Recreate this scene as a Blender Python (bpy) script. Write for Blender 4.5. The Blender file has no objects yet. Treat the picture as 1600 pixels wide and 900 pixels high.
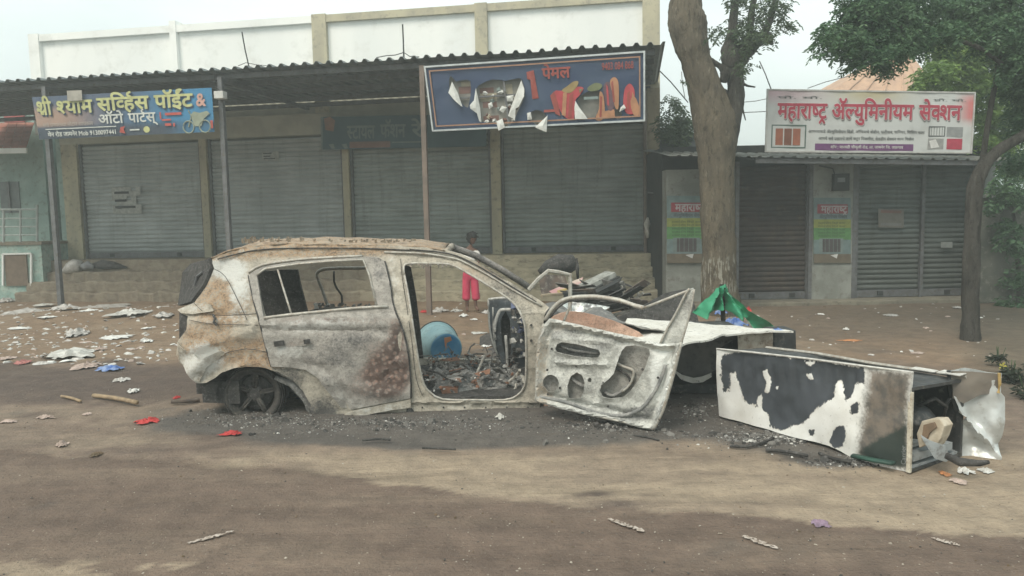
import bpy, bmesh, math, random
from mathutils import Vector, Matrix, noise
from mathutils.geometry import delaunay_2d_cdt
random.seed(7)
SC = bpy.context.scene
COL = SC.collection
V = Vector
# ------------------------------------------------------------------ camera, world, sun, exposure
F_PX = 1155.0
CAM = V((0, 0, 1.65))
PITCH = math.atan(105.0 / F_PX)
ROLL = 0.02
Fw = V((0, math.cos(PITCH), -math.sin(PITCH)))
U0 = V((0, math.sin(PITCH), math.cos(PITCH)))
R0 = V((1, 0, 0))
Rt = R0 * math.cos(ROLL) - U0 * math.sin(ROLL)
Up = U0 * math.cos(ROLL) + R0 * math.sin(ROLL)
cd = bpy.data.cameras.new('camera')
cd.sensor_width = 36.0
cd.lens = 36.0 * F_PX / 1600.0
cd.clip_start = 0.05
cd.clip_end = 2000
cam = bpy.data.objects.new('camera', cd)
COL.objects.link(cam)
cam.matrix_world = Matrix((( Rt.x, Up.x, -Fw.x, CAM.x), (Rt.y, Up.y, -Fw.y, CAM.y), (Rt.z, Up.z, -Fw.z, CAM.z), (0, 0, 0, 1)))
SC.camera = cam

SUN_EL, SUN_AZ = 52.0, 215.0      # azimuth clockwise from +Y: behind the camera, to the left
w = bpy.data.worlds.new('World')
SC.world = w
w.use_nodes = True
nt = w.node_tree
bg = nt.nodes['Background']
sky = nt.nodes.new('ShaderNodeTexSky')
sky.sky_type = 'NISHITA'
sky.sun_disc = False
sky.sun_elevation = math.radians(SUN_EL)
sky.sun_rotation = math.radians(SUN_AZ)
sky.air_density = 1.6
sky.dust_density = 4.0
tc = nt.nodes.new('ShaderNodeTexCoord')
mp = nt.nodes.new('ShaderNodeMapping'); mp.inputs['Scale'].default_value = (1.0, 1.0, 2.6)
nz = nt.nodes.new('ShaderNodeTexNoise'); nz.inputs['Scale'].default_value = 1.7; nz.inputs['Detail'].default_value = 5
rp = nt.nodes.new('ShaderNodeValToRGB')
rp.color_ramp.elements[0].position = 0.32; rp.color_ramp.elements[0].color = (4.5, 5.25, 5.3, 1)
rp.color_ramp.elements[1].position = 0.66; rp.color_ramp.elements[1].color = (7.2, 7.8, 7.5, 1)
mx = nt.nodes.new('ShaderNodeMix'); mx.data_type = 'RGBA'; mx.inputs[0].default_value = 0.86
nt.links.new(tc.outputs['Generated'], mp.inputs[0]); nt.links.new(mp.outputs[0], nz.inputs[0])
nt.links.new(nz.outputs[0], rp.inputs[0])
nt.links.new(sky.outputs[0], mx.inputs[6]); nt.links.new(rp.outputs[0], mx.inputs[7])
nt.links.new(mx.outputs[2], bg.inputs[0])
bg.inputs[1].default_value = 0.1

sl = bpy.data.lights.new('sun', 'SUN')
sl.energy = 1.5
sl.angle = math.radians(28)
sl.color = (1.0, 0.92, 0.80)
so = bpy.data.objects.new('sun', sl)
COL.objects.link(so)
_az, _el = math.radians(SUN_AZ), math.radians(SUN_EL)
sd = V((math.sin(_az) * math.cos(_el), math.cos(_az) * math.cos(_el), math.sin(_el)))
so.rotation_euler = sd.to_track_quat('Z', 'Y').to_euler()
so.location = sd * 30
SC.view_settings.view_transform = 'Standard'
SC.view_settings.look = 'None'
SC.view_settings.exposure = 0.84
SC.view_settings.gamma = 1.0
SC.cycles.max_bounces = 6
SC.cycles.volume_bounces = 0

# ------------------------------------------------------------------ pixel -> place helpers (1600x900 photograph)
def ray(px, py):
    return Fw + Rt * ((px - 800) / F_PX) - Up * ((py - 450) / F_PX)
def at(px, py, Y):
    d = ray(px, py)
    return CAM + d * (Y / d.y)
def G(px, py, z=0.0):
    d = ray(px, py)
    return CAM + d * ((z - CAM.z) / d.z)
def hit(px, py, P0, n):
    d = ray(px, py)
    return CAM + d * ((P0 - CAM).dot(n) / d.dot(n))
def proj(p):
    q = p - CAM
    z = q.dot(Fw)
    if z < 0.05: return (-9999, -9999)
    return (800 + F_PX * q.dot(Rt) / z, 450 - F_PX * q.dot(Up) / z)

# ------------------------------------------------------------------ object helpers
BASE = {}
def props(o, label=None, cat=None, group=None, kind=None):
    if label: o['label'] = label
    if cat: o['category'] = cat
    if group: o['group'] = group
    if kind: o['kind'] = kind
    return o
def thing(name, label, cat, loc=(0, 0, 0), group=None, rz=0.0):
    o = bpy.data.objects.new(name, None)
    o.empty_display_size = 0.2
    COL.objects.link(o)
    o.location = loc
    o.rotation_euler = (0, 0, rz)
    BASE[o.name] = V(loc)
    return props(o, label, cat, group)
def link(name, me, parent=None, local=False):
    o = bpy.data.objects.new(name, me)
    COL.objects.link(o)
    if parent is not None:
        o.parent = parent
        if not local and parent.type == 'EMPTY':
            o.location = -BASE[parent.name]
    return o
def copy_tree(o, parent=None):
    c = o.copy(); COL.objects.link(c); c.parent = parent
    if o.name in BASE: BASE[c.name] = BASE[o.name]
    for ch in [x for x in COL.objects if x.parent == o]:
        copy_tree(ch, c)
    return c
class MB:
    def __init__(s): s.v = []; s.f = []; s.m = []; s.mi = 0
    def add(s, vs, fs):
        b = len(s.v); s.v += [V(p) for p in vs]; s.f += [tuple(i + b for i in f) for f in fs]; s.m += [s.mi] * len(fs); return s
    def box(s, c, d, M=None):
        x, y, z = d[0] / 2, d[1] / 2, d[2] / 2
        vs = [V((i, j, k)) for i in (-x, x) for j in (-y, y) for k in (-z, z)]
        c = V(c)
        vs = [(M @ p if M is not None else p) + c for p in vs]
        return s.add(vs, [(0, 1, 3, 2), (4, 6, 7, 5), (0, 4, 5, 1), (2, 3, 7, 6), (0, 2, 6, 4), (1, 5, 7, 3)])
    def hexa(s, b4, t4):
        vs = list(b4) + list(t4)
        return s.add(vs, [(3, 2, 1, 0), (4, 5, 6, 7), (0, 1, 5, 4), (1, 2, 6, 5), (2, 3, 7, 6), (3, 0, 4, 7)])
    def bar(s, a, b, w_, h_, up=V((0, 0, 1))):
        a, b = V(a), V(b); d = (b - a).normalized()
        x = d.cross(up)
        if x.length < 1e-4: x = d.cross(V((1, 0, 0)))
        x = x.normalized() * (w_ / 2); y = x.cross(d).normalized() * (h_ / 2)
        return s.hexa([a - x - y, a + x - y, a + x + y, a - x + y], [b - x - y, b + x - y, b + x + y, b - x + y])
    def tube(s, pts, r, n=8, cap=True, flat=1.0, up=V((0, 0, 1))):
        pts = [V(p) for p in pts]; N = len(pts)
        rr = r if isinstance(r, (list, tuple)) else [r] * N
        base = len(s.v); vs = []; fs = []
        for i, p in enumerate(pts):
            d = (pts[min(i + 1, N - 1)] - pts[max(i - 1, 0)])
            d = d.normalized() if d.length > 1e-7 else V((0, 0, 1))
            x = d.cross(up)
            if x.length < 1e-3: x = d.cross(V((0, 1, 0)))
            x.normalize(); y = x.cross(d)
            for k in range(n):
                a = 2 * math.pi * k / n
                vs.append(p + x * math.cos(a) * rr[i] + y * math.sin(a) * rr[i] * flat)
        for i in range(N - 1):
            for k in range(n):
                k2 = (k + 1) % n
                fs.append((i * n + k, i * n + k2, (i + 1) * n + k2, (i + 1) * n + k))
        if cap: fs.append(tuple(range(n))[::-1]); fs.append(tuple((N - 1) * n + k for k in range(n)))
        return s.add(vs, fs)
    def lathe(s, prof, n=24, M=None, close=False):
        vs = []; fs = []
        for r, z in prof:
            for k in range(n):
                a = 2 * math.pi * k / n
                p = V((r * math.cos(a), r * math.sin(a), z)); vs.append(M @ p if M is not None else p)
        L = len(prof)
        for i in range(L if close else L - 1):
            j = (i + 1) % L
            for k in range(n):
                k2 = (k + 1) % n
                fs.append((i * n + k, i * n + k2, j * n + k2, j * n + k))
        return s.add(vs, fs)
    def prism(s, pts, d):
        n = len(pts); d = V(d); pts = [V(p) for p in pts]
        return s.add(pts + [p + d for p in pts], [tuple(range(n)), tuple(range(2 * n - 1, n - 1, -1))] + [(i, i + n, (i + 1) % n + n, (i + 1) % n) for i in range(n)])
    def mesh(s, name):
        me = bpy.data.meshes.new(name); me.from_pydata([tuple(p) for p in s.v], [], s.f); me.validate(); return me
    def build(s, name, mat, parent=None, smooth=False, local=False, bevel=0.0, kind=None, fix=True):
        me = s.mesh(name)
        if fix or bevel:
            bm = bmesh.new(); bm.from_mesh(me)
            bmesh.ops.recalc_face_normals(bm, faces=bm.faces)
            if bevel:
                bmesh.ops.bevel(bm, geom=list(bm.edges), offset=bevel, segments=2, affect='EDGES', profile=0.6)
            bm.to_mesh(me); bm.free()
        for m in (mat if isinstance(mat, (list, tuple)) else [mat]): me.materials.append(m)
        if isinstance(mat, (list, tuple)) and not bevel:
            for p, mi in zip(me.polygons, s.m): p.material_index = mi
        if smooth: me.shade_smooth()
        o = link(name, me, parent, local)
        if kind: o['kind'] = kind
        return o

def cr(pts, sub=3, closed=False):
    out = []; n = len(pts)
    for i in range(n if closed else n - 1):
        p0 = pts[(i - 1) % n] if (closed or i > 0) else pts[0]
        p1 = pts[i]; p2 = pts[(i + 1) % n]
        p3 = pts[(i + 2) % n] if (closed or i + 2 < n) else pts[-1]
        for k in range(sub):
            t = k / sub
            out.append(tuple(0.5 * (2 * b + (c - a) * t + (2 * a - 5 * b + 4 * c - d) * t * t + (3 * b - a - 3 * c + d) * t ** 3) for a, b, c, d in zip(p0, p1, p2, p3)))
    if not closed: out.append(tuple(pts[-1]))
    return out
def inside(x, y, poly):
    c = False; n = len(poly); j = n - 1
    for i in range(n):
        xi, yi = poly[i][0], poly[i][1]; xj, yj = poly[j][0], poly[j][1]
        if (yi > y) != (yj > y) and x < (xj - xi) * (y - yi) / (yj - yi + 1e-12) + xi: c = not c
        j = i
    return c
def blobw(x, y, blobs):
    s = 0.0
    for b in blobs:
        cx, cy, rx, ry, wt = b
        d = ((x - cx) / rx) ** 2 + ((y - cy) / ry) ** 2
        s += wt * math.exp(-d * d * 0.7)
    return s
def fbm(p, o=4):
    return noise.fractal(p, 0.9, 2.0, o)
def set_col(me, name, cols):
    a = me.color_attributes.new(name, 'FLOAT_COLOR', 'POINT')
    flat = []
    for c in cols: flat += [c[0], c[1], c[2], 1.0]
    a.data.foreach_set('color', flat)
def panel(name, outer, holes, mapf, mat, parent, thick=0.02, tdir=V((0, 1, 0)), sp=10, disp=0.0, freq=4.0, blobs=None, edgewave=0.0, smooth=True, local=False, seed=0, dfun=None):
    """a sheet traced as an outline with holes, laid on the surface mapf, dented, and given thickness along tdir"""
    rnd = random.Random(seed + len(outer) * 13)
    loops = [outer] + list(holes)
    pts = []; edges = []
    for lp in loops:
        dense = []
        n = len(lp)
        for i in range(n):
            a = lp[i]; b = lp[(i + 1) % n]
            L = math.hypot(b[0] - a[0], b[1] - a[1]); k = max(1, int(L / sp))
            for q in range(k):
                t = q / k
                dense.append((a[0] + (b[0] - a[0]) * t, a[1] + (b[1] - a[1]) * t))
        s0 = len(pts)
        for i, p in enumerate(dense):
            if edgewave: p = (p[0] + rnd.uniform(-1, 1) * edgewave, p[1] + rnd.uniform(-1, 1) * edgewave)
            pts.append(V(p)); edges.append((s0 + i, s0 + (i + 1) % len(dense)))
    xs = [p[0] for p in outer]; ys = [p[1] for p in outer]
    y = min(ys) + sp * 0.5; r = 0
    nb = len(pts)
    bpts = pts[:nb]
    while y < max(ys):
        x = min(xs) + (sp * 0.5 if r % 2 else 0)
        while x < max(xs):
            q = (x + rnd.uniform(-.2, .2) * sp, y + rnd.uniform(-.2, .2) * sp)
            if inside(q[0], q[1], outer) and not any(inside(q[0], q[1], h) for h in holes):
                if all((b.x - q[0]) ** 2 + (b.y - q[1]) ** 2 > (sp * .45) ** 2 for b in bpts):
                    pts.append(V(q))
            x += sp
        y += sp * 0.87; r += 1
    vs, es, fs, _a, _b, _c = delaunay_2d_cdt(pts, edges, [], 0, 1e-4)
    keep = []
    for f in fs:
        cx = sum(vs[i].x for i in f) / len(f); cy = sum(vs[i].y for i in f) / len(f)
        if inside(cx, cy, outer) and not any(inside(cx, cy, h) for h in holes): keep.append(tuple(f))
    used = sorted({i for f in keep for i in f}); idx = {u: k for k, u in enumerate(used)}
    P = []; C = []
    for u in used:
        x, y = vs[u].x, vs[u].y
        p = mapf(x, y)
        if disp:
            p = p + tdir * (disp * fbm(p * freq + V((seed * 3.1, 0, 0)), 3))
        if dfun: p = p + tdir * dfun(x, y)
        P.append(p)
        if blobs: C.append(tuple(blobw(x, y, blobs.get(k, [])) for k in ('rust', 'soot', 'ash')))
    Fc = [tuple(idx[i] for i in f) for f in keep]
    n = len(P)
    cnt = {}
    for f in Fc:
        for i in range(len(f)):
            a, b = f[i], f[(i + 1) % len(f)]
            cnt.setdefault((min(a, b), max(a, b)), []).append((a, b))
    allf = list(Fc) + [tuple(i + n for i in reversed(f)) for f in Fc]
    for k, l in cnt.items():
        if len(l) == 1:
            a, b = l[0]; allf.append((b, a, a + n, b + n))
    P2 = P + [p + tdir * thick for p in P]
    me = bpy.data.meshes.new(name); me.from_pydata([tuple(p) for p in P2], [], allf); me.validate()
    bm = bmesh.new(); bm.from_mesh(me); bmesh.ops.recalc_face_normals(bm, faces=bm.faces); bm.to_mesh(me); bm.free()
    if blobs: set_col(me, 'burn', C + C)
    me.materials.append(mat)
    if smooth:
        me.shade_smooth()
        bm = bmesh.new(); bm.from_mesh(me)
        for e in bm.edges:
            if len(e.link_faces) == 2 and e.calc_face_angle(0) > math.radians(40): e.smooth = False
        bm.to_mesh(me); bm.free()
    return link(name, me, parent, local)

# ------------------------------------------------------------------ materials
def lin(r, g, b):
    f = lambda c: (c / 255 / 12.92) if c / 255 <= 0.04045 else ((c / 255 + 0.055) / 1.055) ** 2.4
    return (f(r), f(g), f(b), 1)
class NT:
    def __init__(s, name, rough=0.8, metal=0.0, spec=0.3):
        s.m = bpy.data.materials.new(name); s.m.use_nodes = True; s.t = s.m.node_tree
        s.b = s.t.nodes['Principled BSDF']; s.b.inputs['Roughness'].default_value = rough
        s.b.inputs['Metallic'].default_value = metal; s.b.inputs['Specular IOR Level'].default_value = spec
        s.tc = s.t.nodes.new('ShaderNodeTexCoord'); s._c = s.tc.outputs['Object']
    def L(s, a, b): s.t.links.new(a, b)
    def setin(s, sock, v):
        if hasattr(v, 'is_output') or isinstance(v, bpy.types.NodeSocket): s.L(v, sock)
        else: sock.default_value = v
    def noise(s, scale, detail=4, rough=0.55, stretch=None, off=0.0):
        n = s.t.nodes.new('ShaderNodeTexNoise'); n.inputs['Scale'].default_value = scale; n.inputs['Detail'].default_value = detail; n.inputs['Roughness'].default_value = rough
        mp = s.t.nodes.new('ShaderNodeMapping'); mp.inputs['Location'].default_value = (off, off * .7, off * 1.3)
        if stretch: mp.inputs['Scale'].default_value = stretch
        s.L(s._c, mp.inputs[0]); s.L(mp.outputs[0], n.inputs[0]); return n.outputs[0]
    def vor(s, scale, feature='F1', stretch=None):
        n = s.t.nodes.new('ShaderNodeTexVoronoi'); n.feature = feature; n.inputs['Scale'].default_value = scale
        mp = s.t.nodes.new('ShaderNodeMapping')
        if stretch: mp.inputs['Scale'].default_value = stretch
        s.L(s._c, mp.inputs[0]); s.L(mp.outputs[0], n.inputs[0]); return n.outputs[0]
    def op(s, o, a, b=0.0, c=None):
        n = s.t.nodes.new('ShaderNodeMath'); n.operation = o; s.setin(n.inputs[0], a); s.setin(n.inputs[1], b)
        if c is not None: s.setin(n.inputs[2], c)
        return n.outputs[0]
    def step(s, x, lo, hi):
        n = s.t.nodes.new('ShaderNodeMapRange'); n.interpolation_type = 'SMOOTHSTEP'
        s.setin(n.inputs[0], x); n.inputs[1].default_value = lo; n.inputs[2].default_value = hi; return n.outputs[0]
    def mix(s, f, a, b, mode='MIX'):
        n = s.t.nodes.new('ShaderNodeMix'); n.data_type = 'RGBA'; n.blend_type = mode
        s.setin(n.inputs[0], f); s.setin(n.inputs[6], a); s.setin(n.inputs[7], b); return n.outputs[2]
    def attr(s, name):
        n = s.t.nodes.new('ShaderNodeAttribute'); n.attribute_name = name; return n.outputs[0]
    def sep(s, c):
        n = s.t.nodes.new('ShaderNodeSeparateColor'); s.L(c, n.inputs[0]); return n.outputs
    def xyz(s):
        n = s.t.nodes.new('ShaderNodeSeparateXYZ'); s.L(s.tc.outputs['Object'], n.inputs[0]); return n.outputs
    def bump(s, h, strength=0.4, dist=0.01):
        n = s.t.nodes.new('ShaderNodeBump'); n.inputs['Strength'].default_value = strength; n.inputs['Distance'].default_value = dist
        s.setin(n.inputs['Height'], h); s.L(n.outputs[0], s.b.inputs['Normal'])
    def out(s, col=None, rough=None):
        if col is not None: s.setin(s.b.inputs['Base Color'], col)
        if rough is not None: s.setin(s.b.inputs['Roughness'], rough)
        return s.m
def M(name, col, col2=None, sc=6, rough=0.8, metal=0.0, spec=0.3, bump=0.0, bsc=40, lo=.35, hi=.65, dirt=None, stretch=None, bd=.01):
    n = NT(name, rough, metal, spec)
    c = col if len(col) == 4 else (*col, 1)
    if col2 is not None:
        c2 = col2 if len(col2) == 4 else (*col2, 1)
        c = n.mix(n.step(n.noise(sc, 5, stretch=stretch), lo, hi), c, c2)
    if dirt is not None:
        c = n.mix(n.step(n.noise(sc * 3.1, 6, .7, off=5), .5, .72), c, (*dirt[:3], 1))
    if bump: n.bump(n.noise(bsc, 4), bump, bd)
    return n.out(c)

def burn_mat(name, base, rust, soot, ash, rough=.75, metal=0.0, flake=0.0):
    """scorched sheet metal: base ash, rust, soot and white powder, laid out by the sheet's own burn marks"""
    n = NT(name, rough, metal, .35)
    a = n.sep(n.attr('burn'))
    n1 = n.noise(4.2, 8, .72); n2 = n.noise(14, 8, .72, off=3); n3 = n.noise(60, 5, .7, off=7); n4 = n.noise(6.5, 8, .75, off=11); n5 = n.noise(9, 6, .7, stretch=(.5, .5, 2.2), off=15)
    c = n.mix(n.step(n2, .32, .68), tuple(x * .8 for x in base) + (1,), tuple(x * 1.35 for x in base) + (1,))
    c = n.mix(n.op('MULTIPLY', n.step(n3, .5, .68), .5), c, tuple(x * .35 for x in base) + (1,))
    c = n.mix(n.op('MULTIPLY', n.step(n5, .52, .7), .45), c, tuple(x * .5 for x in base) + (1,))
    rm = n.step(n.op('ADD', n.op('ADD', n.op('MULTIPLY', n1, .75), n.op('MULTIPLY', n2, .45)), n.op('MULTIPLY', a[0], .42)), .62, 1.0)
    c = n.mix(n.op('MULTIPLY', rm, .9), c, n.mix(n.step(n3, .38, .62), (*rust, 1), n.mix(n.step(n2, .4, .6), tuple(x * .42 for x in rust) + (1,), tuple(x * .9 for x in base) + (1,))))
    sm = n.step(n.op('ADD', n.op('ADD', n.op('MULTIPLY', n4, .75), n.op('MULTIPLY', n3, .4)), n.op('MULTIPLY', a[1], .5)), .66, 1.0)
    c = n.mix(n.op('MULTIPLY', sm, .92), c, (*soot, 1))
    am = n.step(n.op('ADD', n.op('ADD', n.op('MULTIPLY', n2, .65), n.op('MULTIPLY', n3, .45)), n.op('MULTIPLY', a[2], .42)), .68, .95)
    c = n.mix(n.op('MULTIPLY', am, .85), c, (*ash, 1))
    if flake:
        v = n.vor(flake); cr_ = n.step(v, .25, .55)
        fm = n.op('MULTIPLY', n.step(a[0], .35, .8), .8)
        c = n.mix(n.op('MULTIPLY', fm, cr_), c, (.10, .07, .06, 1)); c = n.mix(n.op('MULTIPLY', fm, n.op('SUBTRACT', 1.0, n.step(v, .1, .3))), c, (.34, .21, .17, 1))
    n.bump(n.op('ADD', n2, n.op('MULTIPLY', n3, .8)), .75, .014)
    return n.out(c)
# ------------------------------------------------------------------ the ground
def axis(lo, hi, f0, f1, step, far, g=1.22):
    a = [f0 + step * i for i in range(int((f1 - f0) / step) + 1)]
    s = step; x = a[0]
    L = []
    while x > lo: s = min(s * g, far); x -= s; L.append(x)
    s = step; x = a[-1]; Rr = []
    while x < hi: s = min(s * g, far); x += s; Rr.append(x)
    return L[::-1] + a + Rr
gx = axis(-400, 400, -6.0, 5.0, 0.055, 60)
gy = axis(-60, 600, 2.9, 9.5, 0.035, 60, 1.07)
def gheight(x, y):
    z = 0.018 * fbm(V((x * .7, y * .9, 0)), 3)
    if y > 7: z += 0.03 * min(1, (y - 7) / 3) * (fbm(V((x * 1.1, y * 1.1, 4)), 4))
    z += 0.006 * fbm(V((x * 6, y * 6, 2)), 3)
    z += 0.17 * math.exp(-((x + 7.6) / 2.4) ** 2 - ((y - 13.6) / 1.2) ** 2)      # swept-up mound by the left post
    z += 0.05 * math.exp(-((x + .9) / 1.2) ** 2 - ((y - 12.4) / .8) ** 2)
    return z
def lerp3(a, b, t): return tuple(p + (q - p) * t for p, q in zip(a, b))
def sst(x, lo, hi):
    t = max(0, min(1, (x - lo) / (hi - lo))); return t * t * (3 - 2 * t)
ROADC = (.168, .126, .101); TAN = (.365, .295, .22); MUD = (.115, .09, .078); DIRT = (.25, .18, .125); ASHC = (.120, .112, .104); MID = (.205, .157, .126)
def edge_y(px):
    E_ = [(-400, 700), (0, 706), (120, 716), (320, 726), (430, 732), (520, 742), (640, 762), (760, 782), (860, 789), (1000, 798), (1150, 808), (1330, 822), (1600, 836), (2000, 870)]
    for (a, b), (c, d) in zip(E_, E_[1:]):
        if a <= px <= c: return b + (d - b) * (px - a) / (c - a)
    return 870 if px > 0 else 700
def gcolor(x, y):
    if y < 1.0 or abs(x) > 30 or y > 60: return lerp3(ROADC, MID, sst(y, 3, 8))
    px, py = proj(V((x, y, 0)))
    n1 = fbm(V((x * 1.3, y * 1.3, 9)), 4); n2 = fbm(V((x * .5, y * .8, 3)), 4); n3 = fbm(V((x * 4.5, y * 4.5, 7)), 4)
    c = lerp3(MID, lerp3(MID, MUD, .45), sst(fbm(V((x * .5, y * 2.6, 17)), 4), -.1, .35))
    c = lerp3(c, DIRT, sst(600 - py + n1 * 28, 5, 40))                                  # orange dirt beyond
    c = lerp3(c, TAN, .35 * sst(n2 + .4 * n3, .0, .5))
    if px < 420:
        band = sst(py + n1 * 14, 560, 575) * (1 - sst(py + n1 * 14, 612, 640)) * (1 - sst(px, 280, 420))
        c = lerp3(c, MUD, .85 * band)
        c = lerp3(c, TAN, .22 * sst(py + n1 * 20, 655, 672) * (1 - sst(py + n1 * 20, 690, 704)) * (1 - sst(px, 250, 330)))
    # pale dry strip in front of the wreck
    ey = edge_y(px) - 1.5
    t = sst(py + n1 * 10, 662 + max(0, (700 - px)) * .07, 720) * sst(px + n1 * 40, 330, 620)
    c = lerp3(c, TAN, (.92 if py > 760 else .85) * t * (1 - .35 * sst(fbm(V((x * .6, y * 3, 41)), 4), .05, .4)))
    # smooth dark road
    r = sst(py - ey + n3 * 6 + n1 * 9, -1, 1.5)
    st_ = fbm(V((x * .45 + y * .05, y * 3.2, 31)), 4); c = lerp3(c, lerp3(ROADC, lerp3(ROADC, TAN, .14), sst(st_, -.05, .5)), r)
    for (cx, cy, rx, ry, w_) in ((365, 724, 50, 7, .8), (470, 716, 60, 6, .6), (560, 735, 70, 6, .5), (225, 690, 60, 6, .4), (700, 745, 60, 6, .3)):
        c = lerp3(c, TAN, min(1, w_ * math.exp(-(((px - cx) / rx) ** 2 + ((py - cy) / ry) ** 2)) * (1.2 + n3)))
    for (cx, cy, rx, ry, w_) in ((930, 772, 24, 5, .7), (960, 790, 60, 6, .6), (1010, 775, 20, 4, .5), (1110, 740, 30, 3, .4), (905, 775, 15, 4, .5)):
        c = lerp3(c, MUD, min(1, w_ * math.exp(-(((px - cx) / rx) ** 2 + ((py - cy) / ry) ** 2)) * (1.2 + n3)))
    # pale worn patches at the near edge
    t = sst(py, 876, 884) * (1 - sst(px, 380, 480)) * sst(n3 + .5 * n1, -.05, .1)
    c = lerp3(c, TAN, .8 * t)
    # burnt ground round the wreck
    a = 0
    for (cx, cy, rx, ry, w_) in ((420, 660, 210, 26, 1.1), (700, 664, 300, 36, 1.1), (960, 668, 180, 28, 1), (1120, 650, 110, 40, 1), (1240, 700, 110, 20, .8), (1330, 716, 90, 16, .8), (760, 610, 180, 50, .9), (640, 688, 200, 16, .6), (900, 560, 300, 50, .5), (1090, 610, 60, 40, 1)):
        a += w_ * math.exp(-(((px - cx) / rx) ** 2 + ((py - cy) / ry) ** 2) ** 1.5)
    c = lerp3(c, ASHC, min(.93, sst(a + .45 * n1 + .25 * n3, .25, .95)))
    # trodden damp earth by the right shops, with shade painted into the tone
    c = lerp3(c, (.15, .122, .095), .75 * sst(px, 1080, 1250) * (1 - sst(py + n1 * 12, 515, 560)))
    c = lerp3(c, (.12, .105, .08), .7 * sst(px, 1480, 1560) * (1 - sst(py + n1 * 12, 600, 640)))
    return c
RUT0 = G(500, 800); RUTD = (G(1500, 868) - RUT0).normalized()
def rut(x, y):
    if not (-8 < x < 8 and 2.5 < y < 6.5): return 0, 0
    d = (x - RUT0.x) * RUTD.y - (y - RUT0.y) * RUTD.x; d = -d; s = (x - RUT0.x) * RUTD.x + (y - RUT0.y) * RUTD.y
    w_ = 0; z = 0
    for o, wd in ((.0, .10), (-.34, .09), (.62, .07), (1.35, .08)):
        e = (d - o - .05 * math.sin(s * .5 + o * 5)) / wd; g = math.exp(-e ** 4) * (.5 + .5 * min(1, max(0, .5 + fbm(V((s * .8, o * 9, 5)), 2))))
        w_ += g; z -= g * .006
    return w_, z
gv = []; gc = []
for y in gy:
    for x in gx:
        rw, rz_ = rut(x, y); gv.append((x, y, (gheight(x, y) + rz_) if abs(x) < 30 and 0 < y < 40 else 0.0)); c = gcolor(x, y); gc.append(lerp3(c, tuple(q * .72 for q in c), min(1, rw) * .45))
nx_ = len(gx)
gf = [(j * nx_ + i, j * nx_ + i + 1, (j + 1) * nx_ + i + 1, (j + 1) * nx_ + i) for j in range(len(gy) - 1) for i in range(nx_ - 1)]
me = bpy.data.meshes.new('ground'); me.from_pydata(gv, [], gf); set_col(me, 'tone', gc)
n = NT('packed earth', .92, 0, .2)
base = n.attr('tone')
k = n.mix(n.step(n.noise(5, 8, .7), .3, .7), (.80, .80, .80, 1), (1.16, 1.15, 1.12, 1))
c_ = n.mix(1.0, base, k, 'MULTIPLY')
c_ = n.mix(n.op('MULTIPLY', n.step(n.noise(22, 8, .8, off=17), .5, .7), .28), c_, (.10, .08, .065, 1))
c_ = n.mix(n.op('MULTIPLY', n.step(n.noise(45, 5, .75, off=2), .56, .7), .35), c_, (.06, .052, .044, 1))
c_ = n.mix(n.op('MULTIPLY', n.step(n.noise(60, 3, .6, off=8), .62, .74), .4), c_, (.42, .37, .30, 1))
c_ = n.mix(n.op('MULTIPLY', n.step(n.noise(7, 6, .6, stretch=(.25, 1.6, 1), off=4), .55, .72), .3), c_, (.12, .095, .07, 1))
n.bump(n.op('ADD', n.op('ADD', n.noise(9, 6, .7), n.op('MULTIPLY', n.noise(3.5, 6, .65, stretch=(.3, 4, 1), off=6), .8)), n.op('MULTIPLY', n.noise(55, 4, .6), .45)), .85, .035)
me.materials.append(n.out(c_)); me.shade_smooth()
props(link('ground', me), kind='structure')

# ------------------------------------------------------------------ common materials
m_cream = M('weathered cream limewash', (.46, .42, .29), (.36, .33, .24), 3, .9, dirt=(.2, .18, .14), bump=.3, stretch=(1, 1, .35))
m_white = M('whitewashed parapet', (.88, .89, .86), (.80, .82, .80), .6, .9, dirt=(.72, .73, .70), bump=.2, stretch=(1, 1, .3))
m_beige = M('beige cement band', (.50, .46, .33), (.40, .37, .28), 2.5, .9, dirt=(.27, .25, .2), bump=.3, stretch=(1, 1, .4))
m_shut = M('grey galvanised shutter', (.34, .37, .355), (.27, .295, .28), 1.4, .55, .15, .4, dirt=(.12, .12, .105), stretch=(.7, .7, 1))
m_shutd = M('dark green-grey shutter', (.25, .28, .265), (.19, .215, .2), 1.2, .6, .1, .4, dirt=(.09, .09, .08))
def shut_mat(name, a, b, d):
    n = NT(name, .55, .1, .4); c = n.mix(n.step(n.noise(1.3, 5), .35, .65), (*a, 1), (*b, 1)); c = n.mix(n.op('MULTIPLY', n.step(n.noise(9, 4, .6, stretch=(.12, .12, 1.1), off=2), .45, .65), .35), c, (*d, 1))
    c = n.mix(n.op('MULTIPLY', n.step(n.noise(5, 5, .7, stretch=(1.5, 1.5, .12), off=6), .5, .7), .45), c, (*d, 1)); z = n.xyz()[2]; c = n.mix(n.op('MULTIPLY', n.op('SUBTRACT', 1.0, n.step(n.op('ADD', z, n.op('MULTIPLY', n.noise(4, 5), .5)), 1.0, 1.7)), .5), c, tuple(x * .8 for x in d) + (1,)); return n.out(c)
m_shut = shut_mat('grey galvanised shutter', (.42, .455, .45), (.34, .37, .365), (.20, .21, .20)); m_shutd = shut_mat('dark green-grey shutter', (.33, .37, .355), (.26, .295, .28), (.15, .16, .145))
m_shutb = M('rusty brown shutter', (.062, .048, .042), (.04, .034, .032), 1.6, .7, .1, .3, dirt=(.09, .07, .05))
m_steel = M('painted grey steel', (.17, .175, .18), (.12, .12, .125), 6, .6, .3, .4, dirt=(.1, .08, .06))
m_brownpost = M('brown painted steel', (.22, .17, .14), (.16, .13, .11), 5, .7, .1, .3)
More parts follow.
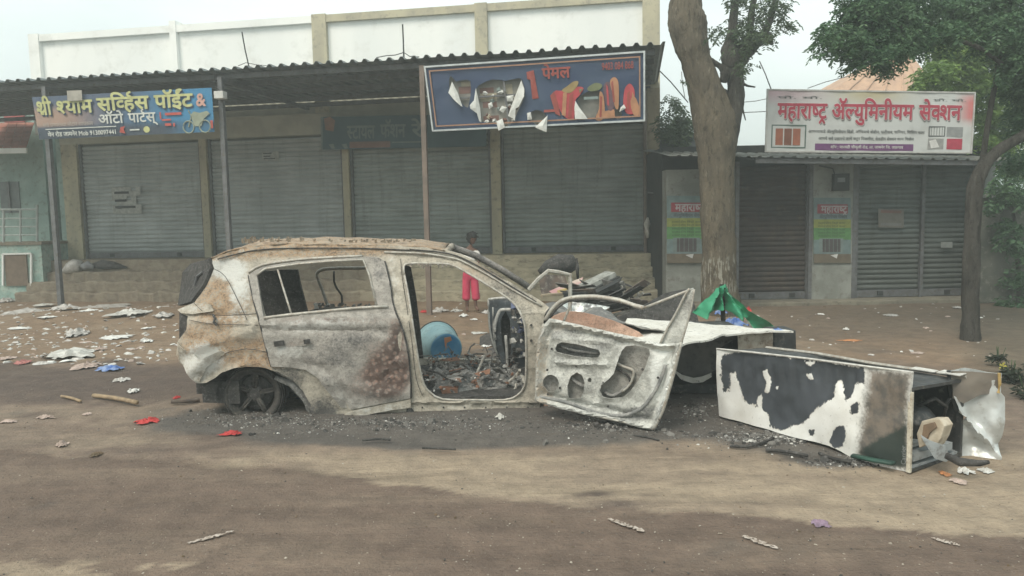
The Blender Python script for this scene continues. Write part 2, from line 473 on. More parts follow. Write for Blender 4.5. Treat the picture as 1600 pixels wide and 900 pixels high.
m_sheet = M('grey corrugated roofing', (.22, .25, .255), (.15, .17, .175), 1.5, .55, .4, .4, dirt=(.1, .09, .08))
n = NT('plinth cement', .95, 0, .2); c = n.mix(n.step(n.noise(3, 6, .7), .35, .65), (.50, .45, .33, 1), (.38, .34, .25, 1)); c = n.mix(n.op('MULTIPLY', n.step(n.noise(7, 7, .75, off=3, stretch=(.5, .5, 1.5)), .48, .66), .75), c, (.15, .13, .10, 1))
xx = n.op('ADD', n.xyz()[0], n.op('MULTIPLY', n.noise(1.2, 4), 3.0)); c = n.mix(n.op('MULTIPLY', n.op('SUBTRACT', 1.0, n.step(xx, -2.6, .2)), .8), c, n.mix(n.step(n.noise(6, 6, .7, off=9), .4, .6), (.17, .135, .105, 1), (.25, .21, .16, 1)))
n.bump(n.noise(16, 6, .7), .8, .03); m_plinth = n.out(c)
m_plinthL = M('muddy plinth cement', (.27, .235, .18), (.2, .175, .135), 3, .95, bump=.5, bsc=20, dirt=(.12, .1, .08))
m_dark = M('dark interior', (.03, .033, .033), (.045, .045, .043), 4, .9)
m_soffit = M('dull plaster', (.46, .45, .36), (.38, .37, .30), 3, .95)
m_turq = M('turquoise limewash', (.33, .44, .40), (.25, .35, .32), 2.5, .9, dirt=(.16, .2, .17))

# ------------------------------------------------------------------ the shop building, in its own frame: u right along the front, w towards the road
TH = math.radians(9.5)
BO = V((1.42, 16.4, 0)); BA = V((math.cos(TH), -math.sin(TH), 0)); BN = V((-math.sin(TH), -math.cos(TH), 0))
def B(u, w_, z): return BO + BA * u + BN * w_ + V((0, 0, z))
def onB(px, py, w_=0.0):
    p = hit(px, py, BO + BN * w_, BN); return ((p - BO).dot(BA), p.z)
def bbox(mb, u0, u1, w0, w1, z0, z1):
    return mb.hexa([B(u0, w0, z0), B(u1, w0, z0), B(u1, w1, z0), B(u0, w1, z0)], [B(u0, w0, z1), B(u1, w0, z1), B(u1, w1, z1), B(u0, w1, z1)])
ZP, ZT = 0.92, 3.72
uL = onB(104, 300)[0]; uR = onB(1029, 300)[0]
bld = thing('shop_building', 'long cream one-storey shop block with white parapet and four closed roller shutters', 'building', B(0, 0, 0))
spans = [(128, 318), (329, 539), (549, 769), (784, 1009)]
spans = [(onB(a, 300)[0], onB(b, 300)[0]) for a, b in spans]
edges_u = [uL] + [x for s_ in spans for x in s_] + [uR]
mb = MB()
bbox(mb, uL, uR, -6.0, -.35, 0, ZT + .2)                                     # body behind the shutters
bbox(mb, uL, uR, -6.0, -.02, ZT + .2, 4.62)
mb.build('wall', m_soffit, bld)
mb = MB(); bbox(mb, uL, uR, -.35, .12, ZT, 4.2); mb.build('lintel_beam', m_soffit, bld)
for i in range(5):
    a, b = edges_u[2 * i], edges_u[2 * i + 1]
    mb = MB(); bbox(mb, a, b, -.35, .1, 0.0, ZT); mb.build('pillar', m_cream, bld)
mb = MB(); bbox(mb, uR - .24, uR + .02, .1, .42, 0.0, 4.35); mb.build('corner_pillar', M('stained ochre plaster', (.36, .30, .20), (.27, .22, .15), 2, .95, bump=.4, dirt=(.15, .12, .09), stretch=(1, 1, .3)), bld)
mb = MB(); bbox(mb, uL - .05, uR + .05, -.5, .75, 0.0, ZP - .001)
mb.build('plinth', m_plinth, bld, bevel=.015)
for i, (w0, z1) in enumerate(((.9, .66), (1.15, .44), (1.42, .22))):
    mb = MB()
    N = 130
    us = [uL - .3 + (uR - uL + .33) * k / N for k in range(N + 1)]
    vs = []; fs = []
    for k, u in enumerate(us):
        k_ = 2.2 if u < -3 else 1.2; e = .035 * k_ * fbm(V((u * 2.2, i * 7, 0)), 4); e2 = .03 * k_ * fbm(V((u * 3, i * 9, 3)), 4)
        wf = w0 + .02 + e
        vs += [B(u, .7, -.1), B(u, wf, -.1), B(u, wf + .01, z1 - .03 + e2), B(u, wf - .03, z1 + e2), B(u, .7, z1 + e2)]
    for k in range(N):
        for q in range(4):
            a = k * 5 + q; fs.append((a, a + 5, a + 6, a + 1))
    mb.add(vs, fs); mb.build('step', m_plinth, bld)
# parapet: pale panels framed by raised bands
ZC = 6.40; WP = .0
pil = [onB(x, 60, WP)[0] for x in (46, 62, 267, 277, 489, 511, 743, 762, 1004, 1031)]
mb = MB(); bbox(mb, pil[0], pil[-1], -.25, -.06, 4.0, ZC - .02); mb.build('parapet_panel', m_white, bld)
for i in range(5):
    mb = MB(); bbox(mb, pil[2 * i], pil[2 * i + 1] if i < 4 else pil[-1], -.28, .05, 4.0, ZC + (0.02 if i != 1 else .10)); mb.build('parapet_pilaster', m_beige if i >= 2 else m_white, bld)
for i in range(4):
    mb = MB(); bbox(mb, pil[2 * i + 1], pil[2 * i + 2], -.28, .03, ZC - .16, ZC); mb.build('parapet_band', m_beige if i >= 2 else m_white, bld)
mb = MB(); bbox(mb, pil[-1] - .05, pil[-1], -5.5, -.28, 4.6, ZC); mb.build('parapet_side', m_white, bld)

def shutter(parent, P, u0, u1, z0, z1, mat, pitch=.105, lockplate=True, depth=.03):
    """P(u,w,z): frame function. curtain of curved slats, guide rails, bottom bar, lock hasps"""
    mb = MB(); n = int((z1 - z0 - .14) / pitch); vs = []; fs = []
    prof = []
    for k in range(n):
        zb = z0 + .14 + k * pitch
        for t, d in ((0, 0), (.12, .25), (.3, .8), (.5, 1), (.7, .85), (.88, .35), (.97, 0)):
            prof.append((zb + t * pitch, d * depth))
    NU = 16
    for q in range(NU + 1):
        u = u0 + (u1 - u0) * q / NU
        for i, (z, d) in enumerate(prof):
            j = .03 * fbm(V((u * 1.6, z * 1.3, 1)), 3)
            vs.append(P(u, -.06 + d + j, z))
    m_ = len(prof)
    for q in range(NU):
        for i in range(m_ - 1):
            a = q * m_ + i; fs.append((a, a + m_, a + m_ + 1, a + 1))
    mb.add(vs, fs)
    cur = mb.build('roller_shutter', mat, parent, smooth=False, fix=False)
    def bx(nm, a, b, w0, w1, c, d, mt):
        k = MB(); k.hexa([P(a, w0, c), P(b, w0, c), P(b, w1, c), P(a, w1, c)], [P(a, w0, d), P(b, w0, d), P(b, w1, d), P(a, w1, d)]); return k.build(nm, mt, cur)
    bx('bottom_bar', u0 + .03, u1 - .03, -.07, .0, z0 + .01, z0 + .14, m_steel)
    bx('guide_rail', u0, u0 + .05, -.08, .03, z0, z1, m_steel)
    bx('guide_rail', u1 - .05, u1, -.08, .03, z0, z1, m_steel)
    if lockplate:
        for f_ in (.22, .78):
            uc = u0 + (u1 - u0) * f_
            bx('lock_hasp', uc - .05, uc + .05, .0, .03, z0 + .04, z0 + .12, m_dark)
    return cur
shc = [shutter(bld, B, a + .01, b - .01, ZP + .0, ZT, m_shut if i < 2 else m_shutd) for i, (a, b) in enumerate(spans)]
# notices stuck on the shutters
m_paper = M('faded paper', (.42, .43, .40), (.3, .31, .29), 14, .9)
def notice(px0, py0, px1, py1, label):
    a = onB(px0, py0, .01); b = onB(px1, py1, .01)
    t = thing('paper_notice', label, 'notice', B(a[0], .01, b[1]))
    mb = MB(); N = 6; vs = []; fs = []
    for i in range(N + 1):
        for j in range(N + 1):
            vs.append(B(a[0] + (b[0] - a[0]) * i / N, .006 + .01 * random.random(), b[1] + (a[1] - b[1]) * j / N))
    for i in range(N):
        for j in range(N):
            if random.random() > .12: fs.append((i * (N + 1) + j, (i + 1) * (N + 1) + j, (i + 1) * (N + 1) + j + 1, i * (N + 1) + j + 1))
    mb.add(vs, fs); mb.build('sheet', m_paper, t, fix=False)
    for (x0, y0, x1) in ((.1, .75, .6), (.1, .45, .5), (.1, .2, .8)):
        k = MB(); k.hexa(*[[B(a[0] + (b[0] - a[0]) * u, w_, b[1] + (a[1] - b[1]) * z) for u, w_ in ((x0, .02), (x1, .02), (x1, .022), (x0, .022))] for z in (y0, y0 + .09)])
        k.build('printed_line', m_dark, t)
notice(174, 293, 222, 333, 'torn pale notice with lines of print on the left end shutter')
notice(409, 237, 436, 251, 'small pale strip of paper high on the second shutter from the left')
# downpipe and conduit on the corner pillar
u_c = uR - .2
mb = MB(); mb.tube([B(u_c - .09, .5, 0.3), B(u_c - .09, .5, 4.3)], .035, 8); 
dp = props(mb.build('drain_pipe', m_brownpost, None), 'thin brown pipe running down the ochre corner pillar of the shop block', 'pipe')
q0, q1 = at(1010, 300, 15.2), at(1040, 287, 15.2)
mb = MB(); mb.tube([at(1012, 301, 15.2), at(1022, 302, 15.1), at(1031, 292, 15.1), at(1040, 290, 15.1), at(1041, 278, 15.1)], .02, 6)
props(mb.build('bent_conduit', m_steel, None), 'short bent grey conduit sticking out of the corner pillar', 'pipe')

# ------------------------------------------------------------------ metal awning
WA = 3.95
ZE = 4.43
uA0 = onB(-260, 140, WA)[0]; uA1 = onB(1024, 66, WA)[0]
awn = thing('metal_awning', 'long grey corrugated metal awning on steel posts along the shop fronts', 'awning', B(0, WA, 0))
mb = MB(); vs = []; fs = []; u = uA0; row = []
pts_u = []
while u < uA1:
    for du, dz in ((0, 0), (.11, 0), (.145, .05), (.185, .05)): pts_u.append((u + du, dz))
    u += .22
for uu, dz in pts_u:
    sag = .012 * fbm(V((uu * .8, 0, 0)), 2)
    vs += [B(uu, WA, ZE + dz + sag), B(uu, WA * .5, ZE + .03 + dz), B(uu, .02, ZE + .06 + dz)]
for i in range(len(pts_u) - 1):
    for q in range(2):
        a = i * 3 + q; fs.append((a, a + 1, a + 4, a + 3))
mb.add(vs, fs)
sh = mb.build('corrugated_sheet', m_sheet, awn, fix=False)
md = sh.modifiers.new('s', 'SOLIDIFY'); md.thickness = .006
for k, w_ in enumerate((WA - .30, WA - 1.0, WA - 2.0, WA - 3.0, .2)):
    mb = MB(); bbox(mb, uA0, uA1, w_ - .03, w_ + .03, ZE - .1, ZE - .01); mb.build('purlin', m_steel, awn)
posts = [(75, 225, 95, 490), (343, 150, 366, 420), (661, 190, 673, 494)]
posts_u = [onB(86, 350, WA - .1)[0], onB(354, 300, WA - .1)[0], onB(667, 350, WA - .1)[0]]
for k, u in enumerate(posts_u):
    mb = MB()
    a = B(u, WA - .1, -.05); b = B(u, WA - .1, ZE - .1)
    mb.bar(a, b, .085, .085, up=BN); mb.build('post', m_steel if k < 2 else m_brownpost, awn)
    mb = MB(); mb.bar(B(u, WA - .1, ZE - .14), B(u, .2, ZE - .14), .06, .08); mb.build('rafter', m_steel, awn)
# little white lamp box on the second post
p = onB(347, 150, WA)
mb = MB(); bbox(mb, p[0] - .09, p[0] + .09, WA - .02, WA + .12, p[1] - .06, p[1] + .07)
lb = thing('junction_box', 'small white box fixed near the top of the second awning post', 'box', B(p[0], WA, p[1]))
mb.build('casing', M('white plastic', (.6, .6, .57), (.5, .5, .47), 8, .5), lb, bevel=.01)
mb = MB(); mb.tube([B(p[0], WA, p[1] + .06), B(p[0] - .12, WA, p[1] + .16), B(p[0] - .13, WA, ZE)], .008, 5); mb.build('cable', m_dark, lb)

# antenna rods and wire on the awning roof
def rod(pts, r, name, label, cat, mat):
    mb = MB(); mb.tube([at(*q) for q in pts], r, 6); return props(mb.build(name, mat, None), label, cat)
rod([(378, 50, 14.2), (383, 78, 14.2), (389, 104, 14.2)], .012, 'roof_rod', 'thin leaning metal rod standing on the awning roof before the left parapet', 'rod', m_dark)
rod([(629, 38, 13.3), (630, 60, 13.3), (631, 90, 13.3)], .014, 'roof_rod', 'short upright metal rod with tangled wire at its foot on the awning roof', 'rod', m_dark)
rod([(588, 90, 13.2), (604, 87, 13.3), (618, 86, 13.1), (631, 82, 13.3), (640, 88, 13.1), (655, 89, 13.2)], .008, 'loose_wire', 'tangled loose wire lying along the awning edge by the upright rod', 'wire', m_dark)
rod([(372, 103, 14.0), (384, 98, 14.0), (400, 101, 14.0), (420, 103, 14.0)], .006, 'loose_wire', 'thin loop of wire at the foot of the leaning rod', 'wire', m_dark)

# ------------------------------------------------------------------ lettering
HALFKEEP = .19
_gl = {}
def glyph(ch, bold):
    k = (ch, round(bold, 3))
    if k in _gl: return _gl[k]
    def meas(s_, off):
        c = bpy.data.curves.new('tmp', 'FONT'); c.body = s_; c.offset = off; c.resolution_u = 3
        o = bpy.data.objects.new('tmp', c); COL.objects.link(o); bpy.context.view_layer.update()
        dg = bpy.context.evaluated_depsgraph_get(); m_ = o.evaluated_get(dg).to_mesh()
        V_ = [tuple(v.co[:2]) for v in m_.vertices]; F_ = [tuple(p_.vertices) for p_ in m_.polygons]
        bpy.data.objects.remove(o); bpy.data.curves.remove(c)
        return V_, F_
    v0, _ = meas('|', 0); bar_ = max(x for x, y in v0)
    v1, _ = meas(ch + '|', 0); adv = max(x for x, y in v1) - bar_
    if ch == '\u093f': adv = .262
    vs_, fs_ = meas(ch, bold)
    _gl[k] = (vs_, fs_, adv); return _gl[k]
def shape_text(s):
    out = []; i = 0; isC = lambda c: '\u0915' <= c <= '\u0939'
    while i < len(s):
        if isC(s[i]):
            cl = [s[i]]; i += 1
            while i + 1 < len(s) and s[i] == '\u094d' and isC(s[i + 1]): cl.append(s[i + 1]); i += 2
            vir = i < len(s) and s[i] == '\u094d'
            if vir: i += 1
            mats = []
            while i < len(s) and ('\u093e' <= s[i] <= '\u094c' or s[i] in '\u0902\u0901'): mats.append(s[i]); i += 1
            rep = len(cl) > 1 and cl[0] == '\u0930'
            if rep: cl = cl[1:]
            rak = len(cl) > 1 and cl[-1] == '\u0930'
            if rak: cl = cl[:-1]
            if '\u093f' in mats: out.append(('\u093f', 'f')); mats.remove('\u093f')
            for c in cl[:-1]: out.append((c, 'h'))
            out.append((cl[-1], 'f'))
            if rak: out.append(('R', 'caret' if cl[-1] in 'टठडढ' else 'slash'))
            if rep: out.append(('R', 'repha'))
            if vir: out.append(('\u094d', 'f'))
            for m_ in mats: out.append((m_, 'f'))
        else: out.append((s[i], 'f')); i += 1
    return out
def lay_text(s, bold=0.0, mono=None):
    X = 0.0; VS = []; FS = []
    def put(vs_, fs_, dx):
        b = len(VS); VS.extend((x + dx, y) for x, y in vs_); FS.extend(tuple(i + b for i in f) for f in fs_)
    def stroke(pts, t):
        for (a, b) in zip(pts, pts[1:]):
            d = V((b[0] - a[0], b[1] - a[1])); nn = V((-d.y, d.x)).normalized() * (t / 2)
            put([(a[0] + nn.x, a[1] + nn.y), (a[0] - nn.x, a[1] - nn.y), (b[0] - nn.x, b[1] - nn.y), (b[0] + nn.x, b[1] + nn.y)], [(0, 1, 2, 3)], 0)
    tk = .075 + 2 * bold
    for ch, kind in shape_text(s):
        if kind in ('f', 'h'):
            vs_, fs_, adv = glyph(ch, bold)
            if kind == 'h':
                cut = adv - HALFKEEP + (.0 if ch != 'क' else -.13)
                bm = bmesh.new(); bv = [bm.verts.new((x, y, 0)) for x, y in vs_]
                for f in fs_:
                    try: bm.faces.new([bv[i] for i in f])
                    except Exception: pass
                bmesh.ops.bisect_plane(bm, geom=bm.verts[:] + bm.edges[:] + bm.faces[:], plane_co=(cut, 0, 0), plane_no=(1, 0, 0), clear_outer=True)
                bm.verts.index_update(); put([tuple(v.co[:2]) for v in bm.verts], [tuple(v.index for v in f.verts) for f in bm.faces], X); bm.free()
                X += cut + .02
            else:
                put(vs_, fs_, X); X += adv
        elif kind == 'caret': stroke([(X - .42, -.2), (X - .27, -.03), (X - .12, -.2)], tk * .8)
        elif kind == 'slash': stroke([(X - .18, .22), (X - .42, .04)], tk * .9)
        elif kind == 'repha': stroke([(X - .14, .62), (X - .3, .72), (X - .3, .82), (X - .16, .88)], tk * .8)
    return VS, FS, X
class Board:
    """a flat sign given by its four corners in the world"""
    def __init__(s, TL, TR, BR, BL):
        s.c = [V(p) for p in (TL, TR, BR, BL)]
        s.n = (s.c[1] - s.c[0]).cross(s.c[3] - s.c[0]).normalized()
        if s.n.y > 0: s.n = -s.n
        s.W = (s.c[1] - s.c[0]).length; s.H = (s.c[3] - s.c[0]).length
    def P(s, x, y, d=0.0):
        a = s.c[0].lerp(s.c[1], x); b = s.c[3].lerp(s.c[2], x); return a.lerp(b, y) + s.n * d
    def rect(s, name, mat, parent, x0, y0, x1, y1, d0, th=.002, bevel=0):
        mb = MB(); mb.hexa([s.P(x0, y0, d0), s.P(x1, y0, d0), s.P(x1, y1, d0), s.P(x0, y1, d0)], [s.P(x0, y0, d0 + th), s.P(x1, y0, d0 + th), s.P(x1, y1, d0 + th), s.P(x0, y1, d0 + th)])
        return mb.build(name, mat, parent, bevel=bevel)
    def poly(s, name, mat, parent, pts, d0, th=.002):
        mb = MB(); mb.prism([s.P(x, y, d0) for x, y in pts], s.n * th); return mb.build(name, mat, parent)
    def text(s, name, txt, mat, parent, x0, x1, ybase, ytop, d, bold=0.0, warp=None):
        """ytop: where the headline of the letters sits; ybase: their foot (fractions from the top)"""
        vs_, fs_, adv = lay_text(txt, 0.0)
        me = bpy.data.meshes.new(name)
        out = []; fc = []
        strikes = [(0, 0)] if bold <= 0.005 else [(bold * math.cos(a), bold * math.sin(a)) for a in [k * math.pi / 4 for k in range(8)]]
        for q, (ox, oy) in enumerate(strikes):
            b0 = len(out)
            for x, y in vs_:
                fx = x0 + (x1 - x0) * (x + ox) / adv; fy = ybase + (ytop - ybase) * (y + oy) / .622
                out.append(tuple(s.P(fx, fy, d + q * .0004)))
            fc += [tuple(i + b0 for i in f) for f in fs_]
        me.from_pydata(out, [], fc); me.validate(); me.materials.append(mat)
        return link(name, me, parent)
    def frame(s, name, mat, parent, t, d0, th, inset=0.0):
        mb = MB(); tx = t / s.W; ty = t / s.H; ix = inset / s.W; iy = inset / s.H
        for (a, b, c, d) in ((ix, iy, 1 - ix, iy + ty), (ix, 1 - iy - ty, 1 - ix, 1 - iy), (ix, iy + ty, ix + tx, 1 - iy - ty), (1 - ix - tx, iy + ty, 1 - ix, 1 - iy - ty)):
            mb.hexa([s.P(a, b, d0), s.P(c, b, d0), s.P(c, d, d0), s.P(a, d, d0)], [s.P(a, b, d0 + th), s.P(c, b, d0 + th), s.P(c, d, d0 + th), s.P(a, d, d0 + th)])
        return mb.build(name, mat, parent)
def onBp(px, py, w_): u, z = onB(px, py, w_); return B(u, w_, z)
def flat(name, col, rough=.55): return M(name, col, tuple(x * .8 for x in col[:3]), 9, rough, 0, .3)

# --- blue service point banner
bd = Board(onBp(50, 152, WA + .08), onBp(331, 137, WA + .08), onBp(335, 206, WA + .08), onBp(62, 218, WA + .08))
t = thing('shop_banner', 'blue and brown banner reading श्री श्याम सर्व्हिस पॉईंट & in yellow hung under the awning', 'banner', bd.c[3])
n = NT('service banner print', .6, 0, .3)
a = n.sep(n.attr('tone')); n.out(n.mix(n.op('MULTIPLY', n.step(n.noise(9, 5), .45, .7), .2), n.attr('tone'), (.1, .12, .14, 1)))
vs = []; fs = []; cs = []; NX, NY = 44, 12
for j in range(NY + 1):
    for i in range(NX + 1):
        x, y = i / NX, j / NY
        vs.append(tuple(bd.P(x, y, .012 * math.sin(x * 23) * (y) + .006 * math.sin(x * 51))))
        c = lerp3((.09, .12, .18), (.05, .21, .38), sst(x + .15 * y, .45, .95))
        c = lerp3(c, (.36, .25, .20), sst(y, .15, .4) * (1 - sst(x, .12, .45)) * (1 - sst(y, .66, .74)))
        c = lerp3(c, (.05, .065, .09), sst(y, .7, .78) * (1 - sst(x, .7, .9) * .6))
        cs.append(c)
for j in range(NY):
    for i in range(NX):
        q = j * (NX + 1) + i; fs.append((q, q + 1, q + NX + 2, q + NX + 1))
me = bpy.data.meshes.new('printed_sheet'); me.from_pydata(vs, [], fs); set_col(me, 'tone', cs); me.materials.append(n.m)
o = link('printed_sheet', me, t); md = o.modifiers.new('s', 'SOLIDIFY'); md.thickness = .004
m_ylw = flat('yellow print', (.52, .53, .25)); m_shd = flat('navy letter shadow', (.03, .05, .10)); m_wht = flat('white print', (.62, .64, .60)); m_red = flat('red print', (.48, .09, .07)); m_org = flat('orange print', (.55, .22, .08))
for txt, x0, x1, yb, yt in (('श्री', .02, .105, .43, .13), ('श्याम', .135, .34, .42, .14), ('सर्व्हिस', .37, .655, .40, .12), ('पॉईंट', .69, .895, .40, .12)):
    bd.text('lettering', txt, m_shd, t, x0 + .004, x1 + .004, yb + .03, yt + .03, .022, .04)
    bd.text('lettering', txt, m_ylw, t, x0, x1, yb, yt, .026, .028)
bd.text('lettering', '&', flat('pink print', (.6, .36, .30)), t, .915, .965, .40, .15, .026, .03)
bd.text('lettering', 'ऑटो', m_wht, t, .365, .505, .70, .50, .024, .02)
bd.text('lettering', 'पार्टस्', m_wht, t, .535, .685, .70, .50, .024, .02)
bd.text('small_print', 'सर्व प्रकारच्या मोटार सायकल', flat('faint print', (.42, .38, .34)), t, .04, .33, .72, .64, .022, .0)
bd.rect('rule_line', m_wht, t, .05, .765, .46, .785, .022)
bd.text('small_print', 'मेन रोड जामनेर Mob 9130097441', m_wht, t, .06, .46, .95, .86, .024, .02)
bd.poly('wing_emblem', m_red, t, [(.475, .92), (.485, .80), (.51, .78), (.50, .85), (.508, .95)], .022)
bd.poly('round_emblem', m_ylw, t, [(.63 + .018 * math.cos(k * .5236), .88 + .075 * math.sin(k * .5236)) for k in range(12)], .022)
bd.rect('brand_strip', m_wht, t, .535, .86, .59, .89, .022)
for (x0, y0, x1, y1) in ((.71, .50, .718, .66), (.74, .52, .83, .58), (.72, .66, .77, .70), (.735, .76, .77, .82), (.78, .76, .79, .84)):
    bd.rect('red_print', m_red, t, x0, y0, x1, y1, .022)
# the motorcycle picture at the right end of the banner
mb = MB()
for cx, rr in ((.865, .03), (.955, .03)):
    P_ = [bd.P(cx + rr * math.cos(a * .4488), .87 + rr * bd.W / bd.H * math.sin(a * .4488), .026) for a in range(15)]; mb.tube(P_, .012, 5)
mb.tube([bd.P(.865, .87, .026), bd.P(.885, .62, .026), bd.P(.87, .50, .026)], .014, 5)
mb.prism([bd.P(x, y, .022) for x, y in ((.878, .60), (.90, .52), (.93, .56), (.97, .52), (.985, .58), (.95, .70), (.935, .86), (.90, .86))], bd.n * .006)
mb.build('motorcycle_print', flat('olive print', (.30, .33, .25)), t)
bd.rect('red_print', m_red, t, .985, .74, .998, .92, .022)
# pale card over the banner
bd2 = Board(onBp(105, 142, WA + .14), onBp(128, 141, WA + .14), onBp(129, 157, WA + .14), onBp(106, 158, WA + .14))
t2 = thing('cardboard_plate', 'small pale square plate hung above the yellow banner lettering', 'plate', bd2.c[3])
bd2.rect('plate', flat('pale card', (.40, .38, .33)), t2, 0, 0, 1, 1, 0, .01)

# --- fashion shop sign on the wall
bd = Board(onBp(502, 183, .35), onBp(760, 178, .35), onBp(760, 229, .35), onBp(502, 234, .35))
t = thing('shop_sign', 'dim dark teal fashion shop sign fixed above the middle shutters', 'sign', bd.c[3])
m_teal = M('dark teal print', (.055, .105, .12), (.04, .08, .10), 2, .6)
bd.rect('board', m_teal, t, 0, 0, 1, 1, 0, .03)
m_dull = flat('dull pale print', (.20, .25, .24)); 
bd.text('lettering', 'स्टायल', m_dull, t, .165, .335, .68, .30, .034, .02)
bd.text('lettering', 'फॅशन', m_dull, t, .37, .52, .66, .28, .034, .02)
bd.text('lettering', 'रे', m_dull, t, .56, .62, .66, .28, .034, .02)
bd.poly('orange_figure', flat('dull orange', (.30, .15, .09)), t, [(.02, .05), (.06, .0), (.09, .12), (.08, .45), (.03, .4)], .031)
bd.rect('red_strip', flat('dull red', (.24, .13, .10)), t, .18, .78, .43, .97, .031)
bd.rect('pale_strip', m_dull, t, .44, .80, .62, .84, .031)
bd.rect('edge_strip', m_dull, t, .0, .0, .012, 1, .031)
for k in range(2): bd.poly('pale_mark', m_dull, t, [(.05 + k * .08, .85), (.08 + k * .08, .83), (.09 + k * .08, .97), (.07 + k * .08, .98)], .031)

# --- torn banner on its frame at the eave
WB = WA + .22
TC = [(663, 104), (1008, 80), (1008, 190), (676, 206)]
bd = Board(*[onBp(x, y, WB) for x, y in TC])
t = thing('torn_banner', 'big torn navy banner with orange border, its white backing curling out of the holes', 'banner', bd.c[3])
def tb(px, py):
    # pixel -> fraction on the banner
    p = hit(px, py, bd.c[0], bd.n); e1 = bd.c[1] - bd.c[0]; 
    y = 0.5
    for _ in range(6):
        L_ = bd.P(0, y); R_ = bd.P(1, y); x = (p - L_).dot((R_ - L_)) / (R_ - L_).length_squared
        T_ = bd.P(x, 0); B_ = bd.P(x, 1); y = (p - T_).dot(B_ - T_) / (B_ - T_).length_squared
    return x, y
n = NT('navy banner flex', .5, 0, .35)
n.out(n.mix(n.step(n.noise(1.6, 4), .3, .7), (.026, .045, .10, 1), (.04, .065, .115, 1)))
def bmap(d0): 
    def f(px, py):
        x, y = tb(px, py); return bd.P(x, y, d0 + .02 * fbm(V((x * 9, y * 4, 0)), 2))
    return f
tears = [[(703, 118), (712, 127), (722, 125), (735, 126), (735, 150), (731, 168), (722, 162), (708, 146), (702, 138)],
         [(745, 137), (752, 131), (770, 124), (790, 126), (812, 122), (818, 132), (820, 150), (812, 168), (806, 182), (800, 192), (792, 198), (781, 197), (770, 192), (752, 190), (744, 172), (742, 150)],
         [(826, 178), (838, 172), (850, 176), (856, 190), (846, 196), (830, 190)],
         [(901, 157), (915, 145), (937, 142), (936, 168), (928, 185), (918, 184), (908, 172)],
         [(961, 166), (968, 164), (972, 178), (968, 186), (961, 184)]]
panel('printed_sheet', [(666, 107), (1006, 83), (1006, 186), (990, 188), (900, 193), (800, 199), (679, 203)], [cr(h, 2, True) for h in tears], bmap(0.0), n.m, t, .004, BN * -1, 9, edgewave=.4)
bd.frame('outer_frame', M('bare aluminium edge', (.55, .57, .56), (.42, .44, .44), 8, .35, .6), t, .028, -.01, .05)
bd.frame('border_print', flat('copper border', (.34, .19, .12)), t, .022, .03, .004, .075)
bd.rect('backing_board', M('grey beige backing', (.27, .26, .23), (.2, .2, .18), 5, .8), t, .04, .05, .97, .93, -.12, .01)
mb = MB(); mb.bar(bd.P(.36, .02, -.03), bd.P(.37, .98, -.03), .03, .03); mb.bar(bd.P(.03, .5, -.06), bd.P(.97, .5, -.06), .03, .03); mb.build('inner_frame', m_steel, t)
m_flexw = M('white banner backing', (.62, .63, .60), (.5, .51, .48), 10, .6)
def flap(pts, d, name='torn_flap', mat=None):
    mb = MB(); base = [bd.P(*tb(x, y), dd) for (x, y, dd) in pts]
    c = sum(base, V((0, 0, 0))) / len(base) + bd.n * d
    n0 = len(base); mb.add(base + [c], [(i, (i + 1) % n0, n0) for i in range(n0)])
    o = mb.build(name, mat or m_flexw, t, smooth=False); md = o.modifiers.new('s', 'SOLIDIFY'); md.thickness = .004; return o
flap([(744, 138, .03), (742, 158, .07), (736, 166, .1), (737, 171, .1), (747, 178, .08), (750, 190, .07), (753, 192, .05), (751, 170, .04)], .03)
flap([(815, 126, .03), (820, 140, .06), (820, 152, .09), (812, 168, .1), (800, 176, .11), (806, 190, .1), (803, 186, .07), (795, 182, .06), (800, 166, .04), (806, 150, .03)], .03)
flap([(707, 128, .03), (702, 146, .06), (712, 158, .09), (722, 167, .1), (724, 168, .07), (716, 146, .04)], .02)
flap([(856, 181, .04), (837, 200, .08), (846, 204, .1), (855, 208, .1), (855, 195, .06)], .04)
flap([(899, 158, .03), (898, 170, .06), (899, 187, .07), (919, 187, .07), (905, 168, .05)], .02)
flap([(975, 164, .05), (978, 170, .07), (968, 176, .07), (970, 169, .05)], .02)
flap([(790, 150, -.03), (802, 148, -.02), (801, 158, -.02), (792, 158, -.03)], .02, 'paper_scrap')
flap([(762, 162, -.03), (768, 159, -.02), (770, 166, -.02), (764, 170, -.03)], .02, 'paper_scrap')
flap([(784, 165, -.02), (792, 168, -.01), (786, 176, -.01), (780, 172, -.02)], .02, 'paper_scrap')
flap([(776, 190, .02), (786, 186, .05), (790, 200, .06), (780, 205, .06)], .02, 'paper_scrap')
flap([(824, 177, .03), (830, 176, .05), (832, 187, .05), (825, 188, .04)], .02, 'paper_scrap')
m_brn = flat('brown red old print', (.20, .11, .09)); m_bg2 = flat('tan old print', (.42, .37, .27))
for (a, b, c, d, mt) in ((714, 134, 736, 144, m_brn), (718, 126, 736, 133, m_bg2), (747, 136, 770, 143, m_brn), (752, 158, 775, 166, m_brn), (753, 180, 778, 187, m_brn), (748, 145, 775, 156, m_bg2), (785, 130, 800, 150, m_bg2)):
    x0, y0 = tb(a, b); x1, y1 = tb(c, d); bd.rect('old_print', mt, t, x0, y0, x1, y1, -.108, .002)
def shp(name, pts, mat, d=.02, sub=3): return bd.poly(name, mat, t, [tb(x, y) for x, y in cr(pts, sub, True)], d, .003)
def rc(name, a, b, c, d, mt): x0, y0 = tb(a, b); x1, y1 = tb(c, d); return bd.rect(name, mt, t, x0, y0, x1, y1, .02, .003)
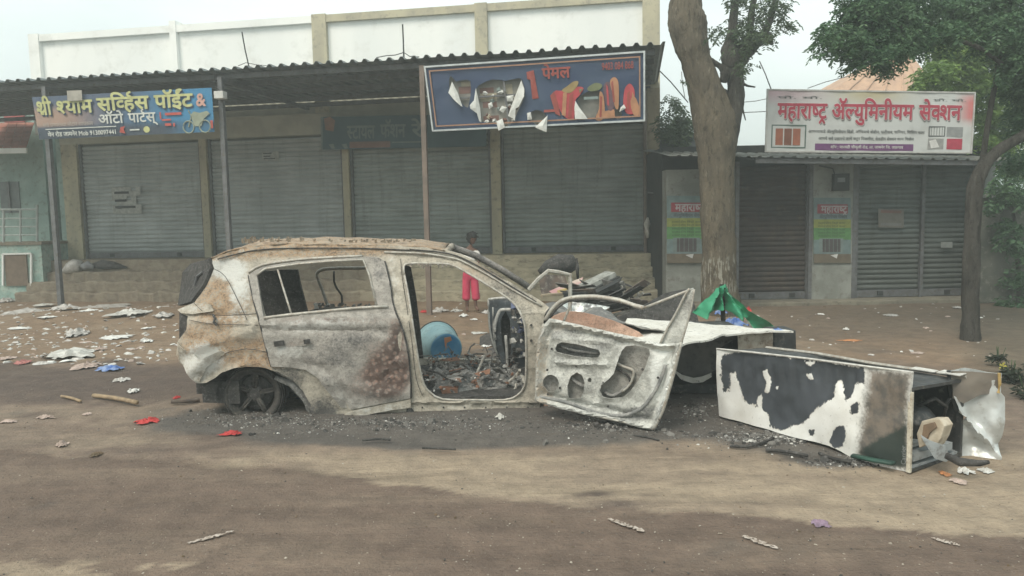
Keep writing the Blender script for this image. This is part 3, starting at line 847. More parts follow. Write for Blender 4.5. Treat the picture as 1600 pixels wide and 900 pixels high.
m_rbr = flat('brick red print', (.30, .065, .05)); m_sred = flat('scarlet print', (.42, .055, .065)); m_lor = flat('light orange print', (.42, .21, .11)); m_pur = flat('dull plum print', (.13, .075, .09)); m_olv = flat('olive green print', (.16, .18, .09))
bd.poly('numeral_one', m_rbr, t, [tb(x, y) for x, y in ((823, 113), (834, 110), (842, 154), (832, 155), (829, 125), (824, 124))], .02, .003)
x0, y0 = tb(847, 108); x1, y1 = tb(891, 121)
bd.text('lettering', 'पेमल', m_rbr, t, x0, x1, y1, y0, .024, .03)
x0, y0 = tb(940, 100); x1, y1 = tb(990, 107)
bd.text('lettering', '9403 084 868', m_rbr, t, x0, x1, y1, y0, .024, .015)
_r = random.Random(8)
for k in range(26):
    zx, zy = _r.uniform(748, 806), _r.uniform(136, 192); s_ = _r.uniform(2.5, 6)
    q = [tb(zx + s_ * math.cos(a_) * _r.uniform(.5, 1.1), zy + s_ * math.sin(a_) * _r.uniform(.5, 1.1)) for a_ in (.2, 1.3, 2.6, 3.9, 5.2)]
    mb = MB(); ds = [-.07 + _r.uniform(-.03, .05) for _ in q]; mb.add([bd.P(x, y, d_) for (x, y), d_ in zip(q, ds)] + [bd.P(*tb(zx, zy), .0 - _r.uniform(.0, .05))], [(i_, (i_ + 1) % 5, 5) for i_ in range(5)])
    o = mb.build('paper_scrap', (m_flexw, m_bg2, m_flexw, m_dull, m_brn)[k % 5], t)
    md = o.modifiers.new('s', 'SOLIDIFY'); md.thickness = .003
for (pts__, mt_) in ((((860, 150), (866, 143), (872, 160), (876, 182), (868, 178)), m_rbr), (((880, 146), (886, 144), (884, 182), (878, 180)), m_lor), (((890, 150), (896, 146), (893, 184), (888, 184)), m_rbr), (((938, 150), (941, 152), (940, 184), (937, 184)), m_rbr), (((980, 146), (984, 142), (983, 172), (979, 170)), m_rbr), (((988, 144), (991, 150), (988, 172), (986, 170)), m_lor), (((947, 132), (950, 136), (952, 166), (949, 164)), m_sred), (((955, 130), (958, 126), (961, 160), (958, 160)), m_rbr), (((905, 140), (911, 139), (906, 146)), m_olv)): bd.poly('cloth_fold_print', mt_, t, [tb(x, y) for x, y in pts__], .029, .001)
shp('saree_print', [(866, 144), (880, 142), (900, 136), (912, 138), (905, 150), (899, 158), (897, 186), (884, 184), (874, 170)], m_sred)
shp('leaf_print', [(878, 142), (888, 134), (896, 128), (904, 128), (900, 138), (890, 146)], flat('ochre print', (.30, .22, .09)), .024)
shp('leaf_print', [(918, 138), (930, 130), (941, 133), (936, 141), (922, 143)], m_olv, .024)
shp('saree_print', [(937, 144), (943, 150), (945, 176), (940, 188), (930, 186), (936, 170)], m_lor, .022)
shp('saree_print', [(943, 136), (950, 128), (958, 140), (960, 165), (953, 174), (946, 160)], m_pur)
shp('saree_print', [(953, 128), (960, 121), (966, 128), (967, 150), (966, 170), (961, 168), (958, 150)], m_lor, .024)
shp('saree_print', [(976, 140), (984, 131), (991, 140), (992, 158), (994, 176), (980, 178), (974, 164)], m_sred)
shp('saree_print', [(985, 158), (992, 152), (998, 165), (1000, 178), (990, 180)], m_lor, .024)
bd.poly('skirt_print', m_lor, t, [tb(x, y) for x, y in ((934, 176), (960, 171), (961, 184), (934, 187))], .021, .002)
rc('text_strip', 850, 172, 868, 175, m_rbr)
rc('text_strip', 912, 152, 935, 155, m_dull)

# --- hanging white rag on the corner post
t = thing('hanging_rag', 'dirty white rag tied round the thin pipe beside the right end shutter', 'rag', at(1012, 375, 15.2))
mb = MB(); mb.tube([at(1012, 340, 15.15), at(1011, 350, 15.1), at(1011, 362, 15.1), at(1012, 372, 15.1)], [.02, .07, .09, .05], 8, flat=.5)
mb.build('cloth', M('dirty white cloth', (.5, .48, .43), (.38, .36, .32), 20, .9), t, smooth=True)

# ------------------------------------------------------------------ right-hand shops (seen nearly straight on)
YR = 13.9
def Rp(px, py, Y=YR): return at(px, py, Y)
def X_(px, Y=YR, py=350): return at(px, py, Y).x
def Z_(py, px=1300, Y=YR): return at(px, py, Y).z
def RB(u, w_, z): return V((u, YR - w_, z))
def rbox(mb, u0, u1, w0, w1, z0, z1): return mb.box(((u0 + u1) / 2, YR - (w0 + w1) / 2, (z0 + z1) / 2), (abs(u1 - u0), abs(w1 - w0), z1 - z0))
rs = thing('aluminium_shop', 'low grey-walled shop with sheet roof, a brown shutter and a wide grey-green shutter', 'building', (X_(1300), YR, 0))
xa, xb, xc, xd, xe, xf = X_(1040), X_(1150), X_(1264), X_(1330), X_(1336), X_(1524)
zb = Z_(466); zt = Z_(252)
m_gwall = M('grey smeared plaster', (.27, .28, .26), (.19, .205, .19), 2.2, .92, bump=.3, dirt=(.12, .12, .1))
m_lwall = M('pale smeared plaster', (.30, .31, .285), (.21, .22, .195), 2.5, .92, bump=.3, dirt=(.17, .16, .14))
mb = MB(); rbox(mb, xa, xf + .35, -3.2, -.3, 0, zt + .35); mb.build('back_wall', m_dark, rs)
mb = MB(); rbox(mb, xa, xb, -.3, .05, 0, zt - .1); mb.build('wall_panel', m_lwall, rs)
mb = MB(); rbox(mb, xc + .02, xe - .02, -.3, .08, 0, zt - .02); mb.build('pillar', m_lwall, rs)
mb = MB(); rbox(mb, xf, xf + .3, -.3, .06, 0, zt); mb.build('pillar', m_gwall, rs)
mb = MB(); rbox(mb, xa - .05, xf + .4, -.3, .5, -.05, zb - .002); mb.build('plinth', M('plinth grime', (.24, .22, .17), (.18, .165, .13), 3, .95, bump=.5, dirt=(.11, .1, .08)), rs, bevel=.02)
zs = Z_(250)
shutter(rs, RB, xb, xc, zb, zs, m_shutb, .095)
s2 = shutter(rs, RB, xe, xf, zb, zs, shut_mat('shade-toned green-grey shutter', (.17, .195, .185), (.125, .145, .135), (.075, .075, .065)), .095)  # darker copy of the shutter grey: tree-crown shade put into the colour
mb = MB(); xm = X_(1440); rbox(mb, xm - .03, xm + .03, -.02, .05, zb, zs); mb.build('centre_post', m_steel, s2)
for px in (1150, 1264, 1332, 1522):
    x = X_(px); mb = MB(); rbox(mb, x - .035, x + .035, -.05, .085, zb, zs); mb.build('door_post', m_steel, rs)
# roof sheet projecting over the shops
vs = []; fs = []; x = X_(1030); x1 = X_(1535); k = 0
Pz0 = at(1160, 246, 13.0).z; Pz1 = at(1515, 251, 13.0).z; px0 = at(1160, 246, 13.0).x; px1 = at(1515, 251, 13.0).x
prof = []
while x < x1:
    for dx, dz in ((0, 0), (.12, 0), (.14, .025), (.18, .025)): prof.append((x + dx, dz))
    x += .2
for x, dz in prof:
    ze = Pz0 + (Pz1 - Pz0) * (x - px0) / (px1 - px0)
    e = .012 * fbm(V((x * 2, 0, 5)), 3)
    vs += [(x, 12.95 + e * 3, ze + dz + e), (x, 14.1, ze + dz + .16), (x, 17.0, ze + .5 + dz)]
for i in range(len(prof) - 1):
    for q in range(2): a = i * 3 + q; fs.append((a, a + 1, a + 4, a + 3))
mb = MB(); mb.add(vs, fs); o = mb.build('roof_sheet', M('dull roofing sheet', (.26, .27, .25), (.17, .17, .15), 2, .7, .2, dirt=(.12, .1, .08)), rs, fix=False); md = o.modifiers.new('s', 'SOLIDIFY'); md.thickness = .008
mb = MB(); mb.bar(V((X_(1155), 13.02, Pz0 - .06)), V((X_(1528), 13.02, Pz1 - .06)), .05, .08); mb.build('roof_purlin', m_steel, rs)
# signs of this shop: big white board on the roof
bd = Board(at(1198, 139, 12.9), at(1524, 144, 12.9), at(1518, 240, 12.9), at(1195, 238, 12.9))
t = thing('roof_signboard', 'large white signboard reading महाराष्ट्र ॲल्युमिनीयम सेक्शन in red on the low roof', 'sign', bd.c[3])
vs = []; fs = []; cs = []; NX, NY = 40, 12
for j in range(NY + 1):
    for i in range(NX + 1):
        x, y = i / NX, j / NY; vs.append(tuple(bd.P(x, y, .005 * math.sin(x * 31))))
        c = (.52, .54, .53)
        c = lerp3(c, (.50, .36, .40), (1 - sst(y, .05, .32)) * (1 - sst(x, .05, .4)) * .9)
        c = lerp3(c, (.46, .40, .24), (1 - sst(y, .05, .35)) * math.exp(-((x - .5) / .16) ** 2) * .9)
        c = lerp3(c, (.55, .12, .12), sst(x, .9, .99) * (1 - sst(abs(y - .27), .13, .28)) * .9)
        cs.append(c)
for j in range(NY):
    for i in range(NX): q = j * (NX + 1) + i; fs.append((q, q + 1, q + NX + 2, q + NX + 1))
me = bpy.data.meshes.new('printed_sheet'); me.from_pydata(vs, [], fs); set_col(me, 'tone', cs)
n = NT('white sign print', .6, 0, .3); n.out(n.mix(n.op('MULTIPLY', n.step(n.noise(3, 6), .45, .7), .22), n.attr('tone'), (.2, .2, .19, 1))); me.materials.append(n.m)
o = link('printed_sheet', me, t); md = o.modifiers.new('s', 'SOLIDIFY'); md.thickness = .006
bd.frame('frame', M('dull white frame', (.5, .5, .48), (.38, .38, .36), 8, .6), t, .025, -.01, .03)
m_crim = flat('crimson print', (.42, .05, .085)); m_out = flat('grey letter outline', (.20, .20, .19)); m_out2 = flat('white letter outline', (.66, .66, .64))
for txt, x0, x1 in (('महाराष्ट्र', .055, .29), ('ॲल्युमिनीयम', .315, .705), ('सेक्शन', .735, .935)):
    if txt[0] == 'ॲ': txt = 'अ' + '\u0945' + txt[1:]
    bd.text('lettering', txt, m_out, t, x0 + .002, x1 + .002, .47, .245, .008, .062)
    bd.text('lettering', txt, m_out2, t, x0, x1, .455, .23, .011, .055)
    bd.text('lettering', txt, m_crim, t, x0, x1, .455, .23, .014, .03)
m_blk = flat('dark small print', (.13, .14, .14)); m_purp = flat('purple strip', (.16, .06, .17))
bd.text('small_print', 'आमच्याकडे ॲल्युमिनीयम विंडो, ऑफिसचे केबीन, पार्टीशन, फर्निचर, सिलिंग काम', m_blk, t, .205, .765, .685, .645, .011, .012)
bd.text('small_print', 'आमचे सर्व प्रकारचे कामे करून मिळतील, वेलडींग सेक्शन काम मिळेल', m_blk, t, .255, .715, .795, .755, .011, .012)
bd.text('small_print', 'प्रो. मो.', m_blk, t, .05, .27, .145, .115, .011, .006)
bd.text('small_print', 'प्रो. मो.', m_blk, t, .80, .96, .155, .125, .011, .006)
bd.rect('purple_strip', m_purp, t, .24, .855, .715, .965, .009)
bd.text('small_print', 'शॉप : मारवडी चौफुली रोड, ता. जामनेर जि. जळगाव', m_out2, t, .315, .665, .93, .89, .013, .012)
bd.frame2 = None
mb = MB()
def brect(x0, y0, x1, y1, tt, mat, nm, d=.009):
    tx = tt / bd.W; ty = tt / bd.H; k = MB()
    for (a, b, c, e) in ((x0, y0, x1, y0 + ty), (x0, y1 - ty, x1, y1), (x0, y0 + ty, x0 + tx, y1 - ty), (x1 - tx, y0 + ty, x1, y1 - ty)):
        k.hexa([bd.P(a, b, d), bd.P(c, b, d), bd.P(c, e, d), bd.P(a, e, d)], [bd.P(a, b, d + .002), bd.P(c, b, d + .002), bd.P(c, e, d + .002), bd.P(a, e, d + .002)])
    return k.build(nm, mat, t)
brect(.028, .56, .195, .93, .02, flat('green outline', (.10, .15, .13)), 'window_print')
for x0 in (.048, .09, .132):
    bd.rect('wood_panel_print', flat('wood print', (.33, .12, .07)) if x0 != .09 else flat('dark wood print', (.20, .08, .05)), t, x0, .62, x0 + .036, .885, .009)
brect(.785, .56, .865, .73, .02, m_blk, 'window_print'); bd.rect('grid_print', flat('grey print', (.28, .29, .29)), t, .872, .57, .95, .73, .009)
for k in range(5): bd.rect('bar_print', m_blk, t, .797 + k * .013, .58, .799 + k * .013, .71, .012)
bd.rect('photo_print', flat('grey photo print', (.30, .30, .29)), t, .785, .76, .86, .935, .009); bd.poly('photo_print', m_out2, t, [(.79, .80), (.82, .77), (.84, .90), (.80, .92)], .012); bd.rect('photo_print', m_crim, t, .875, .76, .95, .935, .009)

def poster(px0, py0, px1, py1, label, w_=.09, dim=1.0):
    b2 = Board(at(px0, py0, YR - w_), at(px1, py0, YR - w_), at(px1, py1, YR - w_), at(px0, py1, YR - w_))
    t = thing('shop_poster', label, 'poster', b2.c[3])
    D = lambda c: tuple(x * dim for x in c)
    b2.rect('printed_sheet', flat('poster ground', D((.20, .27, .27))), t, 0, 0, 1, 1, 0, .008)
    b2.rect('red_header', flat('poster red', D((.34, .07, .09))), t, .1, .10, .92, .24, .009)
    b2.text('lettering', 'महाराष्ट्र', flat('poster white', D((.5, .45, .45))), t, .2, .9, .225, .125, .013, .03)
    b2.text('small_print', 'ॲल्युमिनीयम सेक्शन', flat('poster dark', D((.1, .1, .12))), t, .15, .9, .31, .27, .011, .01)
    b2.rect('yellow_band', flat('poster yellow green', D((.30, .33, .09))), t, 0, .33, 1, .46, .009)
    b2.rect('green_band', flat('poster green', D((.13, .30, .11))), t, 0, .46, 1, .64, .009)
    for k in range(5): b2.text('small_print', 'स्लाईडींग विंडो काम', flat('poster dark ink', D((.07, .1, .06))), t, .12, .85, .40 + .05 * k, .375 + .05 * k, .012, .0)
    b2.rect('window_print', m_dull, t, .15, .62, .80, .84, .010); b2.rect('window_print', flat('window dark', D((.10, .09, .09))), t, .24, .63, .72, .83, .013)
    for k in range(4): b2.rect('bar_print', m_dull, t, .30 + k * .11, .63, .31 + k * .11, .83, .016)
    b2.rect('brown_band', flat('poster brown', D((.18, .15, .11))), t, 0, .86, 1, 1, .009)
    b2.poly('white_mark', m_out2, t, [(.45, .88), (.65, .86), (.62, .93)], .012)
    return t
poster(1042, 306, 1106, 411, 'green and red shop poster on the wall to the left of the big tree trunk')
poster(1271, 309, 1329, 411, 'green and red shop poster on the pillar between the two low-shop shutters', .1, .85)
b2 = Board(at(1372, 326, YR - .06), at(1412, 327, YR - .06), at(1412, 356, YR - .06), at(1372, 355, YR - .06)); t = thing('paper_notice', 'faded brownish notice on the wide grey-green shutter', 'notice', b2.c[3]); b2.rect('sheet', flat('brownish paper', (.17, .16, .14)), t, 0, 0, 1, 1, 0, .006); b2.rect('printed_line', m_out, t, .1, .75, .9, .9, .008); b2.rect('printed_line', flat('dull red line', (.2, .1, .09)), t, .1, .08, .9, .22, .008)
b2 = Board(at(1470, 378, YR - .06), at(1488, 378, YR - .06), at(1488, 387, YR - .06), at(1470, 387, YR - .06)); t = thing('paper_notice', 'tiny pale sticker on the right half of the wide shutter', 'notice', b2.c[3]); b2.rect('sheet', flat('pale sticker', (.28, .3, .29)), t, 0, 0, 1, 1, 0, .006)
# meter box
t = thing('meter_box', 'dark electricity meter box on the pillar above the green poster', 'meter', at(1311, 298, YR - .1))
a = at(1300, 272, YR - .1); b = at(1323, 298, YR - .1)
mb = MB(); mb.box(((a.x + b.x) / 2, YR - .15, (a.z + b.z) / 2), (b.x - a.x, .13, a.z - b.z)); mb.build('casing', m_dark, t, bevel=.01)
mb = MB(); mb.box(((a.x + b.x) / 2 - .02, YR - .221, (a.z + b.z) / 2 + .04), ((b.x - a.x) * .5, .01, .08)); mb.build('glass_window', flat('meter glass', (.22, .24, .24), .2), t)
mb = MB(); mb.tube([V((a.x + .04, YR - .12, a.z)), V((a.x, YR - .12, a.z + .1)), V((a.x - .25, YR - .12, a.z + .16))], .012, 6); mb.build('cable', m_dark, t)
# tangled wires and cloth under the little roof
rod([(1155, 244, 12.9), (1175, 250, 12.9), (1200, 246, 12.9), (1235, 252, 12.9), (1270, 247, 12.9), (1300, 256, 12.9)], .006, 'loose_wire', 'loose wire sagging along the edge of the low shop roof', 'wire', m_dark)

# dark lean-to between the buildings
lt = thing('lean_to', 'dark sheet-roofed lean-to squeezed between the shop block and the tree', 'shed', at(1060, 300, 15.2))
vs4 = [at(1032, 205, 15.0), at(1108, 212, 15.0), at(1112, 246, 14.2), at(1030, 240, 14.2)]
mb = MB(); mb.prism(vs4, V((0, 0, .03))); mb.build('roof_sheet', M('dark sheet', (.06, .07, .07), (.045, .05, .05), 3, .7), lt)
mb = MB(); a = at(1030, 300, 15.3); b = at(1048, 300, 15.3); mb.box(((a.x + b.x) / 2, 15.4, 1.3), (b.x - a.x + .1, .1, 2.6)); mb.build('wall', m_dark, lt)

# pale house with a hipped roof far behind
hh = thing('hipped_house', 'distant peach-coloured hipped roof rising behind the white signboard', 'house', at(1380, 200, 27))
Yh = 27.0
base_y = 152
A_ = at(1285, base_y, Yh); Bq = at(1475, base_y, Yh); R1 = at(1388, 82, Yh + 3); R2 = at(1420, 80, Yh + 3)
C_ = Bq + V((0, 6, 0)); D_ = A_ + V((0, 6, 0))
m_peach = M('peach roof plaster', (.55, .36, .24), (.45, .29, .2), 2, .9, dirt=(.3, .2, .15), bump=.2)
mb = MB(); mb.add([A_, Bq, C_, D_, R1, R2], [(0, 1, 5, 4), (1, 2, 5), (2, 3, 4, 5), (3, 0, 4), (0, 3, 2, 1)]); mb.build('roof', m_peach, hh)
mb = MB(); mb.box(((A_.x + Bq.x) / 2, Yh + 3, A_.z / 2), ((Bq.x - A_.x) * .92, 5.4, A_.z - .02)); mb.build('wall', m_beige, hh)
for k in range(5):
    mb = MB(); f_ = .15 + k * .17; p0 = A_.lerp(Bq, f_); p1 = R1.lerp(R2, f_); mb.tube([p0 + V((0, -.03, .03)), p1 + V((0, -.03, .03))], .03, 5); mb.build('roof_rib', m_peach, hh)

# ------------------------------------------------------------------ turquoise house at the far left
th = thing('turquoise_house', 'turquoise house with a small red-tiled porch roof at the left edge', 'house', at(20, 470, 19))
YH = 19.0
mb = MB(); mb.box((at(-160, 300, YH).x, YH + 2.1, 2.4), (at(58, 300, YH).x - at(-400, 300, YH).x, 4, 4.8)); mb.build('wall', m_turq, th)
mb = MB(); a = at(92, 300, YH - .6); b = at(118, 300, YH - .6); mb.box(((a.x + b.x) / 2, YH + .6, 2.2), (b.x - a.x, 2.4, 4.4)); mb.build('side_wall', m_turq, th)
mb = MB(); a = at(50, 300, YH); b = at(96, 300, YH); mb.box(((a.x + b.x) / 2, YH + 1.0, 2.1), (b.x - a.x, .4, 4.2)); mb.build('dark_passage', m_dark, th)
m_tile = M('red clay tile', (.36, .15, .11), (.28, .12, .09), 5, .9, dirt=(.2, .12, .1))
e0 = at(-120, 235, YH - 1.2); e1 = at(42, 232, YH - 1.2); r0 = at(-120, 196, YH - .1); r1 = at(54, 194, YH - .1)
for row in range(5):
    for k in range(13):
        f0, f1 = k / 13, (k + .94) / 13; g0, g1 = row / 5, (row + 1.12) / 5
        P_ = lambda f, g: e0.lerp(e1, f).lerp(r0.lerp(r1, f), g)
        mb = MB(); z = V((0, 0, .02)); mb.prism([P_(f0, g0) + z, P_(f1, g0) + z, P_(f1, g1), P_(f0, g1)], V((0, 0, .03))); mb.build('roof_tile', m_tile, th)
mb = MB(); mb.bar(e0 + V((0, 0, -.05)), e1 + V((0, 0, -.05)), .06, .12); mb.build('fascia', m_white, th)
mb = MB(); a = at(2, 176, YH - .05); b = at(34, 190, YH - .05); mb.box(((a.x + b.x) / 2, YH + .08, (a.z + b.z) / 2), (b.x - a.x, .1, a.z - b.z)); mb.build('red_panel', flat('coral paint', (.45, .12, .12)), th)
mb = MB(); a = at(-4, 290, YH); b = at(29, 326, YH); mb.box(((a.x + b.x) / 2, YH + .12, (a.z + b.z) / 2), (b.x - a.x, .1, a.z - b.z + .2)); wd = mb.build('window', flat('grey window', (.16, .18, .18), .3), th)
mb = MB(); mb.box(((a.x + b.x) / 2, YH + .04, (a.z + b.z) / 2), (.05, .04, a.z - b.z + .2)); mb.build('mullion', m_steel, wd)
# low front wall with brown hatch and the railing on it
lw = thing('low_wall', 'peeling turquoise low wall with a brown hatch at the left edge', 'wall', at(30, 450, 17.4))
YL = 17.4
a = at(-60, 385, YL); b = at(64, 385, YL); mb = MB(); mb.box(((a.x + b.x) / 2, YL + .6, a.z / 2), (b.x - a.x, 1.2, a.z)); mb.build('masonry', M('peeling turquoise', (.42, .52, .46), (.26, .40, .36), 5, .9, dirt=(.18, .16, .13)), lw)
mb = MB(); mb.box(((a.x + b.x) / 2, YL + .6, a.z + .04), (b.x - a.x + .1, 1.3, .07)); mb.build('coping', m_plinthL, lw)
a = at(8, 398, YL); b = at(46, 446, YL); mb = MB(); mb.box(((a.x + b.x) / 2, YL - .02, (a.z + b.z) / 2), (b.x - a.x, .05, a.z - b.z)); mb.build('hatch', flat('brown board', (.20, .15, .11)), lw)
mb = MB()
for (c0, c1) in (((5, 397), (49, 396)), ((49, 396), (49, 446)), ((5, 397), (5, 446))): mb.bar(at(*c0, YL - .05), at(*c1, YL - .05), .04, .05, up=V((0, 1, 0)))
mb.build('hatch_frame', m_white, lw)
rl = thing('railing', 'pale metal railing standing on the peeling low wall', 'railing', at(30, 380, YL + .1))
m_rail = flat('pale railing paint', (.42, .46, .44))
for y in (327, 341, 354, 367): mb = MB(); mb.tube([at(-40, y + 1, YL + .1), at(58, y, YL + .1)], .02 if y > 330 else .028, 6); mb.build('rail', m_rail, rl)
for x in (6, 32, 58): mb = MB(); mb.tube([at(x, 320 if x == 58 else 327, YL + .1), at(x, 384, YL + .1)], .028, 6); mb.build('upright', m_rail, rl)

# old compound wall at the right edge, beyond the little tree
cw = thing('compound_wall', 'old grey compound wall in the shade at the right edge', 'wall', at(1580, 480, 13.2))
mb = MB(); a = at(1532, 400, 13.2); mb.box((a.x + 4, 13.35, .95), (8.0, .25, 1.9)); mb.build('masonry', M('mouldy plaster', (.16, .16, .135), (.09, .095, .08), 2.2, .95, bump=.5, dirt=(.25, .25, .21)), cw, bevel=.02)
mb = MB(); mb.box((a.x + 4, 13.33, 1.93), (8.1, .36, .08)); mb.build('coping', m_gwall, cw)
# ------------------------------------------------------------------ trees
m_bark = None
def bark_mat(name, c1, c2, flake, wash=None):
    n = NT(name, .95, 0, .15)
    st = (1, 1, .35)
    n1 = n.noise(5, 7, .7, stretch=st); n2 = n.noise(17, 6, .7, stretch=st, off=4); n3 = n.noise(2.2, 4, off=9)
    c = n.mix(n.step(n1, .35, .65), (*c1, 1), (*c2, 1))
    c = n.mix(n.op('MULTIPLY', n.step(n2, .56, .68), .7), c, (*flake, 1))
    c = n.mix(n.op('MULTIPLY', n.step(n3, .55, .7), .5), c, tuple(x * .35 for x in c1) + (1,))
    if wash:
        z = n.xyz()[2]
        zz = n.op('MULTIPLY', n.step(z, wash[0], wash[0] + .1), n.op('SUBTRACT', 1.0, n.step(z, wash[1] - .15, wash[1])))
        c = n.mix(n.op('MULTIPLY', zz, n.step(n.noise(26, 3, .5, stretch=(1, 1, .16), off=2), .5, .58)), c, (.46, .44, .37, 1))
    fi = n.noise(11, 9, .8, stretch=(1.2, 1.2, .3), off=21); c = n.mix(n.op('MULTIPLY', n.op('SUBTRACT', 1.0, n.step(fi, .38, .5)), .75), c, tuple(x * .28 for x in c1) + (1,))
    n.bump(n.op('ADD', n.op('ADD', n1, n2), n.op('MULTIPLY', fi, 1.5)), 1.0, .07)
    return n.out(c)
def limb(name, path, Y, mat, parent, sub=5, n=18, rough=.10, knots=()):
    P_ = cr([(x, y, r * .88, (Y if len(q) == 0 else q[0])) for (x, y, r, *q) in path], sub)
    pts = [at(x, y, yy) for x, y, r, yy in P_]; rr = [r / F_PX * yy for x, y, r, yy in P_]
    mb = MB(); mb.tube(pts, rr, n, up=V((0, 1, 0)))
    for i, v in enumerate(mb.v):
        k = min(i // n, len(pts) - 1); d = v - pts[k]
        s_ = 1 + rough * fbm(V((v.x * 5, v.y * 5, v.z * 2.2)), 4) + rough * .6 * fbm(v * 14, 3)
        for (kx, ky, kr, ka) in knots:
            kp = at(kx, ky, Y); q = (v - kp).length / (kr / F_PX * Y); s_ += ka * math.exp(-q * q)
        mb.v[i] = pts[k] + d * s_
    o = mb.build(name, mat, parent, smooth=True); return o
def leaves(name, blobs, size, mat, parent, seed=1, leaflets=5, droop=.5, kind='stuff', dens=1.0, cull=.88):
    rnd = random.Random(seed); V_ = []; F_ = []
    for (px, py, rp, Y, cnt, *fl) in blobs:
        c = at(px, py, Y); R = rp / F_PX * Y; fz = fl[0] if fl else .8
        for _ in range(int(cnt * dens)):
            while True:
                q = V((rnd.uniform(-1, 1), rnd.uniform(-1, 1), rnd.uniform(-1, 1)))
                if q.length < 1: break
            if fbm((c + q * R) * 2.9, 2) < -.02 and rnd.random() < cull: continue
            p = c + V((q.x * R, q.y * R * 1.1, q.z * R * fz))
            d = V((rnd.uniform(-1, 1), rnd.uniform(-1, 1), rnd.uniform(-.9, .3) - droop)).normalized()
            s = size * rnd.uniform(.7, 1.3)
            side = d.cross(V((0, 0, 1))); side = side.normalized() if side.length > .05 else V((1, 0, 0))
            for k in range(leaflets):
                b = p + d * (s * .55 * k)
                for sg in (-1, 1):
                    l = (side * sg + d * .55 + V((rnd.uniform(-.3, .3), rnd.uniform(-.3, .3), rnd.uniform(-.5, .2)))).normalized() * s
                    wv = l.cross(V((rnd.uniform(-1, 1), rnd.uniform(-1, 1), rnd.uniform(-1, 1)))).normalized() * s * .2
                    i = len(V_); V_ += [b, b + l * .45 + wv, b + l, b + l * .45 - wv]; F_.append((i, i + 1, i + 2, i + 3))
    me = bpy.data.meshes.new(name); me.from_pydata([tuple(v) for v in V_], [], F_); me.materials.append(mat)
    o = link(name, me, parent)
    if kind: o['kind'] = kind
    return o
def leaf_mat(name, c1, c2, c3):
    n = NT(name, .55, 0, .3)
    c = n.mix(n.step(n.noise(3.0, 3, off=3), .35, .65), (*c1, 1), (*c2, 1)); c = n.mix(n.op('MULTIPLY', n.step(n.noise(40, 2), .5, .7), .6), c, (*c3, 1))
    n.b.inputs['Subsurface Weight'].default_value = 0.0
    tr = n.t.nodes.new('ShaderNodeBsdfTranslucent'); n.L(c, tr.inputs[0]); ms = n.t.nodes.new('ShaderNodeMixShader'); ms.inputs[0].default_value = .3
    o = n.t.nodes['Material Output']; n.L(c, n.b.inputs['Base Color']); n.L(n.b.outputs[0], ms.inputs[1]); n.L(tr.outputs[0], ms.inputs[2]); n.L(ms.outputs[0], o.inputs[0]); return n.m
m_bark = bark_mat('pale flaking bark', (.25, .21, .15), (.17, .145, .11), (.38, .34, .26), (.35, 1.05))
m_bark2 = bark_mat('dark bark', (.135, .125, .11), (.085, .08, .068), (.2, .19, .16))
m_leafd = leaf_mat('dark neem leaf', (.085, .16, .08), (.055, .12, .06), (.16, .25, .10))
m_leafg = leaf_mat('bright yellow green leaf', (.19, .30, .07), (.12, .21, .055), (.26, .35, .09))
m_leafo = leaf_mat('olive leaf', (.09, .13, .065), (.06, .10, .05), (.17, .21, .11))

m_leafw = leaf_mat('dusty weed leaf', (.045, .06, .035), (.035, .045, .03), (.08, .09, .05))
YT = 12.5
tree = thing('pollarded_tree', 'big pale pollarded tree with whitewash flecks at its foot between the two shop buildings', 'tree', at(1123, 495, YT))
limb('trunk', [(1124, 505, 34), (1124, 480, 31), (1123, 445, 31), (1123, 400, 29.5), (1121, 340, 29), (1120, 290, 30), (1119, 240, 33), (1118, 205, 37), (1113, 178, 36), (1103, 145, 30), (1094, 115, 27), (1086, 88, 26.5), (1079, 62, 30), (1074, 38, 33), (1071, 18, 29), (1073, -8, 27), (1072, -60, 26), (1060, -140, 20)], YT, m_bark, tree, knots=((1150, 470, 14, .25), (1100, 330, 9, .12), (1116, 200, 10, -.12)))
limb('limb', [(1132, 215, 22), (1142, 185, 18), (1148, 155, 15), (1150, 130, 14), (1149, 112, 15), (1145, 95, 17), (1141, 78, 16), (1143, 55, 9), (1146, 30, 7), (1150, 0, 6.5), (1156, -60, 5)], YT, m_bark2, tree, n=12, rough=.22)
limb('limb', [(1150, 100, 14), (1162, 80, 16), (1176, 66, 16), (1190, 60, 11), (1199, 58, 8), (1207, 70, 2)], YT, m_bark2, tree, n=12, rough=.3)
limb('branch', [(1166, 78, 8), (1172, 50, 6), (1174, 20, 5.5), (1180, -10, 5), (1186, -60, 4)], YT, m_bark2, tree, n=8, rough=.1)
limb('branch', [(1188, 60, 7), (1200, 40, 6), (1208, 15, 5), (1214, -10, 4.5), (1225, -60, 4)], YT, m_bark2, tree, n=8, rough=.1)
limb('broken_stub', [(1110, 95, 6), (1124, 103, 5), (1133, 112, 9), (1130, 128, 7)], YT - .1, m_bark2, tree, n=8, rough=.2)
limb('twig', [(1160, 130, 3), (1168, 134, 2), (1180, 136, 1.2)], YT, m_bark2, tree, n=6, rough=0)
limb('twig', [(1128, 138, 1.5), (1137, 143, 1.5), (1138, 152, 1.5)], YT, m_bark2, tree, n=6, rough=0)
limb('twig', [(1158, 150, 2), (1161, 172, 1.5), (1165, 188, 1)], YT, m_bark2, tree, n=6, rough=0)
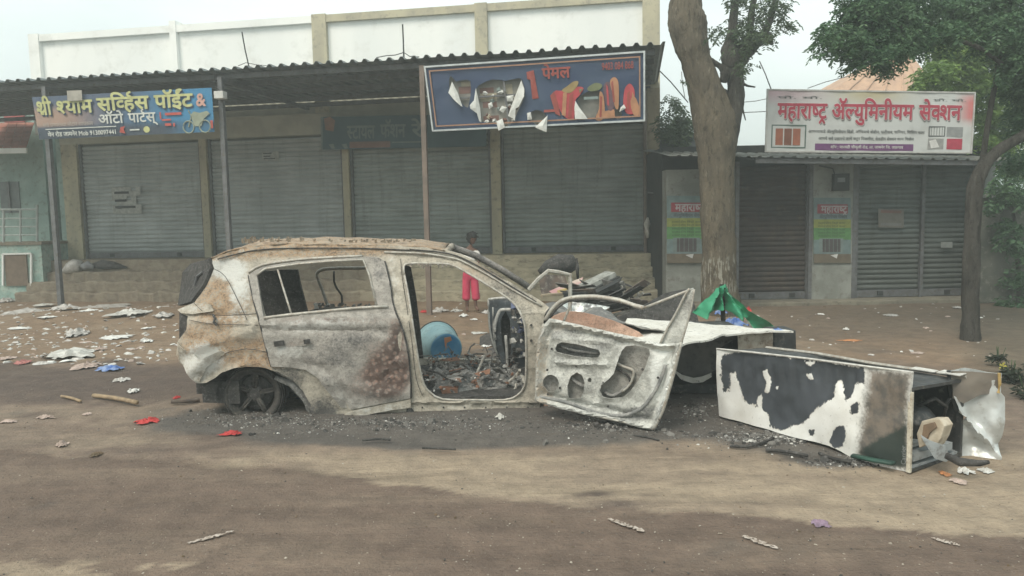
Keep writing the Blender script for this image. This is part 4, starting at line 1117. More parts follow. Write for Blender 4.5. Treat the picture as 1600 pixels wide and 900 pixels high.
leaves('foliage', [(1150, 45, 26, YT, 110), (1175, 30, 30, YT, 130), (1200, 20, 26, YT, 90), (1222, 35, 20, YT, 60), (1165, 60, 22, YT - .2, 100), (1190, 50, 22, YT - .3, 90), (1140, 80, 16, YT - .3, 60), (1160, 105, 16, YT - .3, 50), (1135, 50, 18, YT, 40), (1112, 48, 9, YT, 14), (1180, 0, 40, YT, 140), (1215, 5, 26, YT, 70), (1150, 0, 20, YT, 50)], .07, m_leafo, tree, 3, 5, dens=.62)
leaves('hanging_leaves', [(1065, 125, 4, YT - .2, 4), (1110, 60, 8, YT - .4, 8)], .06, m_leafo, tree, 9, 4)

tree2 = thing('small_leafy_tree', 'small leafy tree showing behind the corner pillar and the big trunk', 'tree', at(1050, 465, 15.8))
limb('trunk', [(1053, 466, 6), (1052, 380, 5), (1055, 300, 4), (1050, 200, 3)], 15.9, m_bark2, tree2, n=8)
leaves('foliage', [(1048, 180, 24, 14.6, 120), (1062, 200, 22, 14.8, 110), (1040, 205, 18, 14.5, 80), (1058, 165, 14, 14.6, 40), (1072, 190, 12, 14.8, 40), (1045, 155, 10, 14.6, 20), (1062, 222, 12, 14.5, 30)], .085, m_leafo, tree2, 5, 5)

tree3 = thing('roadside_tree', 'slim roadside tree with dense dark overhanging crown at the upper right', 'tree', at(1517, 532, 9.45))
limb('trunk', [(1516, 540, 17), (1516, 500, 15), (1517, 440, 14), (1519, 380, 13.5), (1521, 330, 13), (1526, 285, 12.5), (1541, 254, 11), (1564, 232, 9.5), (1595, 214, 9), (1640, 185, 8.5), (1720, 140, 8)], 9.45, m_bark2, tree3, n=12, rough=.14)
limb('branch', [(1566, 100, 4), (1520, 70, 4), (1450, 55, 3.5), (1400, 40, 3), (1350, 35, 2)], 9.3, m_bark2, tree3, n=6, rough=.05)
limb('branch', [(1532, 272, 6), (1546, 180, 5), (1562, 90, 5), (1575, -10, 4)], 9.6, m_bark2, tree3, n=6, rough=.05)
crown = [(1300, 52, 24, 9.2, 90), (1330, 68, 30, 9.2, 150), (1365, 52, 34, 9.4, 190), (1345, 24, 36, 9.4, 190), (1400, 22, 38, 9.5, 220), (1400, 72, 24, 9.2, 120), (1372, 86, 14, 9.1, 60), (1430, 55, 26, 9.3, 140), (1350, 0, 40, 9.4, 170), (1420, -5, 45, 9.6, 220), (1480, 10, 50, 9.8, 260), (1530, 0, 55, 9.8, 280), (1590, 10, 55, 9.8, 280), (1283, 82, 7, 9.2, 8), (1340, 98, 9, 9.2, 16), (1388, 104, 9, 9.2, 14), (1274, 52, 7, 9.2, 10),
         (1565, 50, 40, 9.4, 220), (1600, 100, 34, 9.3, 190), (1588, 135, 22, 9.6, 100), (1608, 175, 34, 9.8, 160), (1592, 205, 16, 9.9, 50), (1640, 120, 60, 9.6, 200), (1640, 40, 60, 9.6, 200), (1480, 50, 26, 9.2, 90), (1590, 250, 24, 10.2, 70)]
leaves('foliage', crown, .058, m_leafd, tree3, 11, 6, dens=1.7, cull=.6)
tree4 = thing('bright_leafy_tree', 'yellow-green leafy tree standing behind the right end of the white signboard', 'tree', at(1500, 470, 14.6))
limb('trunk', [(1512, 480, 10), (1510, 350, 9), (1508, 230, 8), (1505, 140, 6)], 14.9, m_bark2, tree4, n=8)
leaves('foliage', [(x_, y_, r_, Y_ + 1.25, c_) for x_, y_, r_, Y_, c_ in [(1460, 115, 26, 12.2, 150), (1490, 90, 34, 12.4, 240), (1525, 75, 36, 12.6, 250), (1510, 130, 34, 12.6, 240), (1545, 115, 38, 12.8, 260), (1440, 130, 14, 12.2, 50), (1535, 170, 36, 13, 220), (1560, 60, 36, 12.8, 200), (1575, 200, 36, 13, 200), (1470, 60, 30, 12.4, 170), (1500, 40, 36, 12.6, 200), (1560, 240, 34, 13, 150), (1535, 215, 22, 13, 90), (1590, 160, 40, 13, 180), (1600, 260, 36, 13, 150)]], .085, m_leafg, tree4, 13, 5, dens=1.4, cull=.5)
iv = thing('wall_creeper', 'dark leafy creeper hanging over the old wall at the right edge', 'plant', at(1580, 440, 12.9))
leaves('foliage', [(1590, 300, 34, 12.8, 180), (1560, 285, 26, 12.9, 110), (1600, 370, 36, 12.8, 170), (1605, 440, 34, 12.8, 150), (1545, 320, 14, 12.9, 30), (1572, 345, 16, 12.9, 40), (1600, 500, 40, 12.6, 170), (1640, 400, 60, 12.6, 200), (1575, 470, 16, 12.8, 35)], .085, m_leafd, iv, 17, 4)
limb('stem', [(1592, 520, 4), (1590, 400, 4), (1580, 300, 3)], 12.9, m_bark2, iv, n=6)
for i, (px, py, r, c) in enumerate(((1580, 585, 22, 120), (1604, 610, 26, 150), (1560, 560, 12, 40), (1625, 575, 30, 150))):
    g = G(px, py + 12)
    wdt = thing('roadside_weed', ['low dark weed clump nearest the bent steel flap', 'dense weed clump at the right edge of the picture', 'small weed tuft just behind the bent steel flap', 'weed clump just outside the right edge'][i], 'weed', g, 'weeds at the right roadside')
    leaves('foliage', [(px, py, r * .8, g.y, c, .55)], .04, m_leafw, wdt, 30 + i, 3, -.3, kind=None)
    mb = MB()
    for k in range(5): mb.tube([g + V((0, 0, -.01)), g + V((random.uniform(-.1, .1), random.uniform(-.1, .1), .2))], .004, 4)
    mb.build('stem', m_leafo, wdt)
for i, g in enumerate((G(1566, 588) ,)):
    t = thing('yellow_flower', 'tiny yellow flower in the weeds at the right', 'flower', g); mb = MB()
    for k in range(5):
        a = k * 1.257; c = g + V((0, 0, .1)); mb.prism([c, c + V((.03 * math.cos(a - .4), .0, .03 * math.sin(a - .4))), c + V((.05 * math.cos(a), -.01, .05 * math.sin(a))), c + V((.03 * math.cos(a + .4), 0, .03 * math.sin(a + .4)))], V((0, .003, 0)))
    mb.build('petals', flat('yellow petal', (.5, .45, .08)), t); mb = MB(); mb.tube([g, g + V((0, 0, .1))], .003, 4); mb.build('stalk', m_leafo, t)
# overhead wires
rod([(1030, 110, 16), (1048, 128, 16), (1075, 160, 16.5)], .012, 'overhead_wire', 'slanting thin wire in the sky to the left of the big trunk', 'wire', m_dark)
rod([(1187, 96, 16), (1196, 116, 15.5), (1205, 140, 14)], .012, 'overhead_wire', 'thin wire running down to the left corner of the white signboard', 'wire', m_dark)
rod([(1155, 176, 22), (1180, 175, 22), (1200, 174, 22)], .014, 'overhead_wire', 'lower faint level wire between the trunk and the white signboard', 'wire', m_steel)
rod([(1155, 160, 22), (1180, 158, 22), (1200, 154, 22)], .012, 'overhead_wire', 'upper faint level wire between the trunk and the white signboard', 'wire', m_steel)
rod([(1262, 138, 20), (1290, 128, 20), (1330, 118, 20)], .012, 'overhead_wire', 'faint wire above the white signboard under the leaves', 'wire', m_steel)
rod([(1065, 112, 12.4), (1066, 130, 12.4), (1070, 152, 12.4)], .006, 'hanging_vine', 'thin vine hanging along the left side of the big trunk', 'vine', m_bark2)

# ------------------------------------------------------------------ the burnt car
PSI = math.radians(2.0)
CA = V((math.cos(PSI), math.sin(PSI), 0)); CN = V((-math.sin(PSI), math.cos(PSI), 0))
CP = V((at(640, 400, 6.3).x, 6.3, 0)); CW = 1.70
def tside(z, px):
    t = 0.0
    if z > .87: t += .02 + (z - .87) * .40
    elif z < .45: t += (0.45 - z) * .12
    else: t += .015 * math.sin((z - .45) / .42 * math.pi) * -1
    if px < 335: t += ((335 - px) / 55) ** 2 * .10
    return t
def C(px, py, add=0.0):
    t = add
    for _ in range(6):
        p = hit(px, py, CP + CN * t, CN); t = tside(p.z, px) + add
    return hit(px, py, CP + CN * t, CN)
def Cflat(px, py, t): return hit(px, py, CP + CN * t, CN)
def mir(p):
    d = (p - CP).dot(CN); return p + CN * (CW - 2 * d)
car = thing('burnt_car', 'burnt-out rusty and ash-grey hatchback shell without tyres, its front door hanging open', 'car', (CP.x, CP.y + .8, 0))
m_burn = burn_mat('burnt body sheet', (.42, .385, .32), (.42, .28, .17), (.075, .075, .075), (.66, .67, .64))
m_burn2 = burn_mat('burnt door sheet', (.34, .32, .29), (.27, .165, .125), (.085, .085, .088), (.60, .60, .57), flake=22)
m_burn3 = burn_mat('ash-white door inner', (.52, .525, .49), (.40, .30, .20), (.13, .13, .13), (.78, .80, .77), .6, .1)
m_char = M('charred black', (.035, .034, .033), (.07, .067, .063), 14, .9, bump=.5, bsc=30, dirt=(.16, .155, .15))
m_edge = M('bare burnt steel edge', (.50, .49, .44), (.36, .34, .30), 20, .55, .25, .4, dirt=(.3, .2, .13))
m_ashg = M('grey ash', (.26, .255, .24), (.15, .148, .142), 22, .95, bump=.6, bsc=40, dirt=(.5, .5, .48))
outer = [(306, 599), (323, 598), (334, 592), (346, 582), (367, 574), (392, 572), (414, 574), (436, 581), (458, 595), (474, 612), (486, 634), (496, 652), (518, 661), (580, 651), (645, 646), (740, 645), (832, 643), (843, 643), (846, 600), (845, 560), (846, 520), (851, 492), (858, 480), (840, 467), (816, 454), (791, 437), (759, 419), (740, 407), (720, 397), (695, 390), (649, 385), (596, 383), (560, 382), (499, 381), (463, 381), (428, 382), (399, 384), (374, 389), (352, 396), (331, 404), (333, 420), (325, 444), (314, 460), (303, 474), (290, 480), (277, 484), (281, 490), (292, 494), (291, 515), (284, 524), (278, 532), (277, 553), (281, 566), (290, 577), (297, 586), (301, 594)]
hole_f = cr([(632, 430), (631, 416), (640, 411.5), (670, 411.5), (702, 413), (722, 422), (748, 437), (780, 457), (800, 471), (812, 487), (820, 509), (822, 540), (822, 573), (820, 602), (808, 618), (788, 625), (740, 625), (692, 624), (672, 613), (662, 600), (655, 570), (648, 527), (641, 480), (636, 450)], 2, True)
hole_r = [(396, 432), (413, 419), (465, 412), (520, 407.5), (570, 405), (586, 406), (604, 478), (612, 500), (628, 560), (628, 618), (556, 628), (528, 622), (512, 600), (490, 584), (470, 575), (450, 560), (430, 548), (420, 520), (410, 480)]
bl = {'rust': [(365, 395, 50, 14, .8), (470, 390, 80, 12, 1.2), (330, 500, 30, 60, .8), (400, 550, 60, 25, .9), (360, 470, 40, 40, .6), (300, 540, 20, 30, .8), (560, 391, 60, 9, .9), (760, 425, 60, 16, .4), (410, 560, 40, 20, .4), (640, 560, 16, 90, .15)],
      'soot': [(540, 400, 60, 10, .3), (770, 440, 60, 20, .35), (800, 480, 40, 30, .4), (500, 650, 30, 30, .8), (370, 450, 30, 20, .3), (840, 640, 20, 20, .6), (450, 590, 30, 20, .6), (715, 655, 200, 8, .4)],
      'ash': [(350, 420, 30, 16, 1.0), (375, 462, 24, 30, .6), (320, 560, 30, 24, 1.1), (360, 500, 60, 16, .35), (610, 440, 16, 60, .45), (300, 590, 20, 16, .6), (740, 634, 90, 8, .4), (375, 425, 20, 40, .35)]}
def dentq(px, py):
    d = 0
    # crease lines across the quarter panel, lamp tail and the wheel-arch lip
    d += .022 * math.exp(-((py - (492 + (px - 290) * .03)) / 5) ** 2) * (px < 405)
    d -= .028 * math.exp(-((py - (545 - (px - 300) * .30)) / 9) ** 2) * (px < 400) * (py > 500)
    d += .03 * math.exp(-(((px - 352) / 22) ** 2 + ((py - 428) / 20) ** 2))
    d += .02 * math.exp(-(((px - 330) / 25) ** 2 + ((py - 585 + (px - 330) * .5) / 8) ** 2))
    rr = math.hypot(px - 395, (py - 622)); d -= .03 * math.exp(-((rr - 54) / 6) ** 2)
    if 640 < px < 850: d += -.016 * math.exp(-((py - 629) / 3) ** 2) + .02 * math.exp(-((py - 634.5) / 2.5) ** 2) - .012 * math.exp(-((py - 640) / 3) ** 2)
    d += .012 * math.exp(-((py - (400 + max(0, px - 690) * .33)) / 4) ** 2) * (px > 620)
    return d
bs = panel('body_side', outer, [hole_f, hole_r], lambda x, y: C(x, y), m_burn, car, .035, CN, 5.5, .013, 8, bl, .5, dfun=dentq)
# rolled flange round the door openings, seam and drip rail
def ctube(name, pts, r, mat, add=0.0, sub=3, closed=False, n=7, flat_=1.0, par=None, t=None):
    q = cr(pts, sub, closed) if sub > 1 else list(pts)
    if closed: q = q + [q[0]]
    mb = MB(); mb.tube([C(x, y, add) if t is None else Cflat(x, y, t) for x, y in q], r, n, flat=flat_, up=CN); return mb.build(name, mat, par or car, smooth=True)
ctube('door_seal_flange', hole_f, .010, m_edge, -.004, 1, True)
ctube('drip_rail', [(388, 426), (410, 414), (463, 406), (520, 402), (566, 400)], .011, m_edge, -.012)
for (pts_, r_) in (([(334, 420), (352, 432), (372, 470), (386, 500)], .0028), ([(296, 500), (330, 506), (404, 508)], .0025), ([(300, 470), (330, 492), (404, 490)], .0028), ([(352, 552), (385, 545), (416, 550)], .0025), ([(626, 404), (628, 430), (634, 470), (643, 530), (650, 590), (660, 618)], .0025)):
    ctube('panel_seam', pts_, r_, m_char, -.012)
_q = random.Random(23); mb = MB()
for k in range(34):
    x, y = _q.choice([(x_, 645) for x_ in range(660, 835, 12)] + [(x_, 412) for x_ in range(645, 700, 10)]); x += _q.uniform(-5, 5)
    p = C(x, y, -.01); L_ = _q.uniform(.01, .05); w_ = _q.uniform(.006, .02)
    mb.add([p + V((-w_, 0, 0)), p + V((w_, 0, 0)), p + V((w_ * .4, -_q.uniform(0, .02), -L_)), p + V((-w_ * .6, -_q.uniform(0, .02), -L_ * .8))], [(0, 1, 2, 3)])
o = mb.build('peeling_edges', m_burn, car, fix=False, kind='stuff'); md = o.modifiers.new('s', 'SOLIDIFY'); md.thickness = .002; set_col(o.data, 'burn', [(.4, .6, .1)] * len(o.data.vertices))
ctube('roof_seam', [(600, 394), (660, 396), (700, 402), (722, 408), (760, 428), (800, 452), (846, 478)], .009, m_edge, -.012)
ctube('roof_seam', [(640, 390), (700, 396), (740, 412), (790, 442), (838, 472)], .007, m_char, -.014)
for k in range(6):
    mb = MB(); p = C(660 + k * 33, 636.5, -.004); mb.lathe([(0, 0), (.008, 0), (.008, .006), (0, .006)], 8, Matrix.Translation(p) @ Matrix.Rotation(math.pi / 2, 4, 'X')); mb.build('sill_hole', m_char, car)
for (x, y) in ((830, 508), (830, 532)):
    mb = MB(); p = C(x, y, -.012); mb.lathe([(0, 0), (.011, 0), (.012, .012), (0, .012)], 10, Matrix.Translation(p) @ Matrix.Rotation(math.pi / 2, 4, 'X')); mb.build('hinge_bolt', m_char, car)
# quarter-panel details: bent filler tab, tail lamp cavity
panel('lamp_cavity', [(280, 488), (300, 491), (300, 520), (280, 532)], [], lambda x, y: C(x, y, .07), m_char, car, .03, CN, 6)
panel('tail_fin', [(277, 484), (303, 473), (330, 476), (334, 486), (300, 491), (283, 489)], [], lambda x, y: C(x, y, -.012), m_burn, car, .012, CN, 6, .01, 8, {'ash': [(300, 480, 30, 10, .5)], 'rust': [(315, 480, 15, 8, .6)]})
panel('bumper_corner', [(277, 534), (288, 546), (312, 562), (345, 548), (352, 552), (322, 574), (310, 597), (300, 594), (290, 577), (281, 566)], [], lambda x, y: C(x, y, -.035), m_burn, car, .015, CN, 6, .012, 8, {'ash': [(310, 570, 40, 30, .75)]}, dfun=lambda x, y: .02 * math.sin((x + y) * .12))
mb = MB(); mb.tube([C(333, 492, -.02), C(336, 497, -.04), C(334, 503, -.03), C(339, 508, -.02)], .012, 6); mb.build('fuel_flap_hinge', m_char, car)
# rear door
dq = [(388, 430), (396, 424), (410, 416.5), (463, 408.5), (520, 404.5), (563, 402), (574, 401), (590, 402), (600, 408), (608, 440), (612, 470), (618, 490), (630, 520), (638, 560), (641, 600), (641, 622), (600, 630), (549, 640), (533, 637), (511, 610), (496, 590), (478, 578), (452, 574), (424, 573), (416, 545), (405, 502), (396, 470)]
dh = [(401, 430), (414, 420), (465, 412.5), (520, 408), (567, 405.5), (577, 430), (588, 477), (560, 481), (500, 487), (450, 492), (412, 497)]
bl2 = {'rust': [(610, 570, 34, 40, .8), (590, 600, 50, 30, .55), (470, 500, 60, 8, .35), (620, 520, 14, 20, .6), (560, 500, 60, 6, .4)],
       'soot': [(525, 548, 50, 28, .36), (572, 522, 44, 24, .32), (600, 610, 40, 20, .3), (590, 420, 12, 30, .4), (480, 560, 40, 14, .15), (500, 595, 20, 12, .3)],
       'ash': [(480, 510, 80, 12, .6), (450, 545, 34, 18, .65), (500, 580, 30, 12, .4), (550, 500, 60, 8, .3), (540, 620, 30, 14, .4), (570, 640, 60, 8, .4), (625, 500, 14, 16, .3)]}
def dentd(px, py):
    d = .02 * math.exp(-((py - 515 - (px - 420) * .02) / 4) ** 2) * (px < 610) - .012 * math.exp(-((py - 506) / 4) ** 2)
    d -= .02 * math.exp(-((py - (600 + (px - 540) * .2)) / 10) ** 2) * (px > 500)
    d += .03 * math.exp(-((px - (628 - (py - 500) * .1)) / 5) ** 2) * (500 < py < 560)
    q = math.exp(-(((px - 607) / 36) ** 2 + ((py - 578) / 38) ** 2) ** 2)
    d += q * .012 * noise.cell(V((px * .22, py * .22, 0))) - q * .004
    rr = math.hypot(px - 470, py - 640); d += .02 * math.exp(-((rr - 72) / 5) ** 2) * (px > 470)
    return d
rd = panel('rear_door', dq, [dh], lambda x, y: C(x, y, -.028), m_burn2, car, .03, CN, 5.0, .012, 5, bl2, .3, dfun=dentd)
ctube('door_gap', [(388, 430), (396, 470), (405, 502), (416, 545), (424, 573)], .007, m_char, -.02, 2)
ctube('door_gap', [(601, 408), (609, 440), (613, 470), (620, 492), (631, 520), (639, 560), (642, 600), (642, 622)], .008, m_char, -.02, 2)
ctube('rain_drip', [(340, 405), (370, 397), (400, 391), (450, 388), (560, 388), (640, 391)], .006, m_char, -.012)
ctube('window_frame', [(401, 430), (414, 420), (465, 412.5), (520, 408), (567, 405.5), (577, 430), (588, 477)], .010, m_edge, -.035, 1, par=rd)
ctube('window_sill', [(412, 497), (450, 492), (500, 487), (560, 481), (606, 479)], .013, m_edge, -.035, 2, par=rd)
ctube('window_bar', [(433, 418), (442, 448), (456, 493)], .009, m_edge, -.02, 2, par=rd)
panel('handle_recess', [(437, 531), (452, 527), (480, 527), (485, 534), (478, 540), (450, 542), (438, 538)], [], lambda x, y: C(x, y, -.034), m_burn2, rd, .01, CN, 5, 0, 1, {'rust': [(460, 535, 20, 8, .4)]})
for q in ([(427, 534), (443, 532), (444, 540), (429, 542)], [(474, 531), (484, 530), (484, 537), (475, 538)]):
    mb = MB(); mb.prism([C(x, y, -.052) for x, y in q], CN * .01); mb.build('handle_slot', m_char, rd)
panel('door_sill_strip', [(520, 659), (545, 644), (641, 624), (642, 637), (600, 643)], [], lambda x, y: C(x, y, -.045), m_burn, car, .02, CN, 6, .006, 8, {'ash': [(590, 640, 60, 14, .5)]})
panel('inner_arch', cr([(430, 582), (470, 586), (500, 600), (515, 625), (545, 650), (500, 655), (478, 640), (470, 610), (450, 592)], 2, True), [], lambda x, y: C(x, y, .03), m_burn2, car, .02, CN, 7, .02, 8, {'soot': [(470, 610, 60, 50, .7)]})
# wheel-arch liners and the dark underside
mb = MB()
for s in (0, 1):
    pts_ = [Cflat(395 + 58 * math.cos(a), 622 - 54 * math.sin(a), .06 + .40 * s) for a in [math.pi * k / 14 for k in range(15)]]
    if s == 0: P0_ = pts_
mb.add(P0_ + pts_, [(i, i + 1, i + 16, i + 15) for i in range(14)]); mb.add(pts_ , [tuple(range(15))]); mb.build('wheel_well', m_char, car)
def cx(s, t, z): return CP + CA * s + CN * t + V((0, 0, z))
def sC(px, py=600): return (C(px, py) - CP).dot(CA)
s0, s1 = sC(290, 560), sC(840, 620)
mb = MB(); mb.hexa([cx(sC(505), .06, .05), cx(s1, .06, .05), cx(s1, CW - .06, .05), cx(sC(505), CW - .06, .05)], [cx(sC(505), .06, .12), cx(s1, .06, .12), cx(s1, CW - .06, .12), cx(sC(505), CW - .06, .12)]); mb.build('floor_pan', m_char, car)
mb = MB(); mb.hexa([cx(s0 + .25, .3, .2), cx(sC(505), .3, .12), cx(sC(505), CW - .1, .12), cx(s0 + .25, CW - .1, .2)], [cx(s0 + .25, .3, .45), cx(sC(505), .3, .40), cx(sC(505), CW - .1, .40), cx(s0 + .25, CW - .1, .45)]); mb.build('boot_floor', m_char, car)
# roof skin between the two rails
tops = [(331, 404), (352, 396), (374, 389), (399, 384), (428, 382), (463, 381), (499, 381), (560, 382), (596, 383), (649, 385), (695, 390)]
near = [C(x, y + 1.5) for x, y in cr(tops, 3)]
vs = []; cs = []; NJ = 16; fs = []
for i, p in enumerate(near):
    d = (p - CP).dot(CN)
    for j in range(NJ + 1):
        f_ = j / NJ; q = p + CN * ((CW - 2 * d) * f_); q.z += .035 * math.sin(f_ * math.pi) + .018 * fbm(q * 5, 3); vs.append(q)
        sx = 331 + 364 * i / (len(near) - 1); cs.append((.9 + .3 * (sx < 480), .3, .1))
for i in range(len(near) - 1):
    for j in range(NJ): a = i * (NJ + 1) + j; fs.append((a, a + 1, a + NJ + 2, a + NJ + 1))
mb = MB(); mb.add(vs, fs); me = mb.mesh('roof_skin'); set_col(me, 'burn', cs); me.materials.append(m_burn); me.shade_smooth(); o = link('roof_skin', me, car); md = o.modifiers.new('s', 'SOLIDIFY'); md.thickness = .012
mb = MB(); rnd = random.Random(4)
for k in range(90):     # curled flakes standing up along the roof edge
    x = 380 + k * 3.0 + rnd.uniform(-1, 1); b_ = C(x, 383, rnd.uniform(.1, .5)); h = rnd.uniform(.008, .034) * (1.5 if x < 480 else .8); b_.z += .035
    mb.add([b_ + V((-rnd.uniform(.005, .014), 0, -.02)), b_ + V((rnd.uniform(.005, .014), .01, -.02)), b_ + V((.005 + rnd.uniform(-.01, .01), .01, h)), b_ + V((-.008, -.01, h * .8))], [(0, 1, 2, 3)])
o = mb.build('roof_flakes', m_burn, car, fix=False, kind='stuff'); md = o.modifiers.new('s', 'SOLIDIFY'); md.thickness = .003; set_col(o.data, 'burn', [(.6, .3, .1)] * len(o.data.vertices))
# far side of the shell
def Fp(x, y, add=0.0):
    t = CW
    for _ in range(6):
        p = hit(x, y, CP + CN * t, CN); t = CW - add - (tside(p.z, 500))
    return hit(x, y, CP + CN * t, CN)
fb = {'rust': [(600, 450, 100, 80, .2)], 'soot': [(450, 450, 60, 60, 1.2), (640, 470, 20, 60, .8)], 'ash': [(700, 560, 100, 20, .3)]}
panel('far_rear_pillar', [(403, 421), (424, 423), (445, 421), (466, 421), (470, 440), (476, 464), (484, 494), (484, 540), (400, 540), (405, 480)], [], lambda x, y: Fp(x, y), m_char, car, .05, CN * -1, 10, .01, 5)
panel('far_rear_door', [(484, 484), (520, 478), (560, 481), (605, 476), (640, 474), (655, 515), (660, 560), (484, 565)], [], lambda x, y: Fp(x, y), m_burn2, car, .05, CN * -1, 8, .02, 8, fb, 1.0)
panel('far_centre_pillar', [(630, 414), (642, 416), (650, 460), (657, 515), (662, 560), (650, 562), (640, 500), (632, 450)], [], lambda x, y: Fp(x, y, .02), m_char, car, .05, CN * -1, 8, .005, 8)
panel('far_sill', [(400, 545), (560, 556), (820, 562), (820, 572), (560, 570), (400, 566)], [], lambda x, y: Fp(x, y), m_burn, car, .08, CN * -1, 12, .01, 6, fb, .6)
frt = mir(C(700, 391)); fp_ = [mir(C(x, y)) for x, y in ((331, 405), (374, 391), (428, 384), (499, 383), (596, 385), (649, 388), (695, 393), (740, 410), (791, 439), (846, 476))]
mb = MB(); mb.tube(fp_, .035, 8, up=CN); mb.build('far_roof_rail', m_burn2, car, smooth=True); set_col(COL.objects['far_roof_rail'].data, 'burn', [(.2, .5, .1)] * len(mb.v))
def ftube(name, pts, r, mat, add=.0, sub=2, par=None):
    mb = MB(); mb.tube([Fp(x, y, add) for x, y in cr(pts, sub)], r, 6, up=CN); return mb.build(name, mat, par or car, smooth=True)
ftube('far_window_frame', [(512, 478), (503, 452), (495, 432), (497, 425), (505, 421), (530, 419), (566, 419), (580, 418)], .018, m_edge)
ftube('far_window_bar', [(522, 424), (522, 440), (527, 452), (534, 462), (534, 478)], .011, m_char)
ftube('far_beltline', [(484, 490), (520, 486), (560, 488), (606, 484), (640, 483)], .022, m_edge)
# windscreen header, cowl, front scuttle
mb = MB(); mb.tube([C(698, 393, .02), C(698, 393, .02) + CN * .62 + V((0.02, 0, .03)), mir(C(698, 393, .02))], .03, 8); mb.build('windscreen_header', m_burn, car, smooth=True); set_col(COL.objects['windscreen_header'].data, 'burn', [(.3, .5, .1)] * len(mb.v))
sA = (C(846, 490) - CP).dot(CA)
mb = MB(); mb.hexa([cx(sA - .02, .12, .78), cx(sA + .25, .12, .76), cx(sA + .25, CW - .1, .66), cx(sA - .02, CW - .1, .68)], [cx(sA - .02, .12, .84), cx(sA + .25, .12, .80), cx(sA + .25, CW - .1, .70), cx(sA - .02, CW - .1, .74)]); mb.build('scuttle', m_char, car)
mb = MB(); mb.hexa([cx(sA + .02, .3, .12), cx(sA + .08, .3, .12), cx(sA + .08, CW - .2, .12), cx(sA + .02, CW - .2, .12)], [cx(sA + .02, .2, .80), cx(sA + .08, .2, .80), cx(sA + .08, CW - .1, .68), cx(sA + .02, CW - .1, .68)]); mb.build('bulkhead', m_char, car)
# front wing and bonnet remains (mostly behind the open door)
panel('front_wing', cr([(852, 520), (858, 500), (876, 489), (900, 487), (940, 495), (985, 512), (1008, 528), (1012, 560), (1000, 600), (960, 596), (930, 575), (890, 590), (875, 640), (850, 640)], 2, True), [], lambda x, y: C(x, y, .05), burn_mat('pink rusted wing', (.50, .33, .25), (.45, .22, .14), (.1, .09, .09), (.6, .5, .42)), car, .03, CN, 8, .015, 6, {'rust': [(920, 500, 60, 14, .4)]}, .3)
vs = []; fs = []; cs = []
for i in range(15):
    for j in range(11):
        s = sA + .1 + 1.0 * i / 14; tt = .08 + (CW - .2) * j / 10
        z = .76 - .14 * (i / 14) ** 1.5 - .06 * j / 10 + .05 * fbm(V((s * 3, tt * 3, 0)), 3) + .05 * math.sin(i * .9) * (j / 10)
        vs.append(cx(s, tt, z)); cs.append((.4, .7, .1))
for i in range(14):
    for j in range(10): a = i * 11 + j; fs.append((a, a + 1, a + 12, a + 11))
mb = MB(); mb.add(vs, fs); me = mb.mesh('bonnet'); set_col(me, 'burn', cs); me.materials.append(m_burn3); me.shade_smooth(); o = link('bonnet', me, car); md = o.modifiers.new('s', 'SOLIDIFY'); md.thickness = .01
mb = MB(); mb.hexa([cx(sA + .15, .5, .05), cx(sA + .95, .5, .05), cx(sA + .95, CW - .3, .05), cx(sA + .15, CW - .3, .05)], [cx(sA + .15, .55, .6), cx(sA + .85, .55, .55), cx(sA + .85, CW - .35, .5), cx(sA + .15, CW - .35, .55)]); mb.build('engine_block', m_char, car, bevel=.05)
# tailgate, hanging open behind
tg = [C(333, 404, .02), C(334, 420, .02), C(322, 448, .02), C(303, 474, .02)]
td = [Cflat(302, 415, .75), Cflat(290, 427, .78), Cflat(287, 450, .78), Cflat(283, 478, .72)]
vs = []; fs = []
for j in range(8):
    for i in range(7):
        f_ = i / 6 * 3; k = min(int(f_), 2); a = tg[k].lerp(tg[k + 1], f_ - k); b_ = td[k].lerp(td[k + 1], f_ - k)
        p = a.lerp(b_, j / 7); vs.append(p + V((0, 0, .006 * fbm(p * 9, 2))))
for j in range(7):
    for i in range(6): a = j * 7 + i; fs.append((a, a + 1, a + 8, a + 7))
mb = MB(); mb.add(vs, fs); o = mb.build('tailgate', m_char, car, smooth=False, fix=False); md = o.modifiers.new('s', 'SOLIDIFY'); md.thickness = .03
mb = MB(); mb.tube([V(p) + V((-.0, -.02, 0)) for p in (Cflat(318, 425, .3), Cflat(309, 432, .35), Cflat(306, 446, .35))], .012, 6); mb.build('wiper_arm', m_steel, o)
mb = MB(); mb.hexa([cx(s0 + .02, .2, .18), cx(s0 + .12, .2, .18), cx(s0 + .12, CW - .15, .18), cx(s0 + .02, CW - .15, .18)], [cx(s0 + .04, .15, .80), cx(s0 + .14, .15, .80), cx(s0 + .14, CW - .15, .80), cx(s0 + .04, CW - .15, .80)]); mb.build('rear_panel', m_char, car)
mb = MB(); mb.hexa([cx(s0 + .10, .12, .12), cx(s0 + .42, .12, .10), cx(s0 + .42, CW - .1, .10), cx(s0 + .10, CW - .1, .12)], [cx(s0 + .10, .12, .3), cx(s0 + .42, .12, .3), cx(s0 + .42, CW - .1, .3), cx(s0 + .10, CW - .1, .3)]); mb.build('rear_crossmember', m_char, car)
